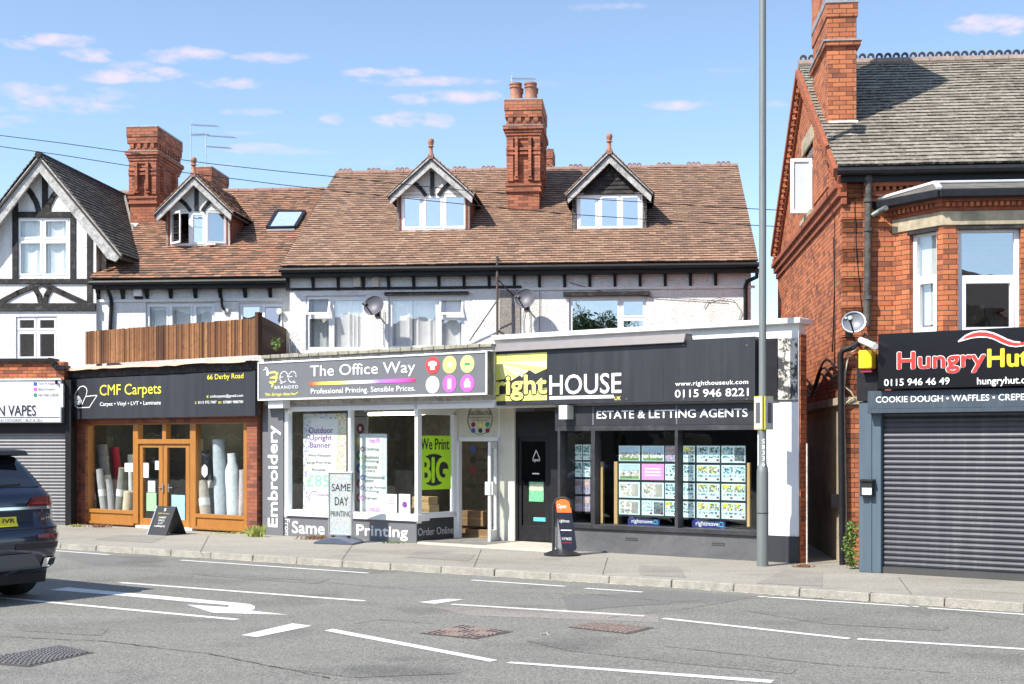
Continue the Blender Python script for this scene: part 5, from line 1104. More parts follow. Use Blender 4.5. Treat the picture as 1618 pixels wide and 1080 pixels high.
# print shop front
pf = osh
DP = OFF.sh(-1.1)                      # plane of the print shop door, set back
bars(pf, 'frame', F, [(449.5,455,640,822), (549.5,553.5,648,822), (655,660,640,822), (445,780,636.5,648)], -.12, .0, UPVC, xr=553)
bars(pf, 'sill', F, [(449,660,809,819)], -.3, .05, UPVC, xr=553)
for q_ in ((455,549.5,648,809), (553.5,655,648,809)): bars(pf, 'pane', F, [q_], -.07, -.065, GLH, 0, 553)
mb = MB(); mb.box(F, F.U(449), F.U(658), .1, F.Z(553,819)-.002, -.2, .0); sr = mb.build('stallriser', GREYP, pf)
text(sr, 'lettering', F, 'Same', (461.5,512.5,823,841.5), .004, TXW, .035); text(sr, 'lettering', F, 'Day', (519,556,826,846), .004, TXW, .035); text(sr, 'lettering', F, 'Printing', (563.5,644,828.5,850), .004, TXW, .035)
text(sr, 'lettering', F, 'From', (450.5,457.5,819.5,848.5), .004, TXW, 0, rot=-90)
mb = MB(); mb.box(F, F.U(416.5), F.U(449), .1, F.Z(430,640), -.2, .03); pn = mb.build('tall_panel', GREYP, pf); text(pn, 'lettering', F, 'Embroidery', (423.5,443,672.5,831.5), .034, TXW, .03, rot=90)
mb = MB(); mb.pbox(F, 424, 447, 632.5, 644.5, .05, .25, 430); mb.build('shutter_box_end', UPVC, pf)
# angled side window
A0 = F.P(F.U(658), 0, 0); A1 = DP.P(DP.U(722), 0, 0); AN = Fr2(A0, A1)
bars(pf, 'return_frame', AN, [(660,722,637,655), (717,723,650,856), (660,722,809,818)], -.1, .0, UPVC, xr=690)
bars(pf, 'return_pane', AN, [(660,717,650,809)], -.06, -.055, GLH, 0, 690)
mb = MB(); mb.box(AN, U3(AN,A0), U3(AN,A1), .1, AN.Z(690,815.5), -.1, -.002); rs_ = mb.build('return_stallriser', DGREYP, pf); text(rs_, 'lettering', AN, 'Order Online', (660.5,716.5,834.5,846.5), .003, mat('light_grey_lettering', (.5,.5,.5), .5), .01)
# door surround and open door
D = DP
bars(pf, 'door_frame', D, [(720,725,690,856), (722,790,690,697), (787,790,640,856)], -.1, .0, UPVC, xr=750)
mb = MB(); mb.pbox(D, 722, 790, 636, 692, -.08, -.01, 750); fl = mb.build('fanlight_panel', CREAM, pf); u, z = D.q(758, 662)
mb = MB(); mb.ring(D, u, z, .285, .293, -.012, .0, 40); mb.box(D, u-.27, u+.27, z+.085, z+.093, -.012, .0); mb.build('ring_emblem', TXD, fl)
text(fl, 'lettering', D, 'The Office Way', (740,777,648.5,656), .002, TXD, 0); text(fl, 'lettering', D, 'Professional Printing', (741,775,658,661.5), .002, TXD); text(fl, 'lettering', D, 'Sensible prices', (745,770,662.5,665.5), .002, TXD)
for i, m in enumerate((MARP,YEL,GRNP,BLUP,TXD,MARP)):
    mb = MB(); uu, zz = D.q(747.5+11.2*(i % 3), 670.5+9.5*(i//3)); mb.disc(D, uu, zz, .045, .045, -.01, .002, 14); mb.build('icon', m, fl)
mb = MB(); mb.pbox(D, 790, 813, 640, 858, -.6, .02, 800); mb.build('white_pier', CREAM, pf)
hinge = D.P(D.U(786.5), 0, 0); free = ground(775, 859, .1); LF = Fr2(V2(free.x, free.y), V2(hinge.x, hinge.y)); l0, l1 = U3(LF, V2(free.x, free.y)), U3(LF, V2(hinge.x, hinge.y)); zd1 = D.Z(780, 698); w_ = .09
mb = MB()
for a, b, c, d in ((l0,l0+w_,.14,zd1),(l1-w_,l1,.14,zd1),(l0+w_,l1-w_,.14,.34),(l0+w_,l1-w_,zd1-.12,zd1),(l0+w_,l1-w_,1.02,1.2)): mb.box(LF, a, b, c, d, -.05, .0)
dr = mb.build('door', UPVC, pf, bevel=.004); mb = MB(); mb.box(LF, l0+w_, l1-w_, .34, zd1-.12, -.03, -.025); mb.build('pane', GLH, dr); mb = MB(); mb.box(LF, l0+.01, l0+.15, 1.0, 1.24, .0, .04); mb.box(LF, l0-.02, l0+.05, 1.0, 1.24, -.1, .0); mb.build('handle', UPVC, dr)
# tiled step in front of both doors
mb = MB(); a, b = ground(659, 859, .1), ground(884, 873, .1); c, d = RHO.sh(-1.3).P(RHO.sh(-1.3).U(882), .1, 0), DP.P(DP.U(700), .1, -.3)
mb.hexa([V2(p.x,p.y,.1) for p in (a,b,c,d)]+[V2(p.x,p.y,.135) for p in (a,b,c,d)]); mb.build('tiled_step', mat('cream_step_tiles', (.52,.49,.42), .6, var=.12, vscale=5, dirt=.3, dirtcol=(.3,.27,.22)), pf)
# graphics in the window
def confetti(name, base, cols, scale=26, amt=.35):
    m, nt, N, L, b = nodes(name); b.inputs['Roughness'].default_value = .6; tc = N.new('ShaderNodeTexCoord'); v = N.new('ShaderNodeTexVoronoi'); v.inputs['Scale'].default_value = scale; L.new(tc.outputs['Object'], v.inputs[0])
    r = N.new('ShaderNodeValToRGB'); cr = r.color_ramp; cr.interpolation = 'CONSTANT'
    while len(cr.elements) < len(cols): cr.elements.new(.5)
    for i, c in enumerate(cols): cr.elements[i].position = i/len(cols); cr.elements[i].color = (*c, 1)
    sp = N.new('ShaderNodeSeparateColor'); L.new(v.outputs['Color'], sp.inputs[0]); L.new(sp.outputs[0], r.inputs[0])
    lt = N.new('ShaderNodeMath'); lt.operation = 'LESS_THAN'; L.new(v.outputs['Distance'], lt.inputs[0]); lt.inputs[1].default_value = amt
    mx = N.new('ShaderNodeMix'); mx.data_type = 'RGBA'; L.new(lt.outputs[0], mx.inputs[0]); mx.inputs[6].default_value = (*base, 1); L.new(r.outputs[0], mx.inputs[7]); L.new(mx.outputs[2], b.inputs['Base Color']); return m
CF1 = confetti('blue_leaf_print', (.72,.74,.78), [(.1,.15,.5),(.4,.6,.8),(.3,.2,.5),(.6,.75,.4),(.8,.5,.2)], 22, .4)
CF2 = confetti('green_orange_leaf_print', (.75,.76,.7), [(.3,.6,.2),(.8,.5,.15),(.7,.7,.2),(.8,.3,.3)], 24, .45)
CF3 = confetti('pastel_dot_print', (.62,.7,.74), [(.7,.3,.4),(.3,.6,.4),(.3,.5,.8),(.7,.7,.3)], 40, .35)
def board(name, label, cat, fr, px, o, m, thick=.02, xr=None, group=None, foot=True):
    u0, u1, z0, z1 = fr.rect(*px, o, xr); t = thing(name, label, cat, fr.P((u0+u1)/2, z0, o), group); mb = MB(); mb.box(fr, u0, u1, z0, z1, o-thick, o); mb.build('board', m, t, bevel=.003); return t
b1_ = board('printed_banner', 'tall banner advertising an outdoor upright banner in the left print shop window', 'banner', F, (479,547,653,808), -.3, CF1, xr=512)
mb = MB(); mb.pprism(F, [(487,808),(530,808),(534,662),(491,660)], -.3, -.29); wp = mb.build('white_panel', PAPER, b1_); mb = MB(); mb.pbox(F, 531, 547, 655, 760, -.3, -.295, 540); mb.build('leaf_strip', CF2, b1_)
tt = lambda s_, a, b, c, d, m, bold=.01: text(b1_, 'lettering', F, s_, (a,b,c,d), -.286, m, bold)
tt('Outdoor',488,526,675,684,PURP,.02); tt('Upright',489,524,687,698,PURP,.02); tt('Banner',489.5,522.5,698.5,707,PURP,.02); tt('Wind Resistant',487,523,717,721,TXD,0); tt('Large Print Area',486,523,728,733.5,TXD,0); tt('Portable',493,514,739.5,744,TXD,0); tt('£85',485,520,750,768,MINT,.04)
tt('(complete)',496,520,778,785,PURP,0); mb = MB(); mb.pstroke(F, [(489,792),(488,784),(492,777),(499,776),(503,779)], .015, -.29, -.286); mb.build('arrow', PURP, b1_)
b2_ = board('roller_banner', 'white pastel roller banner listing print services beside the middle of the window', 'banner', F, (568.5,611,685,812), -.35, CF3, xr=590)
mb = MB(); mb.pprism(F, [(572,806),(604,806),(604,690),(572,690)], -.35, -.345); mb.build('white_panel', mat('pastel_print', (.7,.74,.72), .5, var=.12, vscale=4), b2_)
for i, (s_, y) in enumerate((('Clothing',707),('Business',719),('Printing',726),('Vehicle',734.5),('Livery',741),('Promotional',750.5),('Items',756),('Large Format',767),('Printing',773),('Signage',784))): text(b2_, 'lettering', F, s_, (576.5,576.5+2.75*len(s_),y,y+5.5), -.34, TXD, .0)
for i, (y, m) in enumerate(((709,MARP),(724,LIME),(738,MINT),(754,BLUP),(770,PURP),(786,MAG))): mb = MB(); u, z = F.q(572.5, y, -.34); mb.ring(F, u, z, .035, .05, -.345, -.338, 14); mb.build('icon', m, b2_)
text(b2_, 'small_lettering', F, 'from £45', (584,600,691,700), -.34, MAG, 0); text(b2_, 'small_lettering', F, 'from £45', (584,600,799,807), -.34, MAG, 0)
b3_ = board('hanging_banner', 'narrow grey banner with a column of coloured round icons behind the roller banner', 'banner', F, (553.8,581,650,808), -.75, mat('pale_grey_banner', (.45,.46,.48), .6), xr=567)
text(b3_, 'lettering', F, 'The Office Way', (556,578,651.5,655), -.745, TXD, .0); mb = MB(); mb.pbox(F, 554, 580, 657, 658.2, -.75, -.745, 567); mb.build('rule', TXD, b3_)
for i, (y, m) in enumerate(((677,MARP),(697,YEL),(719,GRNP),(740,BLUP),(764,MARP),(786,MARP))): mb = MB(); u, z = F.q(569, y, -.74); mb.disc(F, u, z, .1, .1, -.75, -.742); c_ = mb.build('circle', m, b3_); mb = MB(); mb.disc(F, u, z, .04, .05, -.742, -.738, 8); mb.build('icon', TXW, c_)
bp_ = board('lime_poster', 'lime green poster with a black circle hung in the angled side window', 'poster', AN, (662,712.5,688,773), -.035, mat('fluorescent_lime', (.5,.85,.03), .5, var=0), .004, xr=687)
text(bp_, 'lettering', AN, 'We Print', (665,709.5,692.5,710), -.032, TXD, .03); mb = MB(); u, z = AN.q(687.5, 742, -.035); u = (AN.U(664)+AN.U(710.5))/2; mb.disc(AN, u, z, (AN.U(710.5)-AN.U(664))/2, .3, -.035, -.031, 36); cb_ = mb.build('black_disc', TXD, bp_); text(cb_, 'lettering', AN, 'BIG', (666.5,707.5,723,762), -.027, MATS['fluorescent_lime'], .055)
for px, lb in (((610,627,780,813),'white price list stand beside the roller banner'), ((630,648,780,815),'white leaflet stand with a purple price circle')):
    t = board('leaflet_stand', lb, 'leaflet stand', F, px, -.2, PAPER, .01, group='leaflet stands in the print shop window')
    if px[0] == 630: mb = MB(); u, z = F.q(639, 797, -.19); mb.disc(F, u, z, .06, .06, -.2, -.195, 16); mb.build('circle', PURP, t)
    else:
        for i in range(5): mb = MB(); mb.pbox(F, 613, 624, 786+i*4.2, 787+i*4.2, -.2, -.196); mb.build('text_line', MAG, t)
CARD = mat('cardboard_box', (.42,.28,.13), .8, var=.1, vscale=5); 
def cbox(px, o, dep, lb, fr=F, m=CARD, grp='cardboard boxes in the print shop'):
    u0, u1, z0, z1 = fr.rect(*px, o); t = thing('cardboard_box', lb, 'box', fr.P((u0+u1)/2, z0, o), grp); mb = MB(); mb.box(fr, u0, u1, z0, z1, o-dep, o); mb.build('carton', m, t, bevel=.006); mb = MB(); mb.box(fr, u0+.002, u1-.002, (z0+z1)/2-.015, (z0+z1)/2+.015, o-dep, o+.002); mb.build('tape', mat('brown_tape', (.3,.2,.08), .4), t); return t
cbox((650,678,797,813), -.45, .3, 'lower pale cardboard box in the corner of the print shop window'); cbox((651,677,784,797), -.47, .28, 'upper pale cardboard box in the corner of the print shop window')
M_CD = mat('dark_cardboard', (.2,.12,.06), .8, var=.2)
cbox((729,771,835,856), -.3, .5, 'big brown carton on the floor inside the open print shop door', DP, M_CD); cbox((729,763,806,830), -.35, .45, 'brown carton on the pile inside the open print shop door', DP, M_CD)
mb = MB(); mb.box(DP, DP.U(727), DP.U(780), .135, 2.2, -.95, -.9); single(mb, 'display_wall', confetti('grey_swirl_print', (.5,.48,.44), [(.3,.28,.26),(.65,.62,.56),(.36,.33,.3)], 14, .5), 'grey patterned display wall seen through the open print shop door', 'display wall', DP.P(DP.U(753), .135, -.9))
t = thing('service_sign', 'dark sign with round icons inside the print shop doorway', 'sign', DP.P(DP.U(755), 1.2, -.85))
for i, (y, m, s_) in enumerate(((709,BLUP,'Print'),(726,TXD,'Large'),(742,MARP,'Sign'))):
    f_ = DP.sh(-.88); u, z = f_.q(747, y); mb = MB(); mb.disc(f_, u, z, .075, .075, -.005, .0, 16); mb.build('icon', m, t); text(t, 'lettering', f_, s_, (754,770,y-3.5,y+3.5), .001, TXD, .01)
text(t, 'lettering', DP.sh(-.88), 'Killer Offer', (738,772,763,770), .001, TXD, .01)
f0 = F.sh(-1.6); tube_light(f0.P(f0.U(578), 2.55, 0), f0.P(f0.U(672), 2.55, 0), 'long lit strip light inside the print shop', 'ceiling strip lights in the shops')
mb = MB(); mb.bar(F.P(F.U(648), F.Z(648,812,-.25), -.25), F.P(F.U(655.5), F.Z(655,735,-.1), -.1), .02); single(mb, 'wooden_pole', CARD, 'thin wooden pole leaning in the corner of the print shop window', 'pole', F.P(F.U(648), F.Z(648,812,-.25), -.25))
# swing sign on the pavement
base = ground(539, 858, .1); PS = Fr(.93, -.37, 0); PS.d = -PS.n.dot(V2(base.x, base.y)); t = thing('pavement_sign', 'silver framed swinging pavement sign reading same day printing, in front of the stallriser', 'pavement sign', base)
k = .5; ub = U3(PS, V2(base.x, base.y)); u0, u1, z0, z1 = PS.rect(519.5, 557, 745.5, 845, .0)
mb = MB(); prof = [(-.42,.1),(-.42,.13),(-.3,.17),(-.12,.22),(.12,.22),(.3,.17),(.42,.13),(.42,.1)]
mb.add([PS.P(ub+w_, z, oo) for oo, kk in ((-.28,.8),(.3,1)) for w_, z in [(a*kk, b) for a, b in prof]], [(0,1,2,3,4,5,6,7),(15,14,13,12,11,10,9,8)]+[(i,(i+1)%8,8+(i+1)%8,8+i) for i in range(8)]); mb.build('base', mat('blue_grey_plastic_base', (.08,.1,.15), .4, var=.1), t, bevel=.012)
mb = MB()
for a in (u0+.07, u1-.11): mb.box(PS, a, a+.05, .2, z0+.02, -.03, .02)
build_each(mb, 'spring_post', BLACK, t)
mb = MB(); w_ = .025
for a, b, c, d in ((u0,u0+w_,z0,z1),(u1-w_,u1,z0,z1),(u0+w_,u1-w_,z0,z0+w_),(u0+w_,u1-w_,z1-w_,z1)): mb.box(PS, a, b, c, d, -.035, .025)
mb.build('frame', SILV, t, bevel=.004)
mb = MB(); mb.box(PS, u0+w_, u1-w_, z0+w_, z1-w_, -.025, .012); pb = mb.build('panel', confetti('grey_confetti_print', (.42,.47,.48), [(.5,.2,.3),(.2,.45,.35),(.5,.5,.2),(.2,.3,.5),(.4,.35,.3)], 36, .38), t)
text(pb, 'lettering', PS, 'SAME', (524,553.5,764,775.5), .016, TXD, .015); text(pb, 'lettering', PS, 'DAY', (529,550,785,798), .016, TXD, .015); text(pb, 'lettering', PS, 'PRINTING', (522.5,554.5,807,815.5), .016, TXD, .01)
# ------------------------------------------------------------------ lettings agency
F = RHO; z8 = lambda *p: [(770+x/3.236, 520+y/3.236) for x, y in p]
s = sign('shop_sign', 'huge charcoal lettings agency sign with yellow sunray square and white web address', F, (783,1193,531,632), .03, .2, DGREYP, 1193)
o = .206
mb = MB(); mb.pbox(F, 783.5, 864, 560, 633.5, .19, .202, 783.5); yq = mb.build('yellow_square', YEL, s)
mb = MB(); cxy = (784, 572)
for a0, a1 in ((-2,6),(14,21),(28,35),(43,51),(60,68),(-20,-12)):
    def E(a):
        r = 92; x = cxy[0]+r*math.cos(R(a)); y = cxy[1]+r*math.sin(R(a)); 
        x_ = min(x, 863.5); y = cxy[1]+(x_-cxy[0])*math.tan(R(a)) if x > 863.5 else y; y = min(max(y, 561), 606); x_ = cxy[0]+(y-cxy[1])/math.tan(R(a)) if abs(math.sin(R(a))) > .02 and x < 863.5 else x_
        return (min(max(x_, 784), 863.5), y)
    mb.pprism(F, [cxy, E(a0), E(a1)], .2, .2045)
mb.build('sun_ray', mat('pale_yellow_print', (.85,.83,.45), .5, var=0), yq)
mb = MB(); mb.pprism(F, [(783.6,601),(800,598),(806,602),(822,592),(824,596),(836,584),(846,590),(864,582),(864,612),(783.6,624)], .2, .2065); mb.build('roof_silhouette', DGREYP, yq)
text(yq, 'lettering', F, 'right', (784,863,594.5,632), .2085, TXD, .12); text(yq, 'lettering', F, 'right', (784,863,594.5,632), .216, YEL, .045)
text(s, 'name_lettering', F, 'HOUSE', (868.3,981.5,592.8,623.2), o, TXW, .02); mb = MB(); mb.pbox(F, 868, 969.5, 626, 631, .19, o, 868); mb.build('underline', TXW, s); text(s, 'small_lettering', F, 'UK', (971,981,626,632), o, YEL, .02)
text(s, 'lettering', F, 'www.righthouseuk.com', (1067,1182,602.8,611.5), o, TXW, .03, spacing=1.1); text(s, 'phone_lettering', F, '0115 946 8221', (1066.5,1182.5,615.8,627.8), o, TXW, .03)
lf = rsh
mb = MB()
for x in (921, 1057): mb.box(F, F.U(x), F.U(x)+.008, F.Z(1193,632)+.01, F.Z(1193,531)-.3, .199, .2025)
build_each(mb, 'panel_joint', mat('joint_dark', (.012,.012,.014), .6), s)
mb = MB()
for x in (800, 905, 990, 1080, 1180):
    for y in (545, 630): u, z = F.q(x, 560 if y == 545 and x < 900 else y, .2); mb.disc(F, u, z, .012, .012, .19, .206, 8)
mb.build('fixing_screws', STEEL, s)
mb = MB(); mb.pbox(F, 877, 1197, 641.5, 672, -.2, .05, 943); fa = mb.build('fascia', DGREYP, lf); text(fa, 'lettering', F, 'ESTATE & LETTING AGENTS', (943,1181,649,661.3), .056, TXW, .03)
for x in (937, 1069): mb = MB(); mb.pbox(F, x-1, x+1, 642, 671, .03, .053, 943); mb.build('joint', mat('joint_line', (.15,.15,.17), .6), fa)
bars(lf, 'frame', F, [(877,1197,672,680), (933.5,940,680,832), (1066,1071,680,832), (881,885,680,832)], -.12, .07, mat('worn_charcoal_frame', (.028,.028,.033), .5, var=.3, dirt=.4, dirtcol=(.13,.13,.15)), xr=1000)
bars(lf, 'window_sill', F, [(877,1197,831,838)], -.35, .08, MATS['worn_charcoal_frame'], xr=1000)
mb = MB(); mb.box(F, F.U(877), F.U(1197), .1, F.Z(1000,836.5), -.25, .03); pl = mb.build('plinth', mat('grey_plinth_paint', (.09,.092,.1), .6, var=.12, vscale=3, dirt=.5, dirtcol=(.16,.16,.17), bump=.3, bscale=20), lf)
for x, y in ((1000,852), (1137,860)): 
    mb = MB(); u, z = F.q(x, y); 
    for i in range(6):
        for j in range(2): mb.box(F, u-.12+i*.04, u-.09+i*.04, z-.02+j*.03, z+j*.03, .02, .033)
    mb.build('air_brick', TXD, pl)
for q_ in ((885,934,680,832), (940,1066,680,832), (1071,1197,680,832)): bars(lf, 'pane', F, [q_], -.05, -.045, GLH, 0, 1000)
bars(lf, 'return_frame', F, [(889,892.5,680,826), (895,898,680,824)], -.9, -.3, UPVC, xr=892)
mb = MB(); mb.pbox(F, 883, 896, 640, 662, .05, .25, 884); single(mb, 'shutter_motor_box', CREAM, 'cream box at the left end of the charcoal fascia under the big sign', 'box', F.P(F.U(888), F.Z(888,662), .1))
# door of the agency, set back
D = DP
bars(rsh, 'door_frame', D, [(813,818,650,856), (868,890,650,856), (818,868,650,690)], -.12, -.02, BLACK, xr=845)
ld = bars(rsh, 'door', D, [(818,824,690,854), (862,868,690,854), (824,862,690,697), (824,862,831,854)], -.1, -.05, BLACK, xr=845)
bars(ld, 'pane', D, [(824,862,697,831)], -.08, -.075, glass_mat('dark_door_glass', .08, (.12,.12,.13)), 0, 845)
poster(ld, 'notice', D, 836, 859, 761, 792, -.065, mat('green_notice', (.15,.45,.25), .6, var=.5, vscale=28), 845); mb = MB(); mb.pbox(D, 837, 858, 764, 775, -.065, -.06, 845); mb.build('notice_heading', mat('notice_photo', (.5,.55,.4), .6, var=.6, vscale=40), ld)
poster(ld, 'sticker', D, 843, 866, 817, 823, -.065, mat('cyan_sticker', (.1,.6,.65), .5, var=0), 845)
text(ld, 'lettering', D, 'open', (841.5,853,725,730), -.066, TXW, .02); mb = MB(); mb.pstroke(D, [(842,724),(847,711),(852.5,724)], .012, -.07, -.066); mb.build('hanging_cord', TXW, ld); mb = MB(); mb.pbox(D, 841, 852, 747, 749, -.068, -.066, 845); mb.build('small_notice', TXW, ld)
# property displays
PC = [confetti('property_print_a', (.6,.72,.72), [(.08,.25,.3),(.2,.42,.5),(.05,.08,.08),(.4,.5,.5)], 30, .6), confetti('property_print_b', (.62,.74,.74), [(.7,.65,.06),(.15,.22,.08),(.1,.25,.3),(.4,.35,.3),(.1,.1,.1)], 28, .6), confetti('property_print_c', (.65,.65,.66), [(.3,.35,.2),(.2,.22,.25),(.5,.4,.3),(.55,.6,.65)], 24, .6), confetti('property_print_d', (.3,.32,.45), [(.5,.25,.3),(.12,.13,.3),(.6,.5,.5)], 36, .45)]
for m in PC:
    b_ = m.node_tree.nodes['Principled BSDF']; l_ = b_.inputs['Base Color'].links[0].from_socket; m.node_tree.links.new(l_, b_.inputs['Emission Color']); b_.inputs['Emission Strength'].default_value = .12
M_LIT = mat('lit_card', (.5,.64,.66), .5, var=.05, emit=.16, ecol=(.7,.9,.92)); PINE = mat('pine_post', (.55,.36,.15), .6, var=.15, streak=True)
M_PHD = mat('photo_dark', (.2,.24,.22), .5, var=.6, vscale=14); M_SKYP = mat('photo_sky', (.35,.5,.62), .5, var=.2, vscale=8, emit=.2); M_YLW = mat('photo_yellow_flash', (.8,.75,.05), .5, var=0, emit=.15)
def display(label, posts, cols, rows, py, o, kinds):
    t = thing('card_display', label, 'property display', F.P(F.U((posts[0][0]+posts[-1][1])/2), F.Z(1000,832), o), 'lit property card displays in the lettings window')
    for x0, x1 in posts: mb = MB(); mb.pbox(F, x0, x1, py, 832, o-.06, o, x0); mb.build('post', PINE, t, bevel=.004)
    mb = MB(); mb.pbox(F, cols[0][0]-1.5, cols[-1][1]+1.5, rows[0][0]-1.5, rows[-1][1]+3, o-.03, o-.01, cols[0][0]); mb.build('backing', mat('dark_acrylic', (.03,.04,.045), .2), t)
    for i, (x0, x1) in enumerate(cols):
        for j, (y0, y1) in enumerate(rows):
            k = kinds[j][i]; f_ = F.sh(o); u0, u1, z0, z1 = f_.rect(x0, x1, y0, y1, 0, cols[0][0]); mb = MB(); mb.box(f_, u0, u1, z0, z1, -.008, 0)
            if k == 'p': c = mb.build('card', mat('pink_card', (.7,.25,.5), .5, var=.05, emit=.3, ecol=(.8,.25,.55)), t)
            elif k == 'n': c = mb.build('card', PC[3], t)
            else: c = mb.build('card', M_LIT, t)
            w, h = u1-u0, z1-z0
            def sub(a, b, c0, d, nm, m): q = MB(); q.box(f_, u0+w*a, u0+w*b, z0+h*c0, z0+h*d, .0, .004); q.build(nm, m, c)
            if k == 'f': sub(.05,.95,.55,.95,'sky_picture',M_SKYP); sub(.05,.95,.2,.6,'picture',PC[2]); sub(.05,.95,.05,.22,'lawn_picture',mat('photo_green', (.15,.3,.08), .6, var=.4))
            elif k == 'r': sub(.08,.6,.1,.9,'picture',PC[2]); sub(.62,.92,.1,.9,'side_picture',mat('photo_grey', (.4,.38,.34), .6, var=.4, vscale=6))
            elif k == 'p':
                for q in range(3): sub(.15,.85,.25+.2*q,.33+.2*q,'text_line',TXW)
            elif k == 'n': sub(.08,.9,.55,.92,'picture',mat('portrait_print', (.6,.45,.4), .6, var=.4, vscale=20))
            else:
                n_ = 2 if w > .25 else 1
                for q in range(n_):
                    a = .05+q*.5 if n_ == 2 else .06; b = a+(.42 if n_ == 2 else .86)
                    sub(a,b,.5,.92,'picture',PC[0] if k in 'ae' else PC[1]); 
                    if k == 'y': sub(a,a+(b-a)*.55,.72,.94,'yellow_flash',M_YLW)
                    sub(a,b,.28,.4,'text_line',PC[0]); sub(b-.1,b,.08,.2,'crest',MARP)
                    if q == 1 and k == 'e': sub(a,b,.1,.9,'house_icon',GREYP)
rw = [(704,728),(732,757),(761,785.5),(789,812)]
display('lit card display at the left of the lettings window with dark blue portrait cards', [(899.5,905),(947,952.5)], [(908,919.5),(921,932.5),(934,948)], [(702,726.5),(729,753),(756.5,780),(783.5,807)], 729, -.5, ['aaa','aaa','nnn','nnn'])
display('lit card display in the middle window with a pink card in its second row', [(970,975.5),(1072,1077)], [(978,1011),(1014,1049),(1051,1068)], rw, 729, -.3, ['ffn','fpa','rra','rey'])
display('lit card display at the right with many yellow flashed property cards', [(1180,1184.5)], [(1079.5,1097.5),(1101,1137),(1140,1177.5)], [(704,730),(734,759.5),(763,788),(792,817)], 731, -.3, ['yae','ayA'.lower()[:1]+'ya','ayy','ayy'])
NAVY = mat('navy_plate', (.03,.04,.2), .4, var=0)
for x0, x1, yt, yb, lb in ((992,1042,817,830,'navy property portal plate under the middle card display'), (1093.5,1146,820,834.5,'navy property portal plate under the right card display')):
    f_ = F.sh(-.22); u0, u1, z0, z1 = f_.rect(x0, x1, yt, yb, 0, x0); t = thing('portal_plate', lb, 'sign', f_.P((u0+u1)/2, z0, 0), 'navy portal plates in the lettings window'); mb = MB(); w = u1-u0
    mb.prism(f_, [(u0,z0),(u1,z0),(u1,z1-.02),(u0+w*.2,z1-.02),(u0+w*.11,z1+.02),(u0,z1-.03)], -.02, 0); mb.build('plate', NAVY, t); text(t, 'lettering', f_, 'rightmove', (x0+6,x1-11,yt+2.6,yb-2.6), .004, TXW, .02)
    mb = MB(); uu = u1-w*.12; mb.stroke(f_, [(uu-.035,z0+.05),(uu-.035,z1-.055),(uu,z1-.025),(uu+.035,z1-.055),(uu+.035,z0+.05),(uu-.035,z0+.05)], .01, .0, .005); mb.build('house_mark', MATS['cyan_sticker'], t)
f_ = F.sh(-1.6)
for x, y, lb in ((1086,686,'upper'),(1078,692,'lower')):
    p = f_.P(f_.U(x), 2.45 if lb == 'upper' else 2.35, 0 if lb == 'upper' else .3); mb = MB(); mb.lathe(p, [(.05,0),(.06,.02),(.05,.05)], 12); single(mb, 'spotlight', mat('lit_spot', (1,.95,.85), .5, var=0, emit=6), lb+' of two small lit ceiling spots in the lettings window', 'spotlight', p, 'lit ceiling spots', smooth=True)
# open swing board
base = ground(888, 877, .1); S_ = Fr(.97, -.24, 0); S_.d = -S_.n.dot(V2(base.x, base.y)); t = thing('open_board', 'black framed swing board with orange top panel on a round black base', 'pavement sign', base)
ub = U3(S_, V2(base.x, base.y)); mb = MB(); mb.lathe(base, [(.3,0),(.3,.03),(.22,.06),(.1,.1),(.04,.12)], 28); mb.build('base', mat('black_plastic', (.02,.02,.022), .45, var=.1), t, smooth=True)
ux0, ux1, zz0, zz1 = S_.rect(874.5, 903, 786, 872, 0); mb = MB(); mb.tube([S_.P(ux0,.16,0), S_.P(ux0,zz1-.12,0), S_.P(ux0+.04,zz1-.03,0), S_.P(ux0+.12,zz1,0), S_.P(ux1-.1,zz1,0), S_.P(ux1-.02,zz1-.05,0), S_.P(ux1,zz1-.16,0)], .024, 8); mb.build('frame', MATS['black_plastic'], t, smooth=True)
k = .14
def sk(u, z): return (u+(zz1-z)*k, z)
pu0, pu1 = ux0+.03, ux1-.03; zm = zz1-(zz1-zz0)*.27; zb = zz0+.03
mb = MB(); mb.prism(S_, [sk(pu0,zm), sk(pu1,zm), sk(pu1,zz1-.06), sk(pu1-.04,zz1-.02), sk(pu0+.04,zz1-.02), sk(pu0,zz1-.06)], -.02, .012); mb.build('orange_panel', mat('orange_print', (.85,.18,.03), .5, var=.03), t)
mb = MB(); mb.prism(S_, [sk(pu0+.03,zb), sk(pu1-.03,zb), sk(pu1,zb+.05), sk(pu1,zm-.002), sk(pu0,zm-.002), sk(pu0,zb+.05)], -.02, .012); pn = mb.build('navy_panel', mat('dark_navy_print', (.012,.015,.035), .4, var=.05), t)
text(t, 'lettering', S_, 'Open', (880.5,895,796,804.5), .016, TXW, .01); text(pn, 'lettering', S_, 'righthouse', (884,899.5,820,826.5), .016, TXW, .0)
mb = MB(); mb.pbox(S_, 886, 903, 836.5, 838, .012, .016, 886); mb.build('text_line', TXW, pn); text(pn, 'phone_lettering', S_, '0115 946 8221', (888,903,848.5,853), .016, TXW, .01); text(pn, 'red_lettering', S_, 'righthouse', (889,903,855.5,858.5), .016, TXR, .01)
mb = MB(); mb.add([S_.P(sk(pu0-.02,zz1-.3)[0],zz1-.35,-.05), S_.P(sk(pu0+.12,zz1-.3)[0],zz1-.35,-.05), S_.P(ux0+.25,.2,-.05), S_.P(ux0+.03,.2,-.05)], [(0,1,2,3)]); mb.build('rear_panel', SILV, t, normals=False)
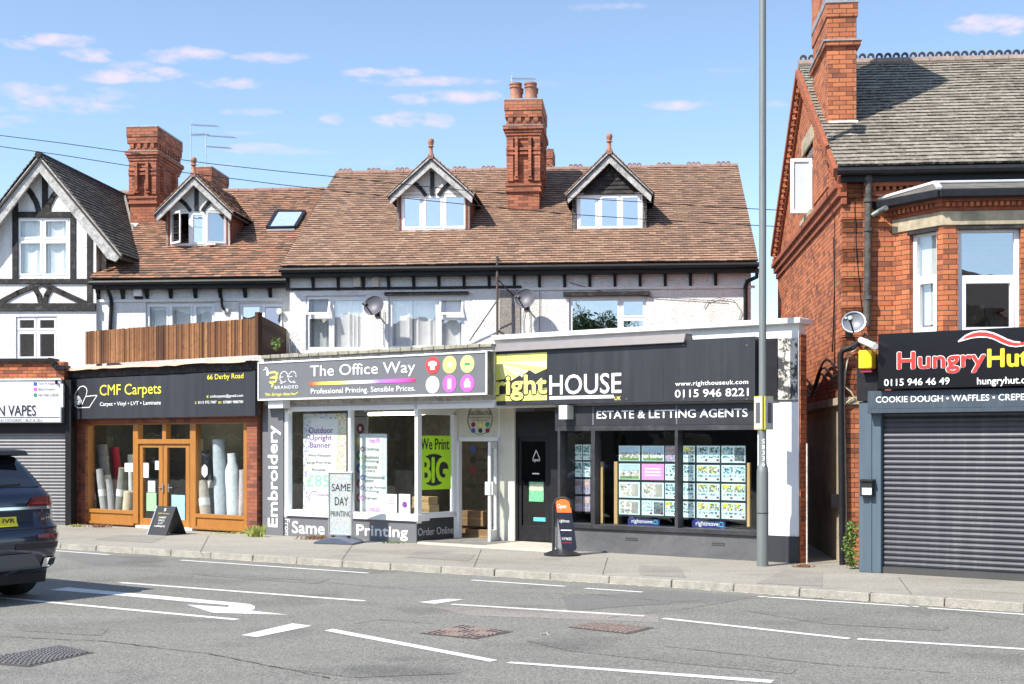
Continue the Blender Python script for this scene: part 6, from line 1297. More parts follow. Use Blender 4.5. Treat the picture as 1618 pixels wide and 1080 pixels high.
# carpet A-board
base = ground(264, 844, .1); A_ = Fr(.98, .1, 0); A_.d = -A_.n.dot(V2(base.x, base.y)); t = thing('chalk_board', 'black folding A board with white and yellow lettering outside the carpet shop doors', 'pavement sign', base)
ub = U3(A_, V2(base.x, base.y)); u0, u1, z0, z1 = A_.rect(262, 287.5, 799.5, 845, 0); 
f1 = Fr(.83, -.55, 0); f1.d = -f1.n.dot(V2(base.x, base.y))
def leaf(name, du, lean, m):
    mb = MB(); n_ = f1.n; uu = f1.u; c0 = f1.P(U3(f1, V2(base.x, base.y)), 0, 0); c0.z = .1; hgt = z1-.1; w_ = .27
    ft = c0+n_*lean; top = c0+Vector((0, 0, hgt)); p = [ft-uu*w_, ft+uu*w_, top+uu*w_, top-uu*w_]; q = n_*(.012 if lean > 0 else -.012); mb.hexa([a-q for a in p]+[a+q for a in p]); ob = mb.build(name, m, t); return p
pf_ = leaf('front_leaf', 0, .26, MATS['black_plastic']); leaf('back_leaf', 0, -.26, MATS['black_plastic'])
mb = MB(); mb.bar(pf_[0]+f1.n*.016, pf_[3]+f1.n*.016, .025, .02); mb.bar(pf_[0]-f1.n*.5-f1.u*.0, pf_[3]-f1.n*.016, .025, .02); mb.build('edge_strip', SILV, t)
def ontext(s_, a, b, v0, v1, m, bold=0):
    e1 = (pf_[1]-pf_[0]); e2 = (pf_[3]-pf_[0]); ob = text(t, 'lettering', f1, s_, (0, 1, 0, 1), 0, m, bold, pxr=False)
    off = rootloc(t); base_v = [f1.P(0, 0, 0)]
    for v in ob.data.vertices:
        w = v.co+off; u = w.dot(f1.u); z = w.z; v.co = pf_[0]+e1*(a+(b-a)*u)+e2*(v0+(v1-v0)*z)+f1.n*.018-off
ontext('CMF Carpets',.2,.8,.72,.77,TXY); ontext('CARPET',.3,.7,.58,.64,TXW); ontext('VINYL',.32,.68,.48,.54,TXW); ontext('LVT',.38,.62,.38,.44,TXW); ontext('LAMINATE',.22,.78,.28,.34,TXW); ontext('S',.44,.56,.83,.93,TXW)

# ------------------------------------------------------------------ takeaway on the right
F = HUN
ht = thing('takeaway_building', 'takeaway shop front with blue grey pilaster and closed dark roller shutter', 'shop', F.P(F.U(1480), .1, 0)); hu1 = F.U(1900)
BG = mat('blue_grey_paint', (.075,.11,.145), .5, var=.12, vscale=3, dirt=.3, dirtcol=(.12,.16,.19), streak=True)
mb = MB(); mb.box(F, F.U(1357), F.U(1392), .1, F.Z(1380,634), -.4, .0); mb.build('pilaster', BG, ht, bevel=.008)
mb = MB(); mb.box(F, F.U(1375), F.U(1377.5), .1, F.Z(1380,648), .0, .015); mb.build('pilaster_trim', BG, ht)
mb = MB(); mb.box(F, F.U(1376.5), hu1, F.Z(1384,646.5), F.Z(1384,618), -.1, .14); mb.box(F, F.U(1376.5), hu1, F.Z(1384,653), F.Z(1384,646.5)-.001, -.1, .17); fb = mb.build('fascia', mat('dark_blue_grey_paint', (.045,.065,.09), .5, var=.1, dirt=.3, dirtcol=(.12,.15,.18), streak=True), ht, bevel=.004)
text(fb, 'lettering', F, 'COOKIE DOUGH • WAFFLES • CREPES', (1384,1626,626.5,636), .146, TXW, .02)
mb = MB(); mb.box(F, F.U(1355), F.U(1388), F.Z(1370,633), F.Z(1370,560), -.3, .03); mb.build('black_boarding', BLACK, ht)
mb = MB(); mb.box(F, F.U(1389), hu1, F.Z(1400,653), F.Z(1387.5,532), -.3, -.12); mb.build('head_wall', BRICKD, ht)
shutter(ht, F, F.U(1392), hu1, .2, F.Z(1392,650), -.1, M_SH, .077)
mb = MB(); mb.box(F, F.U(1392), hu1, .1, .19, -.25, -.05); mb.build('threshold', mat('dark_threshold', (.06,.06,.06), .8), ht)
s = sign('shop_sign', 'black takeaway sign with red and yellow name and a red swoosh', F, (1387.5,1900,527.5,614.5), .1, .24, mat('gloss_black_sign', (.008,.008,.01), .25, var=0), 1387.5)
o = .246; text(s, 'outline', F, 'Hungry', (1418.5,1556.5,557,591), o, TXW, .07); text(s, 'name_lettering', F, 'Hungry', (1418.5,1556.5,557,591), o+.008, TXR, .035)
text(s, 'name_lettering', F, 'Hut', (1561,1626,552,579.5), o, TXG, .06); text(s, 'phone_lettering', F, '0115 946 46 49', (1397,1500,599,609.6), o, TXW, .03); text(s, 'web_lettering', F, 'hungryhut.co.uk', (1544,1650,596.5,610.5), o, TXW, .025)
z4 = lambda *p: [(1320+x/4.909, 480+y/4.909) for x, y in p]
sw = [(955,290),(1010,245),(1060,222),(1110,212),(1170,213),(1230,228),(1280,250),(1330,275),(1380,292),(1430,297),(1480,292),(1540,275),(1500,305),(1460,322),(1400,331),(1340,322),(1290,302),(1230,272),(1180,258),(1120,255),(1060,262),(1010,275)]
mb = MB(); mb.pprism(F, z4(*sw), .24, .25); mb.build('swoosh', TXR, s)
cxs = sum(p[0] for p in sw)/len(sw); mb = MB(); pts = z4(*[(955,290),(1010,245),(1060,222),(1110,212),(1170,213),(1230,228),(1280,250),(1330,275),(1380,292),(1430,297)]); mb.pstroke(F, pts, .02, .24, .252); pts = z4(*[(1460,322),(1400,331),(1340,322),(1290,302),(1230,272),(1180,258),(1120,255),(1060,262),(955,290)]); mb.pstroke(F, pts, .014, .24, .252); mb.build('swoosh_outline', TXW, s)
t = thing('letter_box', 'small black wall letter box with a white label on the blue grey pilaster', 'letter box', F.P(F.U(1367), F.Z(1367,784), .0))
mb = MB(); mb.pbox(F, 1358.5, 1378, 759, 784, .0, .1, 1367); mb.build('box', MATS['black_plastic'], t, bevel=.006); mb = MB(); mb.pbox(F, 1362, 1377, 770.5, 781, .09, .105, 1367); mb.build('label', PAPER, t); mb = MB(); mb.pbox(F, 1358, 1378.5, 757, 760, .0, .13, 1367); mb.build('flap', MATS['black_plastic'], t)
# ------------------------------------------------------------------ fittings on the walls
def dish(fr, x, y, rpx, o, label, m, arm=True, tilt=.3, mesh=False):
    f_ = fr.sh(o); u, z = f_.q(x, y); r = rpx/(FPX/f_.t(x)); c = f_.P(u, z, 0); t = thing('satellite_dish', label, 'satellite dish', c+fr.n*(-o+.02), 'satellite dishes')
    ax = (fr.n*1+fr.u*-.25+Vector((0, 0, .35))).normalized(); a = ax.cross(Vector((0, 0, 1))).normalized(); b = a.cross(ax); mb = MB(); n = 28; K = 5; vs = [c-ax*.07]
    for j in range(1, K+1):
        for i in range(n): th = 2*math.pi*i/n; rr = r*j/K; vs.append(c+(a*math.cos(th)+b*math.sin(th)*.98)*rr+ax*(-.07+.07*(j/K)**2))
    fs = [(0, 1+i, 1+(i+1) % n) for i in range(n)]+[(1+(j-1)*n+i, 1+j*n+i, 1+j*n+(i+1) % n, 1+(j-1)*n+(i+1) % n) for j in range(1, K) for i in range(n)]
    back = [v-ax*.006 for v in vs]; k = len(vs); mb.add(vs+back, fs+[tuple(k+i for i in reversed(f)) for f in fs]); mb.build('reflector', m, t, smooth=True, normals=False)
    mb = MB(); mb.tube([c+(a*math.cos(2*math.pi*i/24)+b*math.sin(2*math.pi*i/24)*.98)*r for i in range(25)], .012, 5, cap=False); mb.build('rim', m if mesh else SILV, t)
    e = c-b*r*.45+ax*.34+a*r*.15; mb = MB(); mb.tube([c-b*r*.95, e-Vector((0,0,.03))], .014, 6); mb.build('feed_arm', BLACK, t); mb = MB(); mb.tube([e, e-ax*.1], .035, 8); mb.tube([e+a*.06, e+a*.06-ax*.07], .02, 8); mb.build('receiver', STEEL if not mesh else BLACK, t)
    w = c+fr.n*(-o+.01)-Vector((0,0,r*.5)); mb = MB(); mb.tube([c-ax*.08, w+fr.n*.12, w], .02, 6); mb.box(fr, u-.05, u+.05, w.z-.1, w.z+.1, 0, .03); mb.build('bracket', BLACK, t); return t
MDISH = mat('dark_mesh_dish', (.09,.09,.11), .5, .3, var=.15)
dish(CEN, 590, 482, 16.5, .45, 'dark mesh satellite dish between the two left windows of the white pair', MDISH, mesh=True)
dish(CEN, 829, 471, 16.5, .45, 'dark mesh satellite dish beside the bare render strip', MDISH, mesh=True)
dish(RIG, 1349, 508.5, 18, .5, 'light grey satellite dish on the corner of the brick house above the yellow alarm', mat('grey_dish', (.2,.215,.25), .45, .2, var=.1))
def alarm(fr, px, d, label, m, m2, name='alarm_box'):
    u0, u1, z0, z1 = fr.rect(*px, d); t = thing(name, label, 'alarm box', fr.P((u0+u1)/2, z0, 0), 'alarm boxes on the house walls'); mb = MB(); mb.box(fr, u0, u1, z0+.05, z1, 0, d); mb.build('cover', m, t, bevel=.015); mb = MB(); mb.box(fr, u0+.015, u1-.015, z0, z0+.05, 0, d*.8); mb.build('base', m2, t); return t
alarm(CEN, (557,569.5,436,452.5), .09, 'left of two small cream boxes under the eaves above the wide windows', CREAM, CREAM); alarm(CEN, (586,598.5,436,452.5), .09, 'right of two small cream boxes under the eaves above the mesh dish', CREAM, CREAM)
alarm(LEF, (210,224,453,471), .12, 'white alarm box with dark base under the mottled roof eaves', UPVC, BLACK); alarm(HUN, (1356,1377,553,588), .2, 'bright yellow alarm box at the left end of the black takeaway sign', mat('yellow_alarm', (.85,.6,.01), .4, var=.04), MARP)
t = thing('security_camera', 'white security camera under dark brackets beside the grey satellite dish', 'camera', HUN.P(HUN.U(1374), HUN.Z(1374,548,.2), .1)); q = lambda x, y, o: HUN.P(HUN.U(x, o), HUN.Z(x, y, o), o)
mb = MB(); mb.tube([q(1360,537,.15), q(1383,547,.45)], .045, 10); mb.build('housing', UPVC, t, smooth=True); mb = MB(); mb.tube([q(1370,548,.0), q(1368,541,.15)], .02, 6); mb.tube([q(1348,552,.1), q(1367,527,.1), q(1384,545,.1)], .022, 6); mb.build('bracket', BLACK, t)
t = thing('flood_light', 'small white round floodlight on the white wall next to the fence', 'lamp', LEF.P(LEF.U(443), LEF.Z(443,497), .1)); mb = MB(); mb.disc(LEF, *LEF.q(443,492), .06, .07, .02, .12); mb.build('head', CREAM, t); mb = MB(); mb.tube([LEF.P(LEF.U(444), LEF.Z(444,494), .05), LEF.P(LEF.U(441), LEF.Z(441,508), .05)], .02, 6); mb.build('bracket', BLACK, t)
# pipes and cables at the corner of the brick house
t = thing('pipes_and_cables', 'dark drainpipe with tangled cables on the corner of the brick house by the alley', 'pipework', RIG.P(RIG.U(1331), .1, .05)); q = lambda x, y, o=.06: RIG.P(RIG.U(x, o), RIG.Z(x, y, o), o)
mb = MB(); mb.tube([q(1331,893,.1), q(1329,700,.1), q(1328,560,.1), q(1332,553,.12), q(1346,548,.16), q(1366,534,.1)], .045, 10); mb.build('drainpipe', BLACK, t, smooth=True)
for i, pts in enumerate((((1336,893),(1337,800),(1335,700),(1333,640),(1334,590),(1340,560),(1352,552)),((1333,640),(1342,632),(1350,628),(1344,618),(1334,610),(1336,585),(1341,560)))): MB().tube([q(x, y, .05+.02*i) for x, y in pts], .012, 6).build('pale_cable', mat('pale_cable', (.5,.45,.33), .7), t, smooth=True)
s_ = lambda e, z, o=.04: SID.P(-e, z, o)
for i, dz in enumerate((0, .1, .22)):
    e1 = 26; MB().tube([s_(20.75+k*.35, 3.0-.12*math.sin(k*.8+i)-.05*k*i*.1+dz-.3*(k > 6)*.3, .05+.02*i) for k in range(16)], .02, 6).build('black_cable', BLACK, t, smooth=True)
MB().tube([s_(21.4, 5.2), s_(21.3, 4.4), s_(21.5, 3.4)], .01, 5).build('black_cable', BLACK, t)
MB().tube([RIG.P(RIG.U(1350), RIG.Z(1350,310), .015), RIG.P(RIG.U(1353), RIG.Z(1353,400), .015), RIG.P(RIG.U(1363), RIG.Z(1363,505), .015)], .008, 5).build('black_cable', BLACK, t)
mb = MB(); mb.box(SID, -21.5, -21.15, .95, 1.15, -.02, .1); mb.build('meter_shelf', BLACK, t)
mb = MB(); mb.tube([ground(1275, 892, .1), ground(1275, 892, .1)+Vector((0, 0, 1.85))], .012, 8); single(mb, 'gate_post', PEEL, 'thin white post at the left side of the dark alley', 'post', ground(1273, 893, .1))
# fence round the roof terrace over the carpet shop
FF = CMF.sh(-.05); FW = FWT; FWD = mat('dark_fence_boards', (.05,.025,.015), .85, var=.3, streak=True)
t = thing('terrace_fence', 'brown vertical board fence with a dark end panel on top of the carpet shop', 'fence', FF.P(FF.U(270), FF.Z(270,567), 0))
u = FF.U(135); ue = FF.U(404); zt_, zb_ = FF.Z(270,513), FF.Z(270,568); mb = MB(); i = 0
while u < ue-.02:
    w = .082; dz = random.uniform(-.008, .008); o_ = random.uniform(0, .008); mb.rnd = (mb.rnd or [])+[random.random()]*(12 if i % 2 else 6); mb.box(FF, u+.002, min(u+w, ue)-.001, zb_, zt_+dz, -.015+o_, .0+o_); 
    if i % 2: mb.box(FF, u-.012, u+.012, zb_, zt_+dz, .0, .018)
    u += w; i += 1
mb.build('boards', FW, t, normals=False)
mb = MB(); mb.box(FF, ue, ue+.09, zb_, zt_+.12, -.09, .02); mb.box(FF, FF.U(320), FF.U(320)+.04, zb_, zt_+.01, .008, .03); mb.build('post', FW, t)
E0 = FF.P(ue+.09, 0, -.03); e_end = LEF.P(cu0-.12, 0, .0); EN = Fr2(E0, e_end); a, b = U3(EN, E0), U3(EN, e_end); mb = MB(); u = a
while u < b: mb.box(EN, u, min(u+.085, b), zb_, zt_+.06, -.02, 0); u += .105
for z in (zb_+.15, zt_-.12): mb.box(EN, a, b, z, z+.08, -.06, -.02)
mb.build('end_boards', FWD, t)
# plants
LEAFM = mat('weed_leaves', (.12,.2,.04), .6, var=.35, vscale=9); LEAFY = mat('straw_grass', (.3,.3,.1), .7, var=.3, vscale=9); DRY = mat('dry_weeds', (.2,.1,.05), .8, var=.3)
def grass(p, w, h, n, label, m, group='weeds along the foot of the shop fronts'):
    mb = MB()
    for i in range(n):
        b = Vector(p)+V2(random.gauss(0, w*.4), random.gauss(0, .04)); l = h*random.uniform(.35, 1); d = Vector((random.gauss(0, .35), random.gauss(0, .25), 1)).normalized(); s_ = V2(random.uniform(-1, 1), random.uniform(-1, 1)).normalized()*.008
        mb.add([b-s_, b+s_, b+d*l*.6+s_*.7+V2(random.gauss(0,.02),0), b+d*l+V2(d.x*l*.4, 0, -.02)], [(0,1,2,3)])
    leafy(mb, Vector(p)+Vector((0,0,h*.3)), (w*.5, .06, h*.3), n//2, .035); single(mb, 'weed', m, label, 'weed', p, group, normals=False)
grass(ground(406,848,.1), .2, .3, 120, 'tallest clump of yellow green weeds between the carpet shop and the print shop', mat('yellow_green_weed', (.26,.3,.06), .65, var=.35, vscale=9))
grass(ground(120,832,.1), .2, .1, 60, 'low yellow weeds at the foot of the left brick pier', LEAFY); grass(ground(370,843,.1), .6, .07, 90, 'low straw coloured grass below the right carpet window', LEAFY)
grass(ground(158,833,.1), .3, .12, 80, 'dry brown weeds below the left carpet window', DRY); grass(ground(500,852,.1), .4, .12, 90, 'dry brown weeds in front of the word Same', DRY); grass(ground(622,858,.1), .35, .07, 60, 'thin green weeds in front of the word Printing', LEAFM); grass(ground(1384,904,.1), .14, .08, 50, 'small yellow weeds at the foot of the blue grey pilaster', LEAFY); grass(ground(1270,896,.1), .2, .08, 70, 'dry leaves and weeds at the mouth of the alley', DRY)
mb = MB(); p0 = ground(1346, 899, .1)
for i in range(6): leafy(mb, p0+Vector((random.uniform(-.04,.04), random.uniform(-.03,.03), .08+i*.11)), (.12, .06, .09), 75, .06)
mb.tube([p0, p0+Vector((0,0,.7))], .01, 5); single(mb, 'wall_plant', LEAFM, 'bushy green plant climbing the brick pier beside the alley', 'plant', p0, normals=False)
p0 = OFF.P(OFF.U(431), OFF.Z(431,551), -.1); mb = MB(); leafy(mb, p0+Vector((0,0,.12)), (.12,.1,.14), 90, .07); mb.tube([p0, p0+Vector((0,0,.2))], .008, 5); single(mb, 'parapet_plant', LEAFM, 'small leafy plant growing on the parapet next to the terrace fence', 'plant', p0, normals=False)
mb = MB(); leafy(mb, ground(1530, 957.5, 0)+Vector((0,0,.03)), (.1,.06,.02), 30, .08); single(mb, 'fallen_leaf', mat('yellow_leaf', (.5,.45,.08), .7), 'scrap of yellow green leaf lying in the gutter at right', 'leaf', ground(1530,957.5,0), normals=False)
mb = MB(); leafy(mb, ground(862, 1002, 0)+Vector((0,0,.012)), (.08,.04,.005), 10, .06); single(mb, 'paper_scrap', mat('dirty_paper', (.5,.5,.48), .8), 'flattened scrap of paper on the road between the two rusty covers', 'litter', ground(862,1002,0), normals=False)
# lamp post
lp = ground(1205, 894, .1); t = thing('lamp_post', 'tall grey steel lamp post standing on the pavement before the white pillar', 'lamp post', lp)
zsh = CAMH+(HZ-738)/FPX*lp.y; mb = MB(); mb.lathe(lp, [(.088,0),(.088,zsh-.18),(.083,zsh-.12),(.062,zsh-.06),(.058,zsh),(.05,9.5)], 20); mb.build('pole', STEEL, t, smooth=True)
mb = MB(); zz = CAMH+(HZ-811)/FPX*lp.y-.1; mb.lathe(lp+Vector((0,0,zz)), [(.0885,0),(.0905,.002),(.0905,.012),(.0885,.014)], 20); mb.build('door_seam', BLACK, t)
mb = MB(); c = lp+Vector((0,0,9.55)); mb.bar(c+V2(.1,.15), c-V2(.2,.4), .2, .1); mb.build('lamp_head', STEEL, t, bevel=.03)
LPF = Fr(AX, AY, 0); LPF.d = -LPF.n.dot(lp)
f_ = LPF.sh(.075)
mb = MB(); mb.pbox(f_, 1203.5, 1209, 692, 739, -.03, .0, 1205); mb.build('number_strip', mat('grey_strip', (.25,.27,.28), .5), t)
for i, ch_ in enumerate('S8336'): text(t, 'number', f_, ch_, (1204,1208.4,693.5+9*i,700.5+9*i), .004, TXW, .02, rot=0)
pc = lp+Vector((0, 0, CAMH+(HZ-652)/FPX*lp.y-.1)); H_ = 53/FPX*lp.y
t2 = thing('route_sign', 'pair of small yellow edged white signs fixed in a V on the lamp post', 'sign', pc-Vector((0,0,H_/2)))
for sg, ang in ((-1, -62), (1, 38)):
    d = V2(math.cos(R(ang))*sg if sg > 0 else -math.cos(R(62)), -math.sin(R(abs(ang)))*.0, 0)
    a_ = pc+V2(.0, -.09) ; w_ = .19; dirv = (V2(.62, .5) if sg > 0 else V2(-.5, .85)).normalized(); q0 = a_+V2(.02*sg, 0); q1 = q0+dirv*w_; fs_ = Fr2(q0, q1) if sg > 0 else Fr2(q1, q0)
    x0, x1 = sorted((U3(fs_, q0), U3(fs_, q1))); mb = MB(); zc = pc.z; mb.box(fs_, x0, x1, zc-H_/2, zc+H_/2, -.02, .0); pl_ = mb.build('plate', mat('yellow_border_sign', (.5,.44,.08), .5, var=0), t2)
    mb = MB(); mb.box(fs_, x0+.008, x1-.008, zc-H_/2+.014, zc+H_/2-.014, .0, .004); mb.box(fs_, x0+.014, x1-.014, zc-H_/2+.02, zc+H_/2-.02, -.024, -.02); build_each(mb, 'white_face', mat('grey_white_face', (.5,.5,.48), .5), pl_); mb = MB()
    for o0, o1 in ((.004,.007), (-.027,-.024)): mb.box(fs_, x0+.05, x1-.05, zc-H_/2+.1, zc+H_/2-.1, o0, o1)
    build_each(mb, 'dark_symbol', mat('grey_symbol', (.1,.1,.11), .5), pl_)
# overhead wires
def wire(pts, label, r=.008, grp='overhead wires'):
    root = None; mb = MB(); mb.tube(pts, r, 5); single(mb, 'overhead_wire', BLACK, label, 'wire', pts[0], grp, smooth=True)
W0 = RIG.sh(20.7-26.3)
def wpts(l, f_=W0, n=10):
    P = [f_.P(*f_.q(x, y), 0) for x, y in l]; return P
wire(wpts([(-60,207),(0,213.5),(100,226),(200,240),(330,258),(440,270),(530,279),(660,293),(740,301),(850,309.5),(1000,318),(1120,326),(1236,332)]), 'upper of two black wires crossing the sky and roofs')
wire(wpts([(-60,222),(0,231),(100,245),(200,261),(330,277),(440,291),(530,301),(660,315),(760,325),(900,338),(1030,347),(1140,353),(1238,358)]), 'lower of two black wires crossing the sky and roofs')
t = thing('wall_mast', 'thin rusty metal mast standing against the white pair beside the bare render strip', 'mast', CEN.P(CEN.U(786), 3.5, .12)); q = lambda x, y, o: CEN.P(CEN.U(x, o), CEN.Z(x, y, o), o)
MB().tube([q(786,537,.35), q(785.5,404,.35)], .028, 8).build('pole', mat('rusty_mast', (.1,.08,.07), .8, .2, var=.4), t, smooth=True); mb = MB(); mb.tube([q(786,441,.35), q(812,467,.04)], .015, 6); mb.tube([q(786,521,.35), q(805,534,.04)], .015, 6); mb.tube([q(783,408,.35), q(790,410,.35)], .02, 6); mb.build('bracket', MATS['rusty_mast'], t)
MB().tube([q(785,475,.33), q(742,538,.05)], .012, 6).build('stay_wire', BLACK, t)
for pts, lb in (([(829,490),(826,505),(828,528)], 'left of the thin cables hanging below the right mesh dish'), ([(836,488),(838,510),(837,528)], 'right of the thin cables hanging below the right mesh dish'), ([(607,490),(605.5,545)], 'vertical cable down the wall right of the left mesh dish'), ([(853,430),(852,530)], 'long vertical cable right of the bare render strip'), ([(1112,486),(1118,476),(1135,470),(1160,474),(1172,492),(1165,512)], 'loop of thin cable on the white wall beside the right downpipe'), ([(900,446),(960,463),(1050,470),(1150,476)], 'sagging cable along the white wall above the right window')):
    mb = MB(); mb.tube([q(x, y, .03) for x, y in pts], .007, 5); single(mb, 'wall_cable', mat('grey_cable', (.12,.12,.12), .7), lb, 'cable', q(*pts[-1], .03))
# aerials
def aerial(fr, e, x, yb, yt, yagis, label, r=.014):
    f_ = fr.sh(fr.d-e); u, z0 = f_.q(x, yb); z1 = f_.Z(x, yt); p = f_.P(u, z0, 0); t = thing('tv_aerial', label, 'aerial', p, 'television aerials on the chimneys'); MB().tube([p, f_.P(u, z1, 0)], r, 6).build('mast', SILV, t)
    for (x1, y1, x2, y2) in yagis:
        a = f_.P(*f_.q(x1, y1), 0); b = f_.P(*f_.q(x2, y2), 0)+fr.n*-.3; mb = MB(); mb.tube([a, b], .008, 5); n = 12
        for i in range(n): c = a.lerp(b, (i+.5)/n); mb.tube([c-V2(.06,.16,0)+Vector((0,0,.0)), c+V2(.06,.16,0)], .005, 4)
        mb.tube([a+Vector((0,0,-.18)), a+Vector((0,0,.18))], .008, 5); mb.build('yagi', SILV, t)
    return t
aerial(LEF, 36.9, 302, 268, 195, [(302,213,325,208),(303,197,340,195)], 'taller left aerial above the small dormer'); aerial(LEF, 36.9, 326, 262, 210, [(326,214,367,213),(325,231,360,230)], 'right aerial with two combs rising behind the small dormer')
aerial(CEN, 32.2, 809, 153, 119, [(809,124,845,119)], 'aerial beside the chimney pots of the central chimney')

# ------------------------------------------------------------------ the car driving off at the left
Cc = V2(-6.13, 15.95); hd = V2(-.811, .585); rt = V2(.585, .811)     # rear centre, heading, its right-hand side
def CP(x, y, z): return Cc+hd*x+rt*y+Vector((0, 0, z))
car = thing('parked_car', 'dark blue estate SUV seen from behind at the left edge of the road', 'car', CP(1, 0, 0))
car['label'] = 'dark blue SUV with yellow number plate seen from behind at the left edge'
PAINT = mat('dark_blue_car_paint', (.018,.024,.05), .22, .5, var=.03, coat=1); CGL = mat('dark_car_glass', (.01,.012,.016), .05, 0, var=0, spec=.9); CBL = mat('car_black_plastic', (.015,.015,.017), .55, var=.1); CHR = mat('chrome_trim', (.7,.7,.72), .12, 1, var=0); CGR = mat('car_grey_plastic', (.1,.105,.115), .5, .2, var=.05)
ZS = [.34,.42,.6,.78,.9,.98,1.12,1.2,1.3,1.36,1.5,1.66,1.78,1.84,1.87]
XR = [.16,.06,.02,.0,.03,.10,.115,.12,.13,.18,.30,.44,.56,.70,.95]
HW = [.86,.93,.965,.985,.985,.975,.97,.965,.95,.91,.84,.765,.69,.63,.52]
def ip(t_, z, z0=ZS):
    if z <= z0[0]: return t_[0]
    for i in range(len(z0)-1):
        if z <= z0[i+1]: k = (z-z0[i])/(z0[i+1]-z0[i]); return t_[i]+(t_[i+1]-t_[i])*k
    return t_[-1]
XF = [5.0,5.03,5.05,5.05,5.0,4.9,4.6,4.4,4.0,3.75,3.45,3.1,2.7,2.4,2.1]
def rx(y, z): w = ip(HW, z); q = min(1, abs(y)/w); return ip(XR, z)+.04*q*q+.26*max(0, (q-.72)/.28)**2.2
def ring(z):
    w = ip(HW, z); pts = []
    ys = [-1,-.985,-.95,-.88,-.78,-.6,-.3,0,.3,.6,.78,.88,.95,.985,1]
    for q in ys: pts.append((rx(q*w, z), q*w))
    xf = ip(XF, z)
    for q in reversed(ys): pts.append((xf-.06*q*q-.5*max(0, (abs(q)-.6)/.4)**2, q*w*.98))
    return pts
mb = MB(); rings = [ring(z) for z in ZS]; n = len(rings[0])
for z, r_ in zip(ZS, rings): mb.v += [CP(x, y, z) for x, y in r_]
for j in range(len(ZS)-1):
    for i in range(n): mb.f.append((j*n+i, j*n+(i+1) % n, (j+1)*n+(i+1) % n, (j+1)*n+i))
mb.f.append(tuple(range((len(ZS)-1)*n, len(ZS)*n))); mb.f.append(tuple(reversed(range(n))))
body = mb.build('body', PAINT, car, smooth=True)
def patch(name, m, corners, off=.008, ny=14, nz=8, parent=car, side=False):
    """panel that follows the rear of the body; corners (y,z): bottom-left, bottom-right, top-right, top-left"""
    mb = MB(); A, B, C_, D_ = corners
    for j in range(nz+1):
        for i in range(ny+1):
            s, t_ = i/ny, j/nz; y = (A[0]*(1-s)+B[0]*s)*(1-t_)+(D_[0]*(1-s)+C_[0]*s)*t_; z = (A[1]*(1-s)+B[1]*s)*(1-t_)+(D_[1]*(1-s)+C_[1]*s)*t_
            y = max(-ip(HW, z), min(ip(HW, z), y)); mb.v.append(CP(rx(y, z)-off, y*(1+off*.6), z))
    for j in range(nz):
        for i in range(ny): a = j*(ny+1)+i; mb.f.append((a, a+1, a+ny+2, a+ny+1))
    o_ = mb.build(name, m, parent, smooth=True, normals=False); return o_
patch('rear_window', CGL, ((-.8,1.41),(.8,1.41),(.6,1.78),(-.6,1.78)))
patch('spoiler', CBL, ((-.66,1.79),(.66,1.79),(.58,1.85),(-.58,1.85)), .12)
mb = MB(); mb.hexa([CP(.38,-.64,1.8), CP(.38,.64,1.8), CP(.8,.62,1.84), CP(.8,-.62,1.84), CP(.42,-.62,1.86), CP(.42,.62,1.86), CP(.8,.6,1.88), CP(.8,-.6,1.88)]); mb.build('spoiler_blade', CBL, car, bevel=.01)
patch('chrome_strip', CHR, ((-.955,1.135),(.955,1.135),(.955,1.17),(-.955,1.17)), .02, 30, 2)
TL1 = mat('red_lamp_glass', (.16,.01,.012), .1, var=.1, vscale=20, coat=1)
for sg in (-1, 1):
    c = [(.42*sg,1.175),(.955*sg,1.175),(.94*sg,1.31),(.5*sg,1.28)]; tl = patch('tail_light', TL1, c, .014, 14, 5)
    c = [(.5*sg,1.2),(.93*sg,1.2),(.93*sg,1.215),(.5*sg,1.215)]; patch('light_bar', mat('bright_red_lamp', (.55,.02,.02), .2, var=0), c, .019, 10, 1, tl)
    patch('bumper_reflector', TL1, [(.5*sg,.77),(.97*sg,.77),(.97*sg,.83),(.5*sg,.83)], .012, 12, 2); patch('bumper_trim', CBL, [(.2*sg,.65),(.975*sg,.65),(.97*sg,.72),(.2*sg,.72)], .008, 12, 2)
    ex = patch('exhaust_trim', CHR, [(.6*sg,.42),(.93*sg,.42),(.955*sg,.53),(.62*sg,.53)], .012, 8, 3); patch('exhaust_opening', CBL, [(.68*sg,.435),(.92*sg,.435),(.94*sg,.515),(.7*sg,.515)], .018, 6, 2, ex)
patch('lower_apron', CGR, ((-.6,.4),(.6,.4),(.45,.6),(-.45,.6)), .02); patch('tailgate_recess', mat('darker_blue_paint', (.012,.015,.028), .3, .3, var=0), ((-.5,.93),(.5,.93),(.52,1.12),(-.52,1.12)), .004)
patch('shut_line', CBL, ((-.9,.9),(.9,.9),(.9,.912),(-.9,.912)), .006, 24, 1)
pl_ = patch('number_plate', mat('yellow_plate', (.85,.68,.02), .4, var=0), ((-.26,.94),(.26,.94),(.26,1.055),(-.26,1.055)), .022, 6, 2)
NP = Fr2(CP(rx(-.26,1)-.03, -.26, 0), CP(rx(.26,1)-.03, .26, 0)); u_ = U3(NP, CP(rx(0,1)-.03, 0, 0)); text(pl_, 'lettering', NP, 'FN20 JVR', (u_-.235, u_+.235, .962, 1.035), .004, TXD, .025, pxr=False)
mb = MB()
for k in (-1.5, -.5, .5, 1.5): mb.ring(NP, u_+k*.068, 1.25, .034, .043, -.09, -.06, 20)
for v in range(len(mb.v)): pass
mb.build('ring_badge', CHR, car)
mb = MB(); mb.bar(CP(rx(0,1.42)-.03,-.35,1.42), CP(rx(.55,1.44)-.02,.42,1.44), .02, .025); mb.build('wiper', CBL, car)
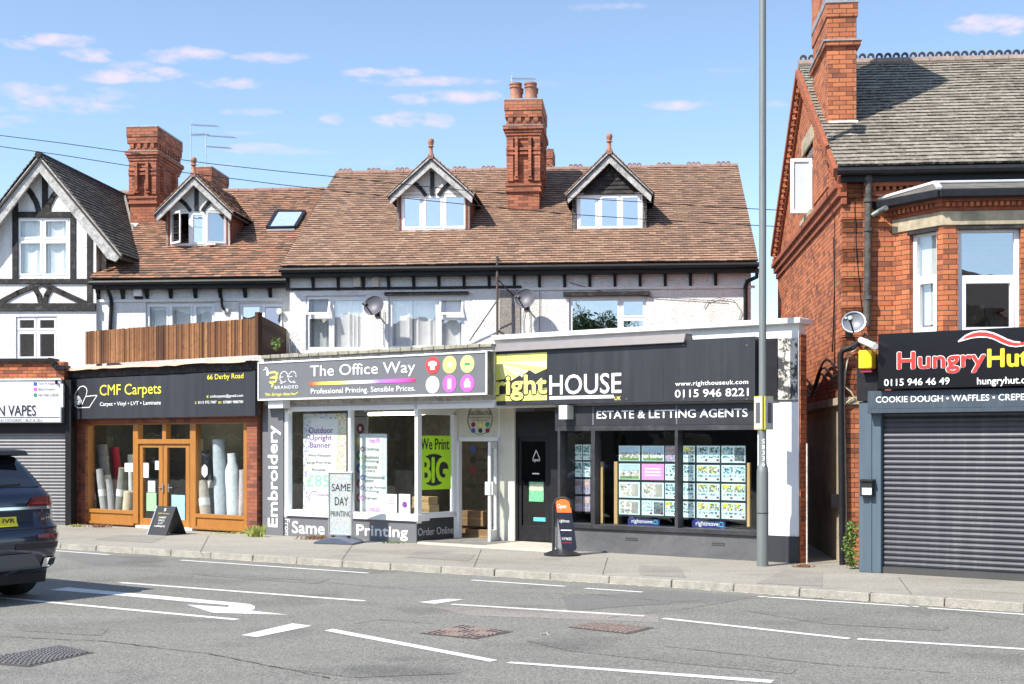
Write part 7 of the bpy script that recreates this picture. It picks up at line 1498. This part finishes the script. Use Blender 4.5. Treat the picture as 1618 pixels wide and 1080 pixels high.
text(car, 'badge_lettering', Fr2(CP(rx(.6,1.02)-.012,.6,0), CP(rx(.8,1.02)-.012,.8,0)), '55 TFSI', tuple([U3(Fr2(CP(rx(.6,1.02)-.012,.6,0), CP(rx(.8,1.02)-.012,.8,0)), CP(rx(y_,1.02)-.012,y_,0)) for y_ in (.62,.8)]+[1.0,1.03]), .004, CHR, 0, pxr=False)
# side windows, wheels
for sg in (-1, 1):
    mb = MB(); Z_ = [1.42,1.6,1.76]; X0 = [.62,.85,1.15]; X1 = [3.35,3.0,2.6]
    for z, a, b in zip(Z_, X0, X1):
        for k in range(9): x = a+(b-a)*k/8; mb.v.append(CP(x, sg*(ip(HW, z)+.008), z))
    for j in range(2):
        for k in range(8): q0 = j*9+k; mb.f.append((q0, q0+1, q0+10, q0+9))
    mb.build('side_window', CGL, car, normals=False)
    for x in (.98, 3.98):
        mb = MB(); c = CP(x, sg*.83, .38); prof = [(.37,-.13),(.385,-.1),(.385,.1),(.37,.13)]; pts = [c+rt*d for r_, d in prof]; mb.tube(pts, [r_ for r_, d in prof], 32); w_ = mb.build('tyre', mat('tyre_rubber', (.02,.02,.021), .85, var=.15, vscale=30), car, smooth=True)
        mb = MB(); mb.tube([c+rt*sg*.1, c+rt*sg*.14], [.25,.24], 24); 
        for k in range(5): a = k*math.pi*2/5; d = hd*math.cos(a)+Vector((0,0,1))*math.sin(a); mb.bar(c+rt*sg*.145, c+rt*sg*.14+d*.24, .06, .03, up=rt)
        mb.build('rim', SILV, w_)
        mb = MB(); 
        for k in range(14): a0, a1 = math.pi*k/14, math.pi*(k+1)/14; P_ = lambda a, r_, o_: CP(x+r_*math.cos(a), sg*o_, .38+r_*math.sin(a)); mb.hexa([P_(a0,.4,.95),P_(a1,.4,.95),P_(a1,.47,.95),P_(a0,.47,.95),P_(a0,.4,.995),P_(a1,.4,.995),P_(a1,.47,.99),P_(a0,.47,.99)])
        mb.build('wheel_arch', CBL, car)
    mb = MB(); mb.bar(CP(1.4,sg*.97,.4), CP(3.6,sg*.97,.4), .1, .14); mb.build('side_skirt', CBL, car)
mb = MB(); mb.hexa([CP(.35,-.85,.2),CP(.35,.85,.2),CP(4.8,.85,.2),CP(4.8,-.85,.2),CP(.3,-.85,.45),CP(.3,.85,.45),CP(4.8,.85,.45),CP(4.8,-.85,.45)]); mb.build('underbody', CBL, car)

# ------------------------------------------------------------------ the other side of the road (seen only as reflections)
OPF = Fr(-SX, -SY, 13.5); OPW = mat('shaded_brown_brick', (.1,.085,.075), .9, var=.3, vscale=3)
def opp(u0, w, label, h=5.8, m=BRICKD):
    t = thing('opposite_house', label, 'house', OPF.P(u0+w/2, .1, -4)); hl = []
    for k in range(2):
        for zz in (1.0, 3.6): a = u0+w*(.12+.48*k); hl.append((a, a+w*.26, zz, zz+1.4))
    wall(t, 'wall', OPW, OPF, [(u0, 0), (u0+w, 0), (u0+w, h), (u0, h)], hl, .25)
    for a, b, c, d in hl: mb = MB(); mb.box(OPF, a, b, c, d, -.2, -.15); f_ = mb.build('window', UPVC, t); mb = MB(); mb.box(OPF, a+.07, b-.07, c+.07, d-.07, -.15, -.14); mb.build('pane', CGL, f_)
    mb = MB(); mb.add([OPF.P(u, z, o) for u in (u0, u0+w) for z, o in ((0,-.26),(0,-8),(h,-8.2),(h+2.8,-4.1),(h,.2))], [(0,1,2,3,4),(9,8,7,6,5),(4,3,8,9),(3,2,7,8),(2,1,6,7)]); mb.build('roof', M_DECK, t)
    mb = MB(); mb.box(OPF, u0+.3, u0+1.2, h, h+4.3, -4.6, -3.6); mb.build('chimney', BRICKD, t)
x = -14
for i in range(9): opp(x, 11.2, ['plain brick house across the road behind the camera, number %s along from the right' % w for w in ('first','second','third','fourth','fifth','sixth','seventh','eighth','ninth')][i]); x += 11.4
opp(-26, 9.5, 'taller brick house across the road behind the camera, nearest the brick house side', 8.6); opp(-37, 9.5, 'taller brick house across the road behind the camera, farthest to the right', 8.2)
tp = V2(-3.2, -11.2); t = thing('opposite_tree', 'leafy tree across the road mirrored in the right upstairs window', 'tree', tp); MB().tube([tp, tp+Vector((0,0,3)), tp+Vector((.2,0,6))], [.2,.15,.08], 8).build('trunk', M_DECK, t, smooth=True)
mb = MB()
for i in range(60):
    d = Vector((random.gauss(0,1.0), random.gauss(0,.9), random.gauss(0,.8))); c = tp+Vector((0,0,7.2))+d*(1 if d.z < 1 else .8); leafy(mb, c, (.75,.75,.6), 130, .2)
mb.build('crown', mat('tree_leaves', (.05,.1,.02), .6, var=.4, vscale=2), t, normals=False)
